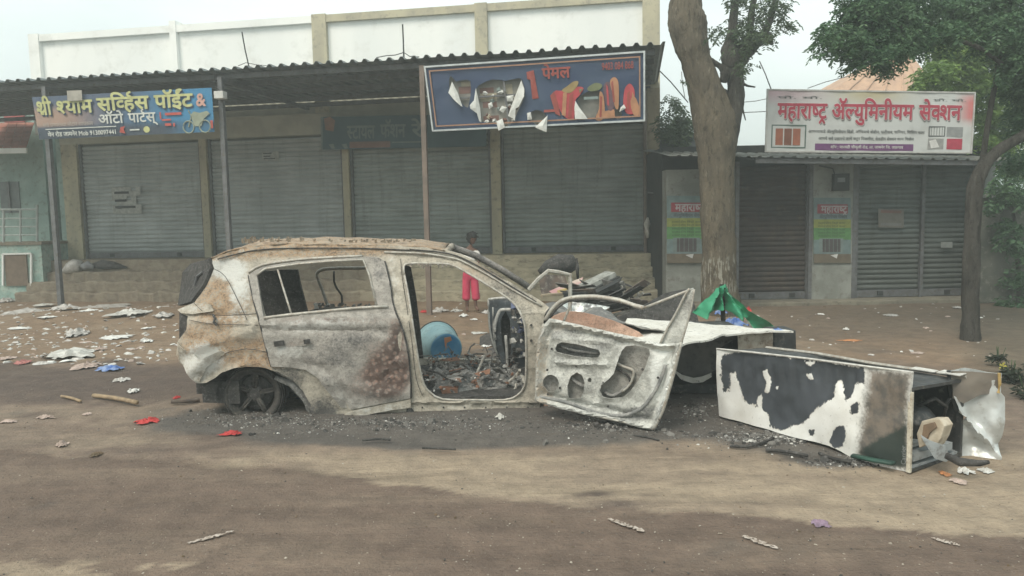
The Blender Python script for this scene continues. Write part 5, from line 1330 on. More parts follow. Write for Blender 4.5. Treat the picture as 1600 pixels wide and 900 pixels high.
# wheels: bare burnt rims
def make_wheel(center, first=None):
    M_ = Matrix.Translation(center) @ Matrix.Rotation(math.pi / 2, 4, 'X') @ Matrix.Rotation(.2, 4, 'Z')
    mb = MB(); mb.lathe([(.232, .0), (.245, .012), (.25, .03), (.232, .04), (.20, .045), (.195, .16), (.21, .19), (.235, .2), (.235, .215), (.19, .205), (.18, .15), (.18, .05), (.205, .03), (.222, .005)], 40, M_ @ Matrix.Scale(-1, 4, (0, 0, 1)), close=True)
    wh = mb.build('wheel_rim', m_rim, car, smooth=True)
    mb = MB(); mb.lathe([(0, -.06), (.035, -.06), (.05, -.065), (.075, -.075), (.08, -.1), (.0, -.1)], 20, M_)
    mb.build('hub', m_ashrim, wh, smooth=True)
    for k in range(5):
        a = k * 2 * math.pi / 5
        for da in (-.16, .16):
            mb = MB(); P_ = [M_ @ V((r * math.cos(a + da * (1 - q * .35)), r * math.sin(a + da * (1 - q * .35)), z)) for q, (r, z) in enumerate(((.05, -.08), (.12, -.07), (.19, -.06)))]
            mb.tube(P_, [.022, .018, .020], 6, flat=.7); mb.build('spoke', m_rim, wh, smooth=True)
    for k in range(5):
        a = k * 2 * math.pi / 5 + .6; mb = MB(); mb.lathe([(0, -.055), (.009, -.055), (.009, -.075), (0, -.075)], 8, M_ @ Matrix.Translation((.052 * math.cos(a), .052 * math.sin(a), 0))); mb.build('wheel_nut', m_ashrim, wh)
    mb = MB(); mb.lathe([(.03, -.10), (.15, -.105), (.155, -.12), (.03, -.125)], 24, M_); mb.build('brake_disc', m_char, wh, smooth=True)
    mb = MB(); rr_ = random.Random(5)
    for k in range(3): mb.tube([M_ @ V(((.255 + .006 * k + rr_.uniform(0, .006)) * math.cos(a), (.255 + .006 * k + rr_.uniform(0, .006)) * math.sin(a), -.02 - .05 * k)) for a in [2 * math.pi * q / 30 for q in range(31)]], .005, 5)
    mb.build('tyre_wire', m_char, wh)
    return wh
m_rim = M('scorched alloy rim', (.05, .048, .045), (.085, .08, .075), 12, .8, .2, .3, dirt=(.17, .15, .125), bump=.3)
m_ashrim = M('ashy hub', (.085, .08, .075), (.055, .052, .05), 16, .8, dirt=(.2, .19, .18))
make_wheel(Cflat(394, 618, .10))
make_wheel(cx((Cflat(930, 610, .2) - CP).dot(CA), .2, .24))
make_wheel(cx((Cflat(394, 618, .10) - CP).dot(CA), CW - .02, .25))
make_wheel(cx((Cflat(930, 610, .2) - CP).dot(CA), CW - .02, .24))
mb = MB(); a_ = Cflat(394, 618, .25); mb.tube([a_, a_ + CN * 1.3], .035, 8); mb.build('rear_axle', m_char, car, smooth=True)
mb = MB(); mb.tube([C(430, 590, .1), C(455, 600, .08), C(476, 622, .06), C(488, 648, .05)], [.02, .03, .03, .02], 7); mb.build('bent_arch_strip', m_ashg, car, smooth=True)
# burnt seat frames, steering remains, floor debris
def seatframe(s, t):
    mb = MB(); r = .012; b = lambda ds, dt, z: cx(s + ds, t + dt, z)
    mb.tube([b(-.2, 0, .15), b(-.2, 0, .30), b(.22, 0, .30), b(.22, 0, .14)], r, 6); mb.tube([b(-.2, .42, .15), b(-.2, .42, .30), b(.22, .42, .30), b(.22, .42, .14)], r, 6)
    mb.tube([b(-.2, 0, .30), b(-.3, .02, .50), b(-.34, .08, .56), b(-.34, .34, .56), b(-.3, .40, .50), b(-.2, .42, .30)], r, 6)
    for k in range(5): mb.tube([b(-.18 + k * .09, 0, .29), b(-.17 + k * .09, .42, .27)], .005, 5)
    return mb.build('seat_frame', m_char, car, smooth=True)
seatframe((Cflat(560, 600, .9) - CP).dot(CA), .95); seatframe((Cflat(540, 600, .3) - CP).dot(CA), .3)
mb = MB(); mb.tube([Cflat(708, 615, .75), Cflat(716, 596, .75), Cflat(720, 580, .8), Cflat(722, 572, .85)], [.05, .045, .05, .03], 8); mb.tube([Cflat(715, 600, .75), Cflat(738, 612, .7), Cflat(745, 622, .6)], .03, 7); mb.build('gear_console', m_char, car, smooth=True)
def heap(name, cpx, rx, ry, h, mat, label=None, cat=None, parent=None, seed=0, n=26, z0=0.0, chunk=.5):
    """a low lumpy mound with a ragged edge, centred on a point of the ground"""
    vs = []; fs = []; rnd = random.Random(seed)
    for i in range(n + 1):
        for j in range(n + 1):
            u, v_ = i / n * 2 - 1, j / n * 2 - 1; r_ = math.hypot(u, v_)
            k = max(0, 1 - r_ * (1 + .3 * fbm(V((u * 2, v_ * 2, seed)), 2)))
            z = h * (k ** .7) * (.7 + chunk * fbm(V((u * 4, v_ * 4, seed + 5)), 4)) - .012
            vs.append(cpx + V((u * rx, v_ * ry, z0 + z)))
    for i in range(n):
        for j in range(n):
            a = i * (n + 1) + j
            if max(vs[q].z - cpx.z - z0 for q in (a, a + 1, a + n + 1, a + n + 2)) > -.008: fs.append((a, a + 1, a + n + 2, a + n + 1))
    mb = MB(); mb.add(vs, fs); o = mb.build(name, mat, parent, smooth=False, fix=False)
    return props(o, label, cat) if label else o
heap('floor_ash', cx((Cflat(735, 600, .8) - CP).dot(CA), .75, .1), .62, .62, .16, m_ashg, parent=car, seed=3, chunk=1.1)
heap('floor_ash', cx((Cflat(580, 600, .8) - CP).dot(CA), .8, .1), .7, .7, .2, m_char, parent=car, seed=8, chunk=1.1)
def rubble(name, gen, cnt, smin, smax, mats, parent=None, seed=0, kind='stuff', flatk=.5):
    rnd = random.Random(seed); mb = MB()
    for k in range(cnt):
        p = gen(rnd)
        if p is None: continue
        s = rnd.uniform(smin, smax) * (1 if rnd.random() < .8 else 1.8); mb.mi = rnd.randrange(len(mats))
        R_ = Matrix.Rotation(rnd.uniform(0, 6.28), 3, 'Z') @ Matrix.Rotation(rnd.uniform(-.6, .6), 3, 'X')
        h_ = s * rnd.uniform(.15, flatk)
        q = [V((rnd.uniform(.5, 1) * s * math.cos(a), rnd.uniform(.3, .9) * s * math.sin(a), -h_ * .3)) for a in (.3, 1.7, 3.3, 4.8)]
        vs_ = [p + R_ @ v for v in q] + [p + R_ @ (v * .6 + V((0, 0, h_))) for v in q]
        mb.add(vs_, [(4, 5, 6, 7), (0, 1, 5, 4), (1, 2, 6, 5), (2, 3, 7, 6), (3, 0, 4, 7)])
    o = mb.build(name, list(mats), parent, fix=False); o['kind'] = kind; return o
m_bone = M('white ash flake', (.62, .61, .57), (.45, .44, .41), 30, .9)
m_rustd = M('rusty scrap', (.26, .13, .08), (.17, .10, .07), 20, .9)
m_cinder = M('cinder', (.05, .048, .045), (.09, .085, .08), 30, .95)
m_mid = M('grey cinder', (.20, .19, .175), (.13, .125, .115), 30, .95)
rubble('floor_debris', lambda r: cx(r.uniform(sC(650), sC(815)), r.uniform(.12, 1.55), .14 + r.random() * .12), 420, .006, .03, [m_cinder, m_mid, m_cinder, m_ashg, m_bone, m_mid, m_ashg, m_rustd], car, 2, flatk=.9)
rubble('belt_debris', lambda r: Fp(r.uniform(486, 640), r.uniform(475, 484), .03), 120, .01, .035, [m_mid, m_bone, m_ashg], car, 6, flatk=1.0)
mb = MB(); mb.tube([Cflat(757, 556, .8), Cflat(745, 583, .6)], .012, 6); mb.build('pale_rod', m_edge, car)
for (q0, q1, r) in (((803, 590), (812, 578), .014), ((806, 600), (800, 615), .012), ((812, 585), (818, 600), .02), ((796, 596), (806, 588), .016), ((760, 590), (790, 600), .01), ((690, 588), (730, 575), .008), ((665, 578), (700, 592), .009)):
    mb = MB(); mb.tube([Cflat(*q0, .35), Cflat((q0[0] + q1[0]) / 2 + 3, (q0[1] + q1[1]) / 2 - 2, .33), Cflat(*q1, .3)], r, 6); mb.build('twisted_scrap', m_edge if r > .011 else m_char, car)
mb = MB()
for k in range(4): mb.box(Cflat(702, 606 + k * 3, .28 - .01 * k), (.16 - .01 * k, .1, .012), Matrix.Rotation(.1 * k, 3, 'Z'))
mb.build('rusty_plate', m_rustd, car)
rr_ = random.Random(12); mb = MB()
for k in range(42):
    p = cx(rr_.uniform(sC(655), sC(815)), rr_.uniform(.2, 1.5), rr_.uniform(.2, .28)); d = V((rr_.uniform(-1, 1), rr_.uniform(-1, 1), rr_.uniform(-.1, .5))).normalized(); L_ = rr_.uniform(.06, .28)
    mb.tube([p, p + d * L_ * .5 + V((0, 0, rr_.uniform(-.02, .05))), p + d * L_ + V((rr_.uniform(-.06, .06), 0, -.03))], rr_.uniform(.003, .009), 5)
mb.build('tangled_wires', m_mid, car, kind='stuff')
for k in range(9):
    p = cx(rr_.uniform(sC(660), sC(812)), rr_.uniform(.25, 1.3), .24); s_ = rr_.uniform(.04, .1); mb = MB(); R_ = Matrix.Rotation(rr_.uniform(0, 6), 3, 'Z') @ Matrix.Rotation(rr_.uniform(-.9, .9), 3, 'X'); q = [p + R_ @ V(v) for v in ((-s_, -s_ * .6, 0), (s_ * .8, -s_ * .7, .01), (s_, s_ * .5, 0), (.1 * s_, s_ * .9, .02), (-s_ * .8, s_ * .4, 0))]; mb.prism(q, R_ @ V((0, 0, .006))); mb.build('scorched_scrap', (m_ashg, m_mid, m_rustd)[k % 3], car)
# far front door, folded back beyond the opening
fd = panel('far_front_door', [(763, 467), (800, 465), (826, 470), (828, 600), (800, 590), (778, 562), (768, 530), (764, 500)], [[(782, 500), (790, 486), (797, 500), (799, 540), (797, 574), (790, 560), (784, 530)]], lambda x, y: Cflat(x, y, 1.25), M('blue-grey scorched trim', (.13, .15, .165), (.08, .085, .09), 6, .7, dirt=(.3, .3, .3)), car, .06, CN, 7, .01, 6)
mb = MB(); mb.prism([Cflat(x, y, 1.34) for x, y in ((778, 480), (800, 480), (802, 580), (782, 560))], CN * .01); mb.build('dark_liner', m_char, fd)
for pts_, r in (([(763, 468), (780, 466), (802, 465)], .014), ([(763, 468), (764, 500), (768, 528), (778, 556)], .010), ([(773, 531), (773, 509), (780, 487), (788, 484), (798, 484)], .018), ([(790, 524), (792, 550), (793, 577)], .016), ([(770, 480), (771, 520), (775, 545)], .008)):
    mb = MB(); mb.tube([Cflat(x, y, 1.2) for x, y in cr(pts_, 3)], r, 7); mb.build('white_edging', m_bone, fd, smooth=True)
rubble('scrap_fill', lambda r: Cflat(r.uniform(800, 826), r.uniform(470, 560), 1.15 + r.random() * .1), 60, .02, .05, [m_mid, m_char, flat('bluish scrap', (.12, .14, .22)), m_bone], fd, 9, flatk=1.0)
ff = [(826, 453), (840, 437), (857, 423), (872, 425), (891, 429), (891, 460), (890, 493)]
mb = MB(); mb.tube([Cflat(x, y, 1.5) for x, y in ff], .022, 6, up=CN); mb.build('far_door_window_frame', m_edge, car)

m_mstrip = M('scorched rubber seal', (.16, .165, .165), (.28, .28, .27), 9, .8, dirt=(.45, .45, .42))
# ---- the open front door, seen from its inner side
H0 = V((G(838, 640, .08).x, G(838, 640, .08).y, .06)); E0 = G(1024, 671, .02)
dd = (E0 - H0); dd.z = 0; DN = V((-dd.y, dd.x, 0)).normalized()          # away from the viewer
if DN.y < 0: DN = -DN
def D(px, py, off=0.0): return hit(px, py, H0 + DN * off, DN)
dm = lambda off: (lambda x, y: D(x, y, off))
d_out = [(837, 626), (838, 600), (839, 560), (843, 528), (850, 508), (860, 497), (872, 499), (900, 506), (940, 515), (985, 525), (1020, 534), (1036, 537), (1064, 535), (1060, 556), (1052, 585), (1044, 615), (1036, 640), (1028, 660), (1021, 671), (1000, 667), (973, 660), (940, 652), (909, 646), (875, 637), (850, 630)]
h1 = cr([(869, 545), (872, 537), (880, 534), (900, 537), (920, 542), (936, 546), (939, 552), (936, 558), (925, 559), (900, 556), (880, 552), (871, 549)], 1, True)
h2 = [(861 + 13.5 * math.cos(a), 598.5 + 13.5 * math.sin(a)) for a in [k * .3927 for k in range(16)]]
h3 = [(889, 622), (888, 602), (892, 588), (902, 581), (910, 585), (915, 597), (913, 612), (908, 622)]
h4 = cr([(978, 541), (990, 540), (1004, 542), (1014, 546), (1016, 553), (1008, 577), (996, 597), (986, 610), (972, 621), (955, 622), (943, 619), (938, 610), (941, 601), (952, 592), (960, 583), (967, 562), (972, 548)], 1, True)
h5 = [(921.5 + 3 * math.cos(a), 594 + 4 * math.sin(a)) for a in [k * .785 for k in range(8)]]
def sdist(px, py, poly):
    m_ = 1e9; n_ = len(poly)
    for i in range(n_):
        ax_, ay_ = poly[i]; bx_, by_ = poly[(i + 1) % n_]; dx, dy = bx_ - ax_, by_ - ay_
        t_ = max(0, min(1, ((px - ax_) * dx + (py - ay_) * dy) / (dx * dx + dy * dy + 1e-9))); m_ = min(m_, math.hypot(px - ax_ - dx * t_, py - ay_ - dy * t_))
    return m_
def dentf(px, py):
    d = -.025 * math.exp(-((py - (528 + (px - 870) * .07)) / 5) ** 2) * (860 < px < 960)
    d -= .03 * math.exp(-((py - (566 + (px - 870) * .05)) / 4) ** 2) * (870 < px < 950)
    d += .02 * math.exp(-((px - 930) / 6) ** 2) * (py > 565) * (py < 630)
    for hp, amp in ((h2, -.018), (h4, -.02), (h1, -.016), (h3, -.018)):
        cx_ = sum(p[0] for p in hp) / len(hp); cy_ = sum(p[1] for p in hp) / len(hp)
        m_ = sdist(px, py, hp); d += amp * math.exp(-(m_ / 3.5) ** 2)
    e = sdist(px, py, d_out); d += -.03 * math.exp(-((e - 3) / 4) ** 2) + .03 * math.exp(-((e - 13) / 5) ** 2)
    return d
fdoor = panel('front_door', d_out, [h1, h2, h3, h4, h5], dm(0), m_burn3, car, .012, DN, 4.2, .010, 7, {'ash': [(1000, 560, 60, 50, .5), (1035, 600, 16, 60, .8), (880, 560, 30, 30, .25), (930, 640, 60, 14, .5)], 'soot': [(900, 560, 50, 26, .4), (1040, 640, 14, 20, .7), (940, 640, 80, 6, .4), (900, 522, 50, 10, .5), (980, 655, 40, 8, .5), (960, 540, 30, 16, .4), (930, 610, 30, 16, .3), (1020, 570, 12, 30, .35), (1000, 645, 30, 10, .4)], 'rust': [(845, 560, 10, 60, .5), (850, 620, 14, 20, .5), (900, 512, 40, 5, .5)]}, .3, dfun=dentf)
d_sk = [(841, 628), (843, 560), (850, 515), (862, 500), (900, 508), (985, 528), (1034, 540), (1062, 540), (1050, 590), (1036, 636), (1024, 668), (973, 656), (909, 643), (850, 628)]
panel('outer_skin', d_sk, [], dm(.075), burn_mat('door skin inner face', (.30, .29, .265), (.36, .24, .15), (.10, .10, .10), (.5, .5, .47)), fdoor, .008, DN, 8, .012, 6, {'soot': [(900, 550, 40, 10, .5)]})
mb = MB(); q = [D(x, y, 0) for x, y in ((1064, 535), (1052, 585), (1036, 640), (1021, 671))]; n_ = len(q); mb.add(q + [p + DN * .08 for p in q], [(i, i + 1, i + n_ + 1, i + n_) for i in range(n_ - 1)]); mb.build('latch_face', m_edge, fdoor)
def dtube(name, pts, r, mat, off=0.0, sub=3, par=fdoor, n=7, fl=1.0):
    mb = MB(); mb.tube([D(x, y, off) for x, y in (cr(pts, sub) if sub > 1 else pts)], r, n, flat=fl, up=DN); return mb.build(name, mat, par, smooth=True)
dtube('weather_strip', [(843, 620), (870, 625), (893, 631), (925, 643), (955, 649), (980, 648), (1003, 637), (1021, 615), (1033, 592), (1040, 570)], .014, m_mstrip, -.004, fl=.6)
dtube('door_rim', [(838, 626), (875, 636), (909, 645), (973, 659), (1020, 670)], .010, m_edge, -.01)
dtube('door_rim', [(1021, 671), (1036, 640), (1052, 585), (1064, 535)], .014, m_edge, -.01)
dtube('hinge_edge', [(838, 622), (839, 575), (842, 535), (850, 506)], .012, m_edge, -.008)
dtube('inner_brace', [(958, 565), (975, 573), (990, 580), (985, 600), (972, 612)], .012, m_edge, .045)
dtube('inner_brace', [(962, 575), (980, 586), (985, 596)], .010, m_char, .045)
dtube('inner_brace', [(944, 612), (960, 618), (985, 600)], .014, m_ashg, .05)
dtube('inner_brace', [(874, 540), (900, 548), (936, 552)], .012, m_ashg, .04)
dtube('inner_brace', [(892, 590), (905, 600), (914, 604)], .016, m_ashg, .04)
dtube('window_channel', [(852, 500), (864, 482), (878, 470), (896, 465), (915, 463.5), (935, 464), (967, 469), (990, 477), (1006, 481)], .018, m_edge, .03, fl=1.2)
dtube('window_channel', [(854, 503), (867, 486), (881, 474), (897, 469), (935, 468), (967, 473), (1000, 481)], .008, m_char, .02)
dtube('quarter_post', [(894, 468), (889, 482), (881, 502)], .010, m_edge, .03)
dtube('broken_bar', [(1004, 482), (1030, 472), (1055, 462), (1079, 453)], .011, m_edge, .03, sub=1)
panel('rear_window_pillar', [(1030, 538), (1042, 515), (1056, 490), (1068, 466), (1074, 452), (1082, 450), (1085, 456), (1080, 480), (1072, 510), (1065, 537), (1045, 541)], [], dm(.015), m_burn3, fdoor, .03, DN, 5, .004, 8, {'ash': [(1060, 500, 20, 50, .3)], 'soot': [(1075, 480, 10, 40, .3)]})
dtube('pillar_edge', [(1031, 538), (1043, 513), (1057, 488), (1069, 464), (1077, 451)], .009, m_edge, .0)
dtube('pillar_edge', [(1085, 452), (1080, 482), (1072, 512), (1064, 538)], .007, m_edge, .0)
for (x, y) in ((855, 578), (856, 616), (943, 598), (1004, 577), (875, 606), (862, 545), (1028, 590), (1030, 655), (900, 572), (950, 635)):
    mb = MB(); mb.lathe([(0, 0), (.010, 0), (.010, .006), (0, .006)], 8, Matrix.Translation(D(x, y, -.016)) @ Matrix.Rotation(math.pi / 2, 4, 'X')); mb.build('trim_hole', m_char, fdoor)

# ------------------------------------------------------------------ the burnt fridge lying on its side
f0 = G(1121, 652, 0); f1 = G(1420, 738, 0)
FL = (f1 - f0); FL.z = 0; FLn = FL.normalized(); FW = V((-FLn.y, FLn.x, 0))
if FW.y < 0: FW = -FW
fr = thing('burnt_fridge', 'long white fridge on its side, paint burnt black, with its open end at the right', 'fridge', f1)
def FR(px, py, off=0.0): return hit(px, py, f0 + FW * off, FW)
black = [(1128, 556), (1140, 553), (1165, 550), (1250, 560), (1350, 575), (1350, 598), (1337, 598), (1330, 622), (1322, 624), (1315, 595), (1306, 595), (1303, 620), (1288, 629), (1268, 645), (1256, 662), (1240, 664), (1228, 670), (1218, 671), (1206, 668), (1200, 645), (1184, 636), (1163, 626), (1156, 601), (1148, 580), (1141, 584), (1140, 611), (1131, 610), (1127, 592)]
brown = [(1353, 572), (1427, 580), (1421, 640), (1422, 740), (1380, 732), (1335, 718), (1338, 690), (1346, 650), (1352, 610)]
green = [(1330, 716), (1346, 694), (1372, 676), (1400, 664), (1423, 640), (1425, 742), (1380, 732)]
white_i = [[(1192, 580), (1198, 578), (1206, 596), (1202, 614), (1195, 612), (1198, 600)], [(1183, 622), (1191, 615), (1190, 640), (1184, 640)], [(1260, 585), (1268, 583), (1271, 592), (1264, 592)], [(1211, 604), (1216, 602), (1215, 612)], [(1255, 565), (1275, 564), (1268, 573)]]
dark_i = [[(1296, 690), (1306, 668), (1318, 664), (1322, 676), (1316, 698), (1303, 700)], [(1330, 632), (1343, 628), (1340, 646), (1328, 648)], [(1264, 672), (1272, 672), (1272, 680), (1264, 680)]]
def sd_(px, py, poly, r): 
    d = sdist(px, py, poly); s = 1 if inside(px, py, poly) else -1
    return max(0.0, min(1.0, .5 + s * d / (2 * r)))
def frw(px, py):
    k = sd_(px, py, black, 9)
    k = min(k, 1 - max(sd_(px, py, q, 5) for q in white_i) * 1.1)
    k = max(k, max(sd_(px, py, q, 6) for q in dark_i))
    return (max(0, k), sd_(px, py, brown, 20), sd_(px, py, green, 16))
n = NT('burnt fridge paint', .45, .1, .4)
a = n.sep(n.attr('peel')); n1 = n.noise(13, 6, .7); n2 = n.noise(45, 4, .6, off=4); n3 = n.noise(4, 5, .6, off=8); nn = n.op('ADD', n.op('MULTIPLY', n1, .7), n.op('MULTIPLY', n2, .5))
c = n.mix(n.step(n3, .35, .7), (.90, .90, .87, 1), (.78, .77, .72, 1)); c = n.mix(n.op('MULTIPLY', n.step(n2, .62, .72), .4), c, (.2, .18, .15, 1))
c = n.mix(n.op('MULTIPLY', n.step(n.op('ADD', n.op('MULTIPLY', a[1], .7), n.op('MULTIPLY', nn, .5)), .55, .85), .93), c, n.mix(n.step(n1, .4, .65), (.17, .135, .105, 1), (.075, .068, .06, 1)))
c = n.mix(n.op('MULTIPLY', n.step(n.op('ADD', a[0], n.op('MULTIPLY', n1, .8)), .72, 1.0), .35), c, (.42, .34, .25, 1))
c = n.mix(n.step(n.op('ADD', a[0], n.op('ADD', n.op('MULTIPLY', n.noise(20, 8, .8, off=12, stretch=(1, 1, .6)), 1.1), n.op('MULTIPLY', n2, .5))), 1.26, 1.31), c, n.mix(n.step(n3, .35, .65), (.055, .062, .07, 1), (.085, .095, .11, 1)))
c = n.mix(n.op('MULTIPLY', n.step(n.op('ADD', n.op('MULTIPLY', a[2], .8), n.op('MULTIPLY', nn, .4)), .7, .95), .95), c, (.035, .05, .045, 1))
n.bump(n.op('ADD', n1, n.op('MULTIPLY', a[0], -1.0)), .5, .006)
m_fr = n.out(c)
fo = [(1120, 545), (1175, 550), (1260, 560), (1350, 572), (1427, 582), (1422, 640), (1421, 738), (1380, 729), (1337, 716), (1294, 697), (1216, 676), (1122, 650), (1121, 600)]
ff_ = panel('side_panel', fo, [], lambda x, y: FR(x, y), m_fr, fr, .02, FW, 4.0, .03, 2.2, dfun=lambda x, y: .006 * math.sin(x * .35) * math.exp(-((y - 575 - (x - 1121) * .09) / 14) ** 2))
cols = []
for v in ff_.data.vertices: cols.append(frw(*proj(v.co)))
set_col(ff_.data, 'peel', cols)
zN, zF = FR(1121, 545).z, .52
def fp(l, w_, z): return V((f0.x, f0.y, 0)) + FL * l + FW * w_ + V((0, 0, z))
m_frd = M('scorched dark steel', (.075, .08, .082), (.05, .052, .052), 6, .5, .4, .4, dirt=(.18, .17, .15))
m_liner = M('pale grey liner', (.34, .37, .38), (.26, .28, .28), 5, .5, dirt=(.15, .14, .13))
def strip(name, q, mat, nrm, th=.01):
    mb = MB(); mb.prism([V(p) for p in q], nrm * th); return mb.build(name, mat, fr)
vs = []; fs = []
for i in range(25):
    for j in range(9):
        l, w_ = i / 24, .02 + .56 * j / 8; z = zN - .035 - (zN - zF) * .5 * j / 8 + .02 * fbm(V((l * 6, w_ * 5, 3)), 3) - .03 * math.exp(-((l - .45) / .2) ** 2) * math.sin(j / 8 * math.pi); vs.append(fp(l, w_, z))
for i in range(24):
    for j in range(8): a = i * 9 + j; fs.append((a, a + 1, a + 10, a + 9))
mb = MB(); mb.add(vs, fs); o = mb.build('top_panel', m_frd, fr, smooth=True, fix=False); md = o.modifiers.new('s', 'SOLIDIFY'); md.thickness = .01
mb = MB(); mb.tube([FR(x, y, -.004) for x, y in ((1120, 545), (1175, 550.5), (1260, 560), (1350, 572), (1427, 582))], .008, 6); mb.build('edge_lip', m_bone, fr)
mb = MB(); mb.tube([fp(0, .585, zF), fp(.3, .59, zF + .02), fp(.6, .585, zF + .015), fp(1.02, .585, zF + .03)], .014, 6); mb.build('far_lip', m_edge, fr)
strip('white_patch', [fp(.80, .54, zF + .03), fp(.90, .55, zF + .03), fp(.90, .6, zF + .035), (fp(.80, .6, zF + .035))], m_bone, V((0, 0, 1)), .006)
strip('white_patch', [fp(.93, .50, zF + .045), fp(1.02, .50, zF + .045), fp(1.02, .58, zF + .05), (fp(.93, .58, zF + .05))], m_bone, V((0, 0, 1)), .006)
strip('far_panel', [fp(0, .6, 0), fp(1.0, .6, 0), fp(1.0, .6, zF), fp(0, .6, zF)], m_frd, FW, .02)
strip('end_panel', [fp(0, .02, 0), fp(0, .58, 0), fp(0, .58, zF - .02), fp(0, .02, zN - .04)], m_frd, FLn, .02)
strip('base_panel', [fp(0, .03, .02), fp(1, .03, .02), fp(1, .58, .02), fp(0, .58, .02)], m_liner, V((0, 0, 1)), .015)
strip('inner_wall', [fp(.80, .03, .04), fp(.80, .58, .04), fp(.80, .58, zF - .03), fp(.80, .03, zF)], M('smoked inner wall', (.17, .15, .135), (.12, .11, .10), 5, .6), FLn, .012)
mb = MB(); mb.bar(fp(1.0, .0, .0), fp(1.0, .0, zN - .05), .026, .018, up=FW); mb.build('door_frame', M('cream frame strip', (.66, .63, .53), (.45, .40, .32), 14, .5, dirt=(.22, .14, .08)), fr)
mb = MB(); mb.bar(fp(1.0, .0, .01), fp(1.0, .6, .01), .02, .02); mb.bar(fp(1.0, .58, .0), fp(1.0, .58, zF), .03, .03, up=FW); mb.bar(fp(1, 0, zN - .03), fp(1, .58, zF), .02, .02); mb.build('end_frame', m_frd, fr)
strip('liner_tray', [fp(.90, .05, .06), fp(1.0, .05, .06), fp(1.0, .5, .06), fp(.90, .5, .06)], m_liner, V((0, 0, 1)), .05)
strip('liner_tray', [fp(.84, .05, .13), fp(.97, .05, .13), fp(.97, .42, .13), fp(.84, .42, .13)], m_liner, V((0, 0, 1)), .02)
Mx = Matrix.Translation(fp(.89, .33, .24)) @ Matrix.Rotation(.3, 4, 'Y')
mb = MB(); mb.lathe([(0, .13), (.07, .12), (.12, .08), (.135, .02), (.145, .01), (.145, -.01), (.135, -.02), (.125, -.08), (.08, -.12), (0, -.12)], 22, Mx); mb.build('compressor', m_frd, fr, smooth=True)
mb = MB(); mb.tube([fp(.92, .3, .36), fp(.97, .36, .42), fp(.99, .44, .36), fp(.95, .5, .2)], .012, 6); mb.tube([fp(.9, .2, .3), fp(.95, .12, .36), fp(.9, .08, .3)], .009, 6); mb.build('coolant_pipe', m_char, fr, smooth=True)
q = [FR(x, y, .10) for x, y in ((1432, 678), (1440, 658), (1452, 655), (1468, 655), (1476, 666), (1470, 684), (1462, 698), (1448, 694), (1436, 700))]
mb = MB(); mb.prism(q, FW * .10); mb.build('foam_block', M('yellowed foam', (.58, .52, .42), (.44, .38, .29), 14, .95, bump=.5), fr, bevel=.006)
q = [FR(x, y, .08) for x, y in ((1443, 664), (1458, 660), (1462, 668), (1452, 676), (1446, 690), (1440, 686))]
mb = MB(); mb.prism(q, FW * .05); mb.build('brown_insert', M('scorched foam', (.26, .18, .12), (.18, .13, .09), 10, .9), fr)
panel('bent_shelf', [(1438, 680), (1452, 688), (1476, 696), (1484, 716), (1478, 722), (1460, 716), (1448, 698)], [], lambda x, y: FR(x, y, -.02 + (x - 1438) * .004), m_liner, fr, .006, FW, 5, .012, 8)
mb = MB(); mb.tube([FR(1478, 712, .05), FR(1500, 722, .1), FR(1530, 724, .2), FR(1545, 722, .25)], [.02, .028, .02, .012], 7); mb.build('charred_strip', m_char, fr, smooth=True)
# sprung end door of thin bright steel
fe = fp(1.0, .6, 0); FDn = V((-.25, -1, 0)).normalized()
def FD(px, py, off=0.0): return hit(px, py, fe + FDn * -off, FDn)
m_foil = M('bent bright steel', (.70, .74, .74), (.50, .52, .51), 3.5, .34, .2, .5, bump=.25, bsc=9, bd=.02, dirt=(.33, .32, .29))
panel('end_door', [(1484, 578), (1510, 576), (1540, 580), (1563, 582), (1562, 612), (1571, 621), (1570, 640), (1564, 690), (1556, 726), (1535, 722), (1512, 721), (1499, 722), (1497, 690), (1500, 662), (1508, 650), (1492, 640), (1486, 610)], [], lambda x, y: FD(x, y), m_foil, fr, .006, FDn, 5, .03, 5, dfun=lambda x, y: .06 * math.exp(-((y - (650 + (x - 1505) * 1.1)) / 8) ** 2) - .05 * math.exp(-((y - 700) / 12) ** 2) + .03 * math.sin(x * .09))
panel('end_door_trim', [(1486, 579), (1563, 583), (1561, 612), (1530, 618), (1505, 630), (1488, 622)], [], lambda x, y: FD(x, y, -.03), M('taupe scorched trim', (.21, .185, .155), (.15, .135, .12), 6, .7), fr, .006, FDn, 6, .02, 6, .0)
mb = MB(); mb.tube([FD(1561, 583, -.05), FD(1562, 600, -.05), FD(1560, 614, -.05)], .010, 6); mb.build('yellow_edging', flat('amber edging', (.5, .35, .14)), fr)
mb = MB(); mb.tube([FD(1484, 579), FD(1486, 610), FD(1496, 642)], .02, 6); mb.tube([FD(1478, 632), FD(1484, 624), FD(1490, 622)], .012, 5); mb.build('hinge_rail', m_frd, fr)
b2 = Board(FR(1407, 694, -.004), FR(1407, 726, -.004), FR(1415, 727, -.004), FR(1415, 694, -.004))
vs_, fs_, adv = lay_text('Carrier', .0)
me = bpy.data.meshes.new('lettering'); me.from_pydata([tuple(FR(1415 - 7.5 * y / .72, 726 - 30 * x / adv, -.016)) for x, y in vs_], [], fs_); me.validate(); me.materials.append(flat('grey lettering', (.30, .31, .31))); link('lettering', me, fr)
mb = MB(); mb.tube([FR(1333, 712, -.06), FR(1370, 720, -.07), FR(1396, 724, -.07)], .03, 8, flat=.5); mb.build('green_scrap', M('dark green plastic', (.04, .10, .075), (.03, .06, .05), 8, .5), None, smooth=True)
props(COL.objects['green_scrap'], 'dark green melted plastic strip lying against the foot of the fridge', 'scrap')

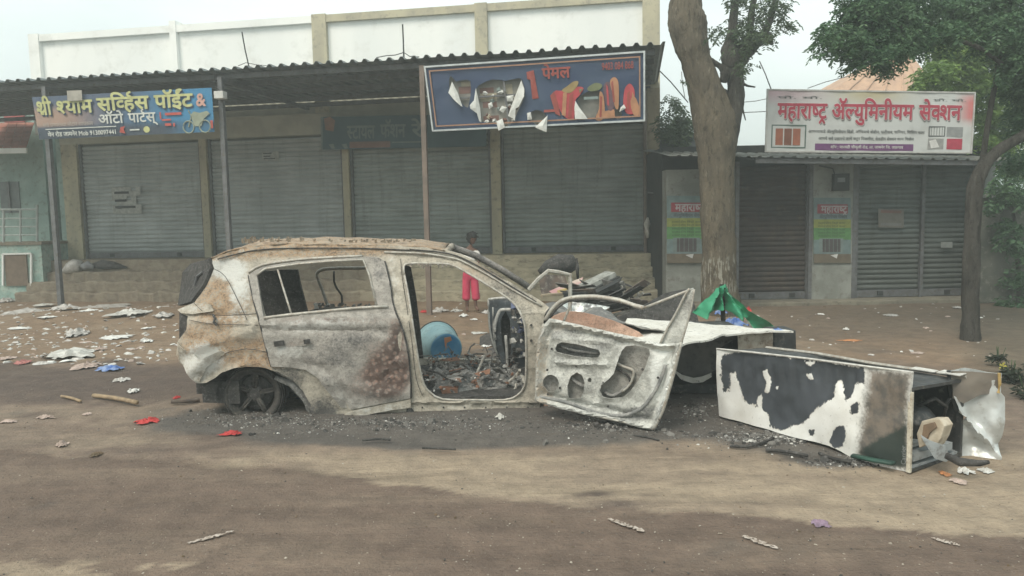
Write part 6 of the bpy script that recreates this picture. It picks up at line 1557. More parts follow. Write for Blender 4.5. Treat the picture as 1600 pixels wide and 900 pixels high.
# ------------------------------------------------------------------ white chest cabinet behind the open door, with its carton
ch = thing('chest_cabinet', 'white-topped burnt chest cabinet with a dark hollow front behind the open car door', 'cabinet', G(1095, 622))
zc = .62
def T(px, py, z=zc): return G(px, py, z)
def topz(x, y): 
    p = T(x, y); return p + V((0, 0, .025 * fbm(V((p.x * 3, p.y * 3, 0)), 3)))
n = NT('white burnt enamel', .5, .05, .4); k1 = n.noise(9, 6, .7); k2 = n.noise(30, 4, .6, off=3, stretch=(.5, 1.4, 1))
c = n.mix(n.step(k1, .3, .7), (.78, .77, .72, 1), (.64, .62, .55, 1)); c = n.mix(n.step(k2, .60, .66), c, (.16, .15, .13, 1)); n.bump(k1, .4, .01); m_enam = n.out(c)
panel('top_sheet', [(980, 499), (1050, 502), (1110, 506), (1165, 511), (1240, 516), (1200, 518), (1152, 521), (1105, 530), (1064, 538), (1040, 541), (1000, 546), (960, 530)], [], topz, m_enam, ch, .015, V((0, 0, -1)), 7, 0, 1)
yb_ = 6.9
a = at(1000, 560, yb_); b = at(1155, 560, yb_)
mb = MB(); mb.box(((a.x + b.x) / 2, yb_ + .45, .30), (b.x - a.x, .06, .6)); mb.build('back_panel', m_frd, ch)
mb = MB(); mb.box((a.x, yb_ + .2, .30), (.04, .5, .6)); mb.box((b.x, yb_ + .2, .30), (.04, .5, .6)); mb.box(((a.x + b.x) / 2, yb_ + .2, .58), (b.x - a.x, .6, .04)); mb.build('side_panel', m_frd, ch)
mb = MB(); mb.box(((a.x + b.x) / 2, yb_ + .2, .05), (b.x - a.x, .6, .08)); mb.build('base_panel', m_frd, ch)
panel('inner_liner', [(1030, 560), (1048, 573), (1066, 586), (1084, 591), (1100, 588), (1112, 582), (1124, 574), (1124, 545), (1150, 528), (1150, 520), (1100, 532), (1040, 542)], [], lambda x, y: at(x, y, yb_ - .02), M('smoked liner', (.13, .13, .125), (.20, .195, .18), 4, .8, dirt=(.07, .07, .07)), ch, .02, V((0, 1, 0)), 8, .02, 5)
panel('liner_edge', [(1048, 574), (1066, 586), (1084, 591), (1100, 588), (1112, 583), (1112, 589), (1098, 597), (1082, 599), (1064, 593)], [], lambda x, y: at(x, y, yb_ - .06), m_enam, ch, .015, V((0, 1, 0)), 5, .015, 9)
ct = thing('carton', 'small crumpled white and brown carton at the right tip of the chest cabinet', 'carton', G(1190, 590))
c0 = T(1152, 521, .60); c1 = T(1207, 519, .60); c2 = T(1243, 517, .60); dz = V((0, 0, -.58))
panel('front_panel', [(1152, 521), (1180, 519), (1207, 518), (1208, 562), (1180, 562), (1154, 562)], [], lambda x, y: hit(x, y, c0, V((0.2, -1, 0)).normalized()), M('stained carton', (.50, .46, .38), (.33, .27, .21), 8, .9, dirt=(.2, .15, .12)), ct, .01, V((0, 1, 0)), 6, .02, 8)
q = [hit(x, y, c0, V((0.2, -1, 0)).normalized()) + V((.004, .0, 0)) for x, y in ((1209, 518), (1243, 516), (1244, 560), (1209, 562))]
mb = MB(); mb.prism(q, V((0, .3, 0))); mb.build('end_panel', m_frd, ct, bevel=.01)
# ------------------------------------------------------------------ blue tub
tb0 = at(697, 546, 8.42); tb1 = at(682, 536, 8.85)
t = thing('blue_tub', 'blue plastic tub lying on its side, seen through the missing front door', 'tub', G(688, 574))
ax = (tb0 - tb1).normalized(); Mx = Matrix.Translation(tb1) @ ax.to_track_quat('Z', 'Y').to_matrix().to_4x4(); Lt = (tb0 - tb1).length
n = NT('blue plastic', .5, 0, .4); m_blue = n.out(n.mix(n.step(n.noise(5, 4), .4, .6), (.05, .21, .38, 1), (.10, .27, .42, 1)))
m_tealp = M('faded teal plastic', (.26, .40, .42), (.20, .33, .36), 3, .5, dirt=(.12, .14, .14))
mb = MB(); mb.lathe([(.250, -.01), (.262, .0), (.262, .03), (.248, .035), (.240, .04), (.225, Lt * .5), (.200, Lt - .03), (.185, Lt), (.175, Lt), (.190, Lt * .5), (.235, .0)], 36, Mx, close=True); mb.build('body', m_tealp, t, smooth=True)
mb = MB(); mb.lathe([(.252, -.005), (.272, 0), (.272, .018), (.252, .02)], 36, Mx, close=True); mb.build('rim', m_dark, t, smooth=True)
mb = MB(); mb.lathe([(0, Lt - .006), (.12, Lt - .004), (.150, Lt - .0), (.178, Lt + .004), (.186, Lt - .004), (.18, Lt - .02), (0, Lt - .02)], 36, Mx); mb.build('base', m_blue, t, smooth=True)
q = [at(x, y, 8.36) for x, y in ((694, 528), (704, 526), (706, 532), (698, 536), (697, 545), (695, 540))]
mb = MB(); mb.prism(q, V((0, .01, 0))); mb.build('melted_tear', flat('orange scorch', (.5, .22, .10)), t)
rod([(690, 600, 8.1), (715, 585, 8.0), (760, 580, 8.0)], .012, 'charred_rod', 'charred rod lying beside the far sill of the car', 'rod', m_char)
tt = G(733, 574); t = thing('red_scrap', 'small red plastic scrap on the rubble beyond the car floor', 'scrap', tt)
mb = MB(); mb.add([at(722, 565, 8.35), at(745, 566, 8.35), at(743, 581, 8.3), at(724, 580, 8.3)], [(0, 1, 2, 3)]); o = mb.build('sheet', flat('red plastic', (.42, .05, .06)), t); md = o.modifiers.new('s', 'SOLIDIFY'); md.thickness = .01

# ------------------------------------------------------------------ heap of burnt furniture between the car and the steps
hp = G(905, 525)
heap('ash_heap', V((hp.x + .1, 9.9, 0)), 1.5, .8, .55, m_cinder, 'low heap of black ash and cinders under the burnt boards', 'heap', None, 12, 34)
YHp = 9.6
def slab(name, label, cat, q, Y, thick, mat, dz=None, disp=.0, par=None, holes=[]):
    t = thing(name, label, cat, at(sum(p[0] for p in q) / len(q), max(p[1] for p in q), Y))
    panel('sheet', q, holes, lambda x, y: at(x, y, Y) + V((0, (450 - y) * .004, 0)), mat, t, thick, V((0, 1, 0)), 7, disp, 6); return t
t = thing('charred_sack', 'charred black sack slumped on top of the burnt heap', 'sack', at(872, 440, 9.9))
mb = MB()
pp = [at(842, 428, 9.9), at(856, 418, 9.9), at(875, 413, 9.9), at(893, 412, 9.9), at(902, 416, 9.9)]
mb.tube(pp, [.03, .09, .11, .12, .05], 14, flat=1.0)
for i, v in enumerate(mb.v): mb.v[i] = v + V((0, 0, .05 * fbm(v * 6, 3)))
mb.build('bag', m_char, t, smooth=True); mb = MB(); mb.tube([at(898, 412, 9.85), at(901, 404, 9.85), at(902, 420, 9.8), at(903, 436, 9.8)], [.02, .015, .03, .02], 6); mb.build('knotted_neck', m_char, t, smooth=True)
m_wood = M('burnt brown board', (.13, .10, .08), (.07, .06, .055), 6, .9, dirt=(.3, .28, .24))
slab('burnt_board', 'dark brown scorched board standing behind the bent window frame', 'board', [(842, 436), (856, 430), (884, 432), (888, 450), (870, 462), (846, 460)], 9.75, .05, m_wood, disp=.03)
slab('pink_sheet', 'pink and white printed sheet lying under the slanting boards', 'sheet', [(858, 455), (880, 446), (900, 438), (912, 434), (906, 446), (890, 456), (868, 462)], 9.55, .02, M('pink sheet', (.52, .30, .30), (.58, .52, .44), 5, .8))
slab('yellow_sheet', 'small yellow-ochre scrap below the pink sheet', 'scrap', [(870, 454), (885, 450), (891, 453), (888, 458), (872, 459)], 9.5, .02, flat('ochre scrap', (.42, .32, .13)))
for i, (a, b, w_, mt, lb) in enumerate((((888, 461), (955, 428), .10, M('grey stacked board', (.36, .37, .34), (.2, .2, .18), 8, .8, dirt=(.1, .1, .09)), 'pale grey board slanting up to the right, topmost of the burnt boards'),
                                        ((892, 466), (962, 433), .07, m_frd, 'dark board just under the pale grey slanting board'),
                                        ((900, 470), (968, 440), .06, M('dull edge board', (.20, .20, .18), (.12, .12, .11), 8, .8), 'dull grey board third down in the slanting stack'),
                                        ((846, 462), (892, 458), .05, M('wood rail', (.42, .35, .25), (.3, .25, .18), 9, .8), 'thin pale wooden rail lying level under the pink sheet'),
                                        ((930, 500), (1012, 478), .05, M('aluminium bar', (.5, .5, .47), (.36, .36, .33), 9, .5), 'long pale metal bar slanting just above the car door top'),
                                        ((915, 498), (980, 475), .04, m_mid, 'shorter grey bar beside the long pale metal bar'))):
    t = thing('burnt_board', lb, 'board', at(*a, 9.5)); mb = MB(); mb.bar(at(*a, 9.35 - .04 * i), at(*b, 9.55 - .04 * i), .28 if i < 3 else w_, w_ * .7); mb.build('plank', mt, t, bevel=.006)
slab('charred_sheet', 'wide black charred sheet lying below the slanting boards', 'sheet', [(893, 470), (930, 458), (965, 448), (974, 456), (978, 470), (940, 478), (896, 482)], 9.3, .03, m_char, disp=.04)
slab('charred_board', 'large black panel leaning beyond the broken door window frame', 'panel', [(958, 494), (1000, 478), (1040, 458), (1072, 452), (1082, 470), (1085, 500), (1050, 508), (1000, 508), (965, 505)], 8.9, .05, m_char, disp=.03)
slab('silver_foil', 'crumpled silvery foil sheet seen above the door belt line', 'foil', [(846, 478), (880, 470), (915, 472), (952, 478), (930, 488), (900, 490), (860, 492)], 9.1, .01, M('crumpled foil', (.62, .66, .64), (.2, .2, .2), 16, .4, .5, bump=.8, bsc=20), disp=.05)
for i, (a, b, lb) in enumerate((((985, 470), (1005, 458), 'short pale bent bar at the right of the boards'), ((995, 452), (996, 472), 'thin upright pale stick at the right of the boards'), ((970, 446), (975, 462), 'white curled strip at the tip of the boards'), ((985, 466), (970, 474), 'small broken pale slat lying near the curled strip'))):
    mb = MB(); mb.tube([at(*a, 9.2), at((a[0] + b[0]) / 2 + 2, (a[1] + b[1]) / 2 + 1, 9.2), at(*b, 9.15)], .02, 6); props(mb.build('bent_strip', m_edge, None), lb, 'strip')
rubble('charred_debris', lambda r: V((r.uniform(.1, 2.2), r.uniform(8.6, 10.6), r.uniform(0, .25))), 420, .02, .09, [m_cinder, m_mid, m_char, m_bone, m_cinder], None, 21)
# ------------------------------------------------------------------ green tarpaulin
t = thing('green_tarpaulin', 'green tarpaulin draped to a peak in front of the big tree trunk', 'tarpaulin', G(1135, 520))
tp = [(1079, 487), (1089, 477), (1105, 463), (1117, 450), (1124, 447), (1132, 443), (1138, 452), (1141, 459), (1152, 470), (1163, 483), (1182, 495), (1208, 514), (1174, 514), (1168, 502), (1158, 493), (1147, 496), (1138, 486), (1128, 481), (1116, 483), (1106, 492), (1094, 494)]
n = NT('green tarpaulin', .45, 0, .4); m_tarp = n.out(n.mix(n.step(n.noise(6, 4), .4, .7), (.035, .25, .13, 1), (.055, .33, .18, 1)))
panel('cloth', tp, [], lambda x, y: at(x, y, 8.5), m_tarp, t, .004, V((0, 1, 0)), 2.6, .12, 5, dfun=lambda x, y: .12 * math.sin(math.atan2(y - 438, x - 1128) * 14) * min(1, math.hypot(x - 1128, y - 440) / 40) - (math.hypot(x - 1128, y - 440)) * .003)
mb = MB(); mb.tube([at(1128, 444, 8.56), at(1130, 500, 8.5), at(1131, 520, 8.5)], .03, 6); mb.build('prop_pole', m_bark2, t)
heap('debris_mound', G(1135, 522), .75, .4, .30, m_mid, 'grey debris mound under the green tarpaulin', 'heap', None, 31, 22)
def crumple(label, cat, name, px, py, wx, hy, hz, mat, seed=0, rz=0.0, z=0.0, n=11, sharp=.6, group=None, Yo=None):
    """a crumpled sheet lying on the ground; wx, hy: its extent in photograph pixels"""
    g = G(px, py, z) if Yo is None else Yo
    if Yo is None: g.z = z if z else gheight(g.x, g.y)
    sc = g.y / F_PX; a = wx * sc / 2
    g2 = G(px, py - hy / 2, z) if Yo is None else None
    b = max(.05, min(a * 1.2, hy * g.y * g.y / (F_PX * 1.65) / 2 * .8))
    vs = []; fs = []
    for i in range(n + 1):
        for j in range(n + 1):
            u, v_ = i / n * 2 - 1, j / n * 2 - 1
            e = 1 + .45 * fbm(V((u * 1.3, v_ * 1.3, seed)), 2)
            rr = math.hypot(u * abs(u), v_ * abs(v_)) ** .5
            rg = abs(fbm(V((u * 3, v_ * 3, seed + 3)), 4)) ** sharp
            vs.append(V((u * a * e, v_ * b * e, .004 + .72 * hz * max(0, 1 - rr * .85) * (.25 + 1.5 * rg))))
    R_ = Matrix.Rotation(rz, 3, 'Z'); vs = [g + R_ @ v for v in vs]
    for i in range(n):
        for j in range(n):
            u, v_ = (i + .5) / n * 2 - 1, (j + .5) / n * 2 - 1
            if u * u + v_ * v_ < .95 + .5 * fbm(V((u * 2, v_ * 2, seed + 9)), 2):
                q = i * (n + 1) + j; fs.append((q, q + 1, q + n + 2, q + n + 1))
    mb = MB(); mb.add(vs, fs); o = mb.build(name, mat, None, smooth=False, fix=False)
    me = o.data; bm = bmesh.new(); bm.from_mesh(me); bmesh.ops.delete(bm, geom=[v for v in bm.verts if not v.link_faces], context='VERTS'); bm.to_mesh(me); bm.free()
    return props(o, label, cat, group)
m_plast = M('white plastic film', (.66, .66, .62), (.42, .41, .38), 9, .45, 0, .5, dirt=(.3, .27, .22))
m_film = M('dusty clear film', (.54, .52, .49), (.36, .34, .31), 12, .4, 0, .5, dirt=(.55, .54, .52))
m_pap = M('white paper', (.74, .75, .72), (.58, .57, .54), 14, .9)
m_pink = M('dirty pink cloth', (.45, .20, .18), (.30, .13, .12), 14, .9); m_redc = M('red cloth', (.50, .06, .055), (.36, .04, .04), 14, .8); m_bluec = M('blue plastic wrap', (.06, .14, .40), (.25, .33, .5), 14, .5); m_orng = M('orange peel', (.55, .24, .10), (.4, .2, .1), 14, .8); m_ppap = M('pinkish paper', (.50, .40, .35), (.34, .27, .23), 14, .9); m_purpl = M('purple wrapper', (.28, .20, .27), (.18, .13, .17), 14, .5); m_brn2 = M('brown leaf', (.16, .11, .07), (.1, .08, .05), 14, .9)
crumple('bright blue plastic bag bunched under the green tarpaulin', 'bag', 'plastic_bag', 1145, 510, 46, 9, .16, m_bluec, 1, z=.30)
crumple('small blue and white bag high under the left fold of the tarpaulin', 'bag', 'plastic_bag', 1127, 492, 20, 6, .14, m_bluec, 2, z=.42)
crumple('small red wrapper at the right edge of the tarpaulin', 'wrapper', 'wrapper', 1169, 487, 10, 4, .08, m_redc, 3, z=.45)
crumple('blue-tinted scrap lying on the dark end of the carton', 'scrap', 'plastic_scrap', 1216, 517, 20, 3, .03, m_bluec, 4, z=.61)
L_ = [
 ('heap of grey-white plastic at the far left edge of the dirt', 'plastic', 'plastic_litter', 10, 472, 26, 10, .16, m_film),
 ('orange wrapper standing on the litter beside the left awning post', 'wrapper', 'wrapper', 50, 469, 14, 7, .16, m_orng),
 ('flat white film between the orange wrapper and the left awning post', 'plastic', 'plastic_litter', 70, 479, 30, 4, .05, m_plast),
 ('long low heap of dusty film left of the left awning post', 'plastic', 'plastic_litter', 44, 493, 64, 12, .13, m_film),
 ('long flat white paper sheet near the left edge', 'paper', 'paper_sheet', 32, 516, 44, 5, .03, m_pap),
 ('small bright folded paper in front of the long dusty film heap', 'paper', 'paper_sheet', 76, 507, 24, 5, .03, m_pap),
 ('puffed clear bag with white rim in front of the left awning post', 'bag', 'plastic_bag', 106, 497, 36, 10, .15, m_film),
 ('small white strip right of the puffed clear bag', 'paper', 'paper_sheet', 140, 500, 26, 4, .04, m_pap),
 ('peaked clear bag over a white sheet in the middle of the left litter', 'bag', 'plastic_bag', 120, 524, 34, 10, .15, m_film),
 ('brightest flat white sheet on the left dirt', 'paper', 'paper_sheet', 180, 527, 50, 8, .04, m_pap),
 ('small pale strip below the peaked clear bag', 'paper', 'paper_sheet', 131, 534, 20, 3, .02, m_ppap),
 ('row of white film stretching towards the tail of the car', 'plastic', 'plastic_litter', 205, 502, 60, 9, .11, m_plast),
 ('white film scrap just left of the car tail', 'plastic', 'plastic_litter', 256, 502, 34, 8, .10, m_film),
 ('wide grey film lying just in front of the muddy steps', 'plastic', 'plastic_litter', 168, 482, 76, 10, .06, m_film),
 ('small white chip above the brightest white sheet', 'paper', 'paper_sheet', 229, 515, 14, 3, .03, m_pap),
 ('small curled white chip right of the brightest white sheet', 'paper', 'paper_sheet', 230, 535, 18, 4, .05, m_pap),
 ('pale chip alone on the dirt under the brightest white sheet', 'paper', 'paper_sheet', 208, 547, 12, 3, .02, m_ppap),
 ('big bunched white plastic heap, largest of the left litter', 'plastic', 'plastic_litter', 108, 557, 82, 18, .13, m_plast),
 ('pinkish tip at the right end of the big white plastic heap', 'wrapper', 'wrapper', 158, 549, 16, 6, .06, m_ppap),
 ('magenta-red cloth among grey rags near the left edge', 'cloth', 'cloth_rag', 36, 568, 26, 8, .07, m_pink),
 ('pale grey rag right of the magenta-red cloth', 'cloth', 'cloth_rag', 66, 569, 26, 6, .05, m_film),
 ('pale rag left of the magenta-red cloth', 'cloth', 'cloth_rag', 14, 562, 22, 6, .04, m_ppap),
 ('pinkish-white crumpled paper beside the blue wrap', 'paper', 'crumpled_paper', 134, 574, 36, 10, .08, m_ppap),
 ('blue and white plastic wrap on the left mud', 'plastic', 'plastic_wrap', 170, 578, 42, 10, .08, m_bluec),
 ('pale torn scrap on the dark mud below the blue wrap', 'paper', 'crumpled_paper', 188, 595, 26, 7, .05, m_film),
 ('white crumpled scrap on the mud left of the car tail', 'paper', 'crumpled_paper', 208, 614, 18, 6, .06, m_pap),
 ('curled pinkish strip on the left foreground mud', 'paper', 'paper_strip', 72, 652, 30, 5, .04, m_ppap),
 ('pale flat scrap at the left edge of the foreground', 'paper', 'paper_strip', 14, 659, 26, 5, .03, m_ppap),
 ('small pale strip between the curled strip and the red cloth', 'paper', 'paper_strip', 136, 647, 16, 3, .02, m_ppap),
 ('bright red cloth scrap left of the burnt rear wheel', 'cloth', 'cloth_rag', 231, 658, 36, 10, .05, m_redc),
 ('tiny red scrap under the tail of the car', 'cloth', 'cloth_rag', 276, 622, 12, 4, .03, m_redc),
 ('red cloth scrap in the ash right below the rear wheel', 'cloth', 'cloth_rag', 363, 680, 34, 8, .04, m_redc),
 ('light pink folded scrap alone on the left foreground', 'paper', 'crumpled_paper', 95, 696, 18, 10, .05, m_ppap),
 ('brown curled leaf on the left foreground road', 'leaf', 'dry_leaf', 150, 711, 18, 5, .03, m_brn2),
 ('mauve wrapper at the edge of the smooth road', 'wrapper', 'wrapper', 1283, 819, 28, 7, .03, m_purpl),
 ('white ash lump on the ground below the sill', 'ash', 'ash_lump', 781, 656, 14, 7, .06, m_bone),
 ('white packet on the ground below the bent steel flap', 'packet', 'packet', 1508, 740, 22, 8, .05, m_pap),
 ('bluish-white scrap right of the white packet', 'scrap', 'plastic_scrap', 1540, 738, 24, 6, .03, m_plast),
 ('small orange scrap at the foot of the fridge opening', 'wrapper', 'wrapper', 1477, 741, 14, 4, .02, m_orng),
 ('curved pale strip in front of the white packet', 'strip', 'paper_strip', 1496, 752, 26, 4, .02, m_ppap),
 ('pale chip on the shaded dirt by the low shops', 'paper', 'paper_sheet', 1322, 514, 10, 4, .05, m_pap),
 ('orange and white wrapper on the shaded dirt', 'wrapper', 'wrapper', 1328, 532, 36, 4, .02, m_orng),
 ('thin pale strip on the dirt right of the orange and white wrapper', 'paper', 'paper_strip', 1433, 551, 22, 4, .02, m_ppap),
 ('flat grey paper on the dirt before the wide shutter', 'paper', 'paper_sheet', 1392, 494, 24, 4, .03, m_film),
 ('white scrap near the foot of the wide shutter', 'paper', 'paper_sheet', 1496, 482, 14, 4, .04, m_film),
 ('red wrapper on the dirt left of the girl', 'wrapper', 'wrapper', 663, 490, 14, 5, .06, m_redc),
 ('grey-white plastic heap on the dirt left of the girl', 'plastic', 'plastic_litter', 688, 487, 30, 8, .10, m_film),
 ('white plastic heap just left of the girl\'s feet', 'plastic', 'plastic_litter', 712, 487, 18, 8, .09, m_plast),
 ('pale plastic just right of the girl\'s feet', 'plastic', 'plastic_litter', 764, 490, 26, 7, .09, m_film),
 ('small white crumple on the dirt in front of the girl', 'paper', 'crumpled_paper', 724, 499, 14, 6, .06, m_pap),
 ('white chip on the dirt beyond the blue tub', 'paper', 'paper_sheet', 741, 503, 12, 3, .03, m_pap),
 ('pale twist of plastic between the blue tub and the far door', 'plastic', 'plastic_litter', 748, 519, 24, 4, .03, m_plast),
 ('small white scrap left of the far door edge', 'paper', 'crumpled_paper', 757, 541, 12, 4, .04, m_pap),
]
for i, (lb, cat, nm, px, py, wx, hy, hz, mt) in enumerate(L_): crumple(lb, cat, nm, px, py, wx, hy, hz, mt, i * 2.3 + 1, rz=0)
m_strip = M('dusty shredded paper', (.46, .40, .35), (.27, .22, .18), 30, .9, dirt=(.6, .57, .53))
def shred(label, a, b, wpx, seed):
    rnd = random.Random(seed); A_, B_ = G(*a), G(*b); d = B_ - A_; nn = V((-d.y, d.x, 0)).normalized(); t = thing('paper_strip', label, 'paper', (A_ + B_) / 2); N = 22; vs = []; fs = []
    w_ = wpx * A_.y / F_PX * 1.25
    for i in range(N + 1):
        p = A_ + d * (i / N); k = math.sin(math.pi * min(1, max(0, i / N))) ** .4
        for j in range(4): q = p + nn * (w_ * (j / 3 - .5) * k + rnd.uniform(-.14, .14) * w_); vs.append(V((q.x, q.y, gheight(q.x, q.y) + .006 + rnd.uniform(0, .004))))
    for i in range(N):
        for j in range(3):
            if rnd.random() > .2: e = i * 4 + j; fs.append((e, e + 1, e + 5, e + 4))
    mb = MB(); mb.add(vs, fs); o = mb.build('sheet', m_strip, t, fix=False)
shred('long shredded paper strip on the road near the lower left corner', (292, 854), (366, 834), 8, 1)
shred('dusty shredded paper strip in the middle foreground', (950, 813), (1007, 833), 10, 2)
shred('dusty shredded paper strip on the right foreground road', (1158, 839), (1222, 862), 9, 3)
shred('faint pale scuffed strip right of the mauve wrapper', (1455, 838), (1500, 852), 8, 4)
def stick(label, pts, r, mat=None, name='stick', cat='stick'):
    P_ = [G(x, y, r + .01) for x, y in pts]; mb = MB(); mb.tube(cr([tuple(p) for p in P_], 3), [r] * ((len(pts) - 1) * 3 + 1), 6); return props(mb.build(name, mat or m_wood2, None, smooth=True), label, cat)
_b = random.Random(77); mb = MB()
for k in range(46):
    p_ = at(_b.uniform(890, 1010), _b.uniform(446, 486), 9.0 + _b.random() * .5); s_ = _b.uniform(.05, .22); R_ = Matrix.Rotation(_b.uniform(-.6, .6), 3, 'Y') @ Matrix.Rotation(_b.uniform(-1.2, .2), 3, 'X'); mb.mi = k % 4
    q = [p_ + R_ @ V(v) for v in ((-s_, -s_ * .3, 0), (s_ * .7, -s_ * .4, .01), (s_, s_ * .2, 0), (-s_ * .6, s_ * .35, 0))]; mb.prism(q, R_ @ V((0, 0, .012)))
mb.build('broken_sheets', [m_char, m_mid, m_frd, m_wood], None, fix=False)['kind'] = 'stuff'
m_wood2 = M('dry stick', (.36, .27, .17), (.24, .18, .12), 20, .9)
stick('light brown stick with a broken end on the left mud', [(146, 618), (180, 622), (214, 629)], .022)
stick('thin short stick left of the light brown stick', [(96, 619), (112, 622), (126, 627)], .014)
stick('brown stick poking from under the car tail', [(268, 628), (290, 627), (312, 625)], .018, m_wood)
stick('black bent branch in the ash before the fridge', [(1140, 697), (1165, 698), (1190, 692), (1208, 684)], .010, m_char, 'branch', 'branch')
stick('second charred branch right of the black bent branch', [(1196, 703), (1230, 706), (1262, 712)], .012, m_char, 'branch', 'branch')
stick('charred stick near the fridge corner', [(1280, 708), (1300, 716), (1330, 722)], .012, m_char, 'branch', 'branch')
stick('thin black wire on the ash in front of the open door', [(990, 680), (1010, 683), (1030, 688)], .007, m_char, 'burnt_wire', 'wire')
stick('thin black wire on the ground below the rear door', [(566, 688), (590, 686), (610, 687)], .009, m_char, 'burnt_wire', 'wire')
stick('thin black rod below the middle of the car', [(660, 700), (690, 701), (712, 702)], .008, m_char, 'burnt_wire', 'wire')
# sacks on the plinth at the left
def lump(name, label, cat, pts, rad, mat, flat_=1.0):
    mb = MB(); mb.tube([V(p) for p in pts], rad, 14, flat=flat_)
    for i, v in enumerate(mb.v): mb.v[i] = v + V((.03 * fbm(v * 5, 3), .0, .035 * fbm(v * 7 + V((3, 0, 0)), 3)))
    return props(mb.build(name, mat, None, smooth=True), label, cat)
def BP(px, py, w_): return onBp(px, py, w_)
lump('white_sack', 'dirty white sack slumped at the left end of the top step', 'sack', [BP(98, 425, .95), BP(108, 420, .9), BP(120, 414, .85), BP(129, 412, .8)], [.04, .14, .17, .08], m_film)
lump('grey_bundle', 'small bluish-grey bundle beside the dirty white sack', 'bundle', [BP(128, 418, .9), BP(137, 415, .9), BP(146, 417, .9)], [.05, .10, .04], M('bluish bundle', (.25, .26, .27), (.18, .18, .19), 10, .9))
lump('black_bundle', 'long black bundle lying along the top step under the left shutter', 'bundle', [BP(146, 416, .8), BP(160, 413, .8), BP(178, 415, .8), BP(198, 417, .8)], [.05, .11, .09, .03], m_char)
mb = MB(); p = G(61, 446); mb.box((p.x, p.y, p.z + .1), (.2, .15, .17)); props(mb.build('paper_box', m_plast, None, bevel=.01), 'small white box lying in front of the turquoise low wall', 'box')
for (px, py, w_, lb) in ((756, 398, .3, 'small white crumple on the plinth behind the girl'), (939, 411, .74, 'small white scrap on the plinth below the right end shutter')):
    u, z = onB(px, py, w_); crumple(lb, 'paper', 'crumpled_paper', 0, 0, 9, 9, .07, m_pap, px, Yo=B(u, min(w_, .6), ZP + .0), n=6)
# ------------------------------------------------------------------ loose small debris, ash and pebbles
def ringgen(cx_, cy_, rx, ry):
    def g(r):
        a = r.uniform(0, 6.283); q = abs(r.gauss(0, .55))
        if q > 1.6: return None
        x, y = cx_ + rx * q * math.cos(a), cy_ + ry * q * math.sin(a)
        if not (0 < x < 1600): return None
        p = G(x, y); p.z = gheight(p.x, p.y); return p
    return g
sets = [((620, 660), (330, 20), 1500), ((950, 668), (170, 22), 800), ((1180, 682), (120, 22), 900), ((1330, 722), (100, 10), 400), ((1090, 640), (60, 24), 500), ((420, 655), (160, 22), 700)]
def many(r):
    k = r.random() * 4800
    for (c_, r_, n_) in sets:
        if k < n_: return ringgen(*c_, *r_)(r)
        k -= n_
rubble('ash_litter', many, 7500, .003, .012, [m_cinder, m_mid, m_cinder, m_ashg, m_cinder, m_mid, m_cinder, m_cinder, m_ashg, m_mid, m_mid, m_ashg, m_cinder, m_bone], None, 51, flatk=.7)
rubble('charred_chunks', many, 260, .015, .04, [m_cinder, m_mid, m_char], None, 52, flatk=.7)
def wide(r):
    x, y = r.uniform(-150, 1750), 470 + (r.random() ** 1.2) * 480; p = G(x, y); p.z = gheight(p.x, p.y); return p
m_peb = M('pebble', (.30, .26, .21), (.2, .17, .14), 20, .9); m_peb2 = M('pale pebble', (.42, .38, .32), (.33, .29, .24), 20, .9)
rubble('pebbles', wide, 4200, .002, .008, [m_peb, m_cinder, m_peb2, m_brn2], None, 53)
def back(r):
    x = r.uniform(-60, 1560); y = r.uniform(474, 560); 
    if 280 < x < 620 and y > 500: return None
    p = G(x, y); p.z = gheight(p.x, p.y); return p
def leftlit(r):
    x = r.uniform(-60, 278); y = 476 + r.random() * 95; p = G(x, y); p.z = gheight(p.x, p.y) + .004; return p
rubble('trash_scraps', leftlit, 420, .015, .07, [m_pap, m_film, m_plast, m_ppap, m_film], None, 57, flatk=.22)
rubble('trash_specks', back, 380, .012, .045, [m_pap, m_film, m_brn2, m_ppap, m_film], None, 54, flatk=.3)
rubble('fridge_ash', ringgen(1230, 684, 120, 12), 420, .006, .026, [m_bone, m_ashg, m_cinder], None, 55)
# ------------------------------------------------------------------ the girl beyond the car
gp = G(736, 489); gp.z = gheight(gp.x, gp.y)
girl = thing('person', 'girl in a white top and bright pink trousers standing beyond the car, looking down', 'person', gp)
m_skin = M('brown skin', (.16, .09, .065), (.12, .07, .05), 8, .6); m_hair = M('black hair', (.018, .017, .017), (.03, .03, .028), 20, .6); m_top = M('white top', (.80, .78, .74), (.66, .64, .6), 8, .9); m_pants = M('pink trousers', (.60, .07, .13), (.46, .05, .10), 7, .85)
def skin_obj(name, verts, edges, radii, mat, parent, lv=2, root=0):
    me = bpy.data.meshes.new(name); me.from_pydata([tuple(gp + V(v)) for v in verts], edges, []); o = bpy.data.objects.new(name, me); COL.objects.link(o)
    md = o.modifiers.new('skin', 'SKIN'); md.use_smooth_shade = True
    for i, r in enumerate(radii):
        r = r if isinstance(r, tuple) else (r, r); me.skin_vertices[0].data[i].radius = r; me.skin_vertices[0].data[i].use_root = (i == root)
    s = o.modifiers.new('sub', 'SUBSURF'); s.levels = lv; s.render_levels = lv
    bpy.context.view_layer.update(); dg = bpy.context.evaluated_depsgraph_get()
    m2 = bpy.data.meshes.new_from_object(o.evaluated_get(dg)); m2.name = name; bpy.data.objects.remove(o); m2.materials.clear(); m2.materials.append(mat); m2.shade_smooth()
    return link(name, m2, parent)
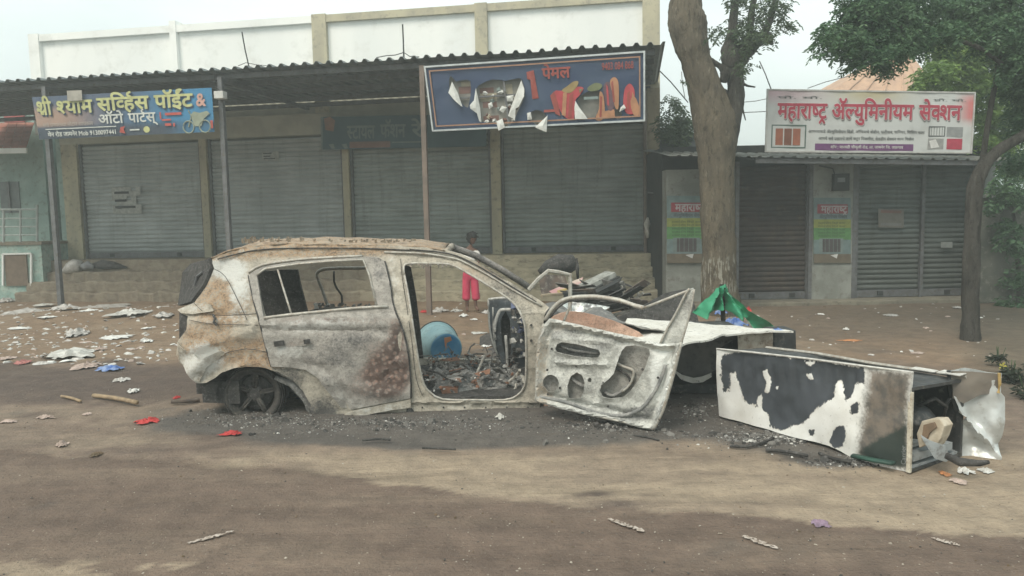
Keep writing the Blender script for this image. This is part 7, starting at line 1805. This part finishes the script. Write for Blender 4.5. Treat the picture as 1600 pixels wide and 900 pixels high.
# x: picture right, -y: towards the camera. Height about 1.4 m, turned half to the right, head bowed
V_ = [(0, 0, .74), (0, 0, .86), (.0, .0, 1.0), (.01, 0, 1.12), (.025, -.01, 1.19), (.04, -.02, 1.23),                 # 0-5 pelvis..neck
      (-.06, .0, .70), (-.065, -.01, .42), (-.07, 0, .08), (-.06, -.08, .03),                                             # 6-9 left leg
      (.065, .0, .70), (.075, -.02, .42), (.09, 0, .08), (.15, -.06, .03),                                                 # 10-13
      (-.12, .0, 1.10), (-.165, .02, .94), (-.10, -.10, .84), (-.05, -.13, .83),                                          # 14-17 arm
      (.13, -.01, 1.10), (.18, -.03, .93), (.12, -.14, .86), (.07, -.17, .86)]                                           # 18-21 arm
E_ = [(0, 1), (1, 2), (2, 3), (3, 4), (4, 5), (0, 6), (6, 7), (7, 8), (8, 9), (0, 10), (10, 11), (11, 12), (12, 13), (3, 14), (14, 15), (15, 16), (16, 17), (3, 18), (18, 19), (19, 20), (20, 21)]
R_ = [(.10, .085), (.09, .075), (.10, .08), (.085, .07), (.035, .035), (.034, .034), .065, .045, .030, .024, .065, .045, .030, .024, .038, .028, .022, .02, .038, .028, .022, .02]
skin_obj('body', V_, E_, R_, m_skin, girl)
for (hx, hy, hz, sx) in ((-.05, -.13, .83, 1), (.07, -.17, .86, -1)):
    mb = MB()
    mb.tube([gp + V((hx, hy, hz)), gp + V((hx + .03 * sx, hy - .02, hz - .01)), gp + V((hx + .05 * sx, hy - .03, hz - .02))], [.018, .024, .018], 8, flat=.6)
    for k in range(4):
        b_ = gp + V((hx + .05 * sx, hy - .045 + k * .012, hz - .02)); mb.tube([b_, b_ + V((.022 * sx, -.004, -.012)), b_ + V((.034 * sx * (1 - .1 * abs(k - 1)), -.004, -.03))], [.0075, .007, .005], 6)
    mb.tube([gp + V((hx + .01 * sx, hy - .03, hz + .005)), gp + V((hx + .03 * sx, hy - .05, hz + .015)), gp + V((hx + .045 * sx, hy - .055, hz + .01))], [.009, .008, .006], 6)
    mb.build('hand', m_skin, girl, smooth=True)
# head
hc = gp + V((.055, -.035, 1.325)); Rh = Matrix.Rotation(.55, 4, 'Z') @ Matrix.Rotation(.45, 4, 'X')
mb = MB(); N1, N2 = 22, 16; vs = []; fs = []
for i in range(N2 + 1):
    ph = math.pi * i / N2
    for k in range(N1):
        a = 2 * math.pi * k / N1; x, y, z = .070 * math.sin(ph) * math.cos(a), .085 * math.sin(ph) * math.sin(a), .098 * math.cos(ph)
        if z < 0: f_ = 1 + z * 2.6; x *= f_; y = y * (1 + z * 1.0) - (-z) * .12
        if y < -.05 and abs(x) < .022 and -.035 < z < .02: y -= .016 * (1 - abs(x) / .022) * (.02 - z) / .055 * 2
        if y < -.04 and .012 < abs(x) < .042 and .0 < z < .03: y += .008
        if y < -.04 and abs(x) < .028 and -.062 < z < -.045: y -= .006
        vs.append(hc + Rh.to_3x3() @ V((x, y, z)))
for i in range(N2):
    for k in range(N1): fs.append((i * N1 + k, i * N1 + (k + 1) % N1, (i + 1) * N1 + (k + 1) % N1, (i + 1) * N1 + k))
mb.add(vs, fs); hd = mb.build('head', m_skin, girl, smooth=True)
for s in (-1, 1):
    mb = MB(); c_ = hc + Rh.to_3x3() @ V((s * .027, -.074, .014)); mb.lathe([(0, .006), (.009, .004), (.011, 0), (.009, -.004), (0, -.006)], 10, Matrix.Translation(c_)); mb.build('eye', flat('dark eye', (.02, .015, .012), .2), hd, smooth=True)
    mb = MB(); c_ = hc + Rh.to_3x3() @ V((s * .071, .0, .0)); mb.tube([c_ + V((0, 0, .022)), c_ + V((s * .008, .005, .0)), c_ + V((0, 0, -.022))], [.006, .013, .006], 8, flat=.6); mb.build('ear', m_skin, hd, smooth=True)
mb = MB(); c0_ = hc + Rh.to_3x3() @ V((-.018, -.083, -.05)); c1_ = hc + Rh.to_3x3() @ V((.018, -.083, -.05)); mb.tube([c0_, (c0_ + c1_) / 2 + V((0, -.004, -.002)), c1_], [.003, .006, .003], 6); mb.build('mouth', flat('lip', (.20, .07, .06)), hd, smooth=True)
vs = []; fs = []
for i in range(N2 + 1):
    ph = math.pi * i / N2
    for k in range(28):
        a = 2 * math.pi * k / 28; x, y, z = .088 * math.sin(ph) * math.cos(a), .105 * math.sin(ph) * math.sin(a) + .016, .112 * math.cos(ph) + .012
        if y < -.03 and z < .045: y = -.03 + (y + .03) * .3; 
        w_ = 1 + .22 * fbm(V((x * 24, y * 24, z * 24)), 3); vs.append(hc + Rh.to_3x3() @ V((x * w_, y * w_, z * w_)))
for i in range(N2):
    for k in range(28):
        q = (i * 28 + k, i * 28 + (k + 1) % 28, (i + 1) * 28 + (k + 1) % 28, (i + 1) * 28 + k)
        fs.append(q)
mb = MB(); mb.add(vs, fs); mb.build('hair', m_hair, girl, smooth=True)
rr_ = random.Random(3); mb = MB()
for k in range(70):
    a = rr_.uniform(0, 6.28); e = rr_.uniform(-.1, 1.4); d = V((math.cos(a) * math.cos(e), math.sin(a) * math.cos(e), math.sin(e))); b_ = hc + V((0, 0, .02)) + d * .085; mb.tube([b_, b_ + d * .03 + V((0, 0, -.004)), b_ + d * .045 + V((rr_.uniform(-.02, .02), 0, -.02))], [.006, .004, .002], 4)
mb.build('loose_hair', m_hair, girl)
# top and trousers, following the body
skin_obj('top', [(0, 0, .78), (0, 0, .92), (.005, 0, 1.06), (.01, 0, 1.13), (-.11, 0, 1.10), (-.15, .01, 1.0), (.125, -.01, 1.10), (.165, -.02, 1.0)], [(0, 1), (1, 2), (2, 3), (3, 4), (4, 5), (3, 6), (6, 7)], [(.125, .10), (.118, .095), (.118, .092), (.09, .075), .052, .05, .052, .05], m_top, girl)
skin_obj('trousers', [(0, 0, .80), (0, 0, .70), (-.065, 0, .62), (-.075, -.005, .38), (-.08, 0, .20), (.07, 0, .62), (.085, -.01, .38), (.10, 0, .20)], [(0, 1), (1, 2), (2, 3), (3, 4), (1, 5), (5, 6), (6, 7)], [(.125, .10), (.12, .10), .085, .078, (.088, .085), .085, .078, (.092, .085)], m_pants, girl)
for (fx, sx) in ((-.065, -.01), (.12, .06)):
    mb = MB(); c_ = gp + V((fx, -.06, .012)); mb.tube([gp + V((fx - sx * .5, .02, .012)), c_, gp + V((fx + sx, -.13, .012))], [.03, .034, .028], 8, flat=.35); mb.build('sandal', m_brn2, girl, smooth=True)

# ------------------------------------------------------------------ thin dusty air
HAZE = 0.0095
if HAZE:
    mb = MB(); mb.box((0, 300, 4.6), (1100, 1000, 11.6)); hz = mb.build('haze', [], None); hz['kind'] = 'stuff'
    m = bpy.data.materials.new('dusty air'); m.use_nodes = True; nt_ = m.node_tree; nt_.nodes.remove(nt_.nodes['Principled BSDF'])
    pv = nt_.nodes.new('ShaderNodeVolumePrincipled'); pv.inputs['Color'].default_value = (.88, .95, .92, 1); pv.inputs['Density'].default_value = HAZE; pv.inputs['Anisotropy'].default_value = .2
    nt_.links.new(pv.outputs[0], nt_.nodes['Material Output'].inputs['Volume']); hz.data.materials.append(m)
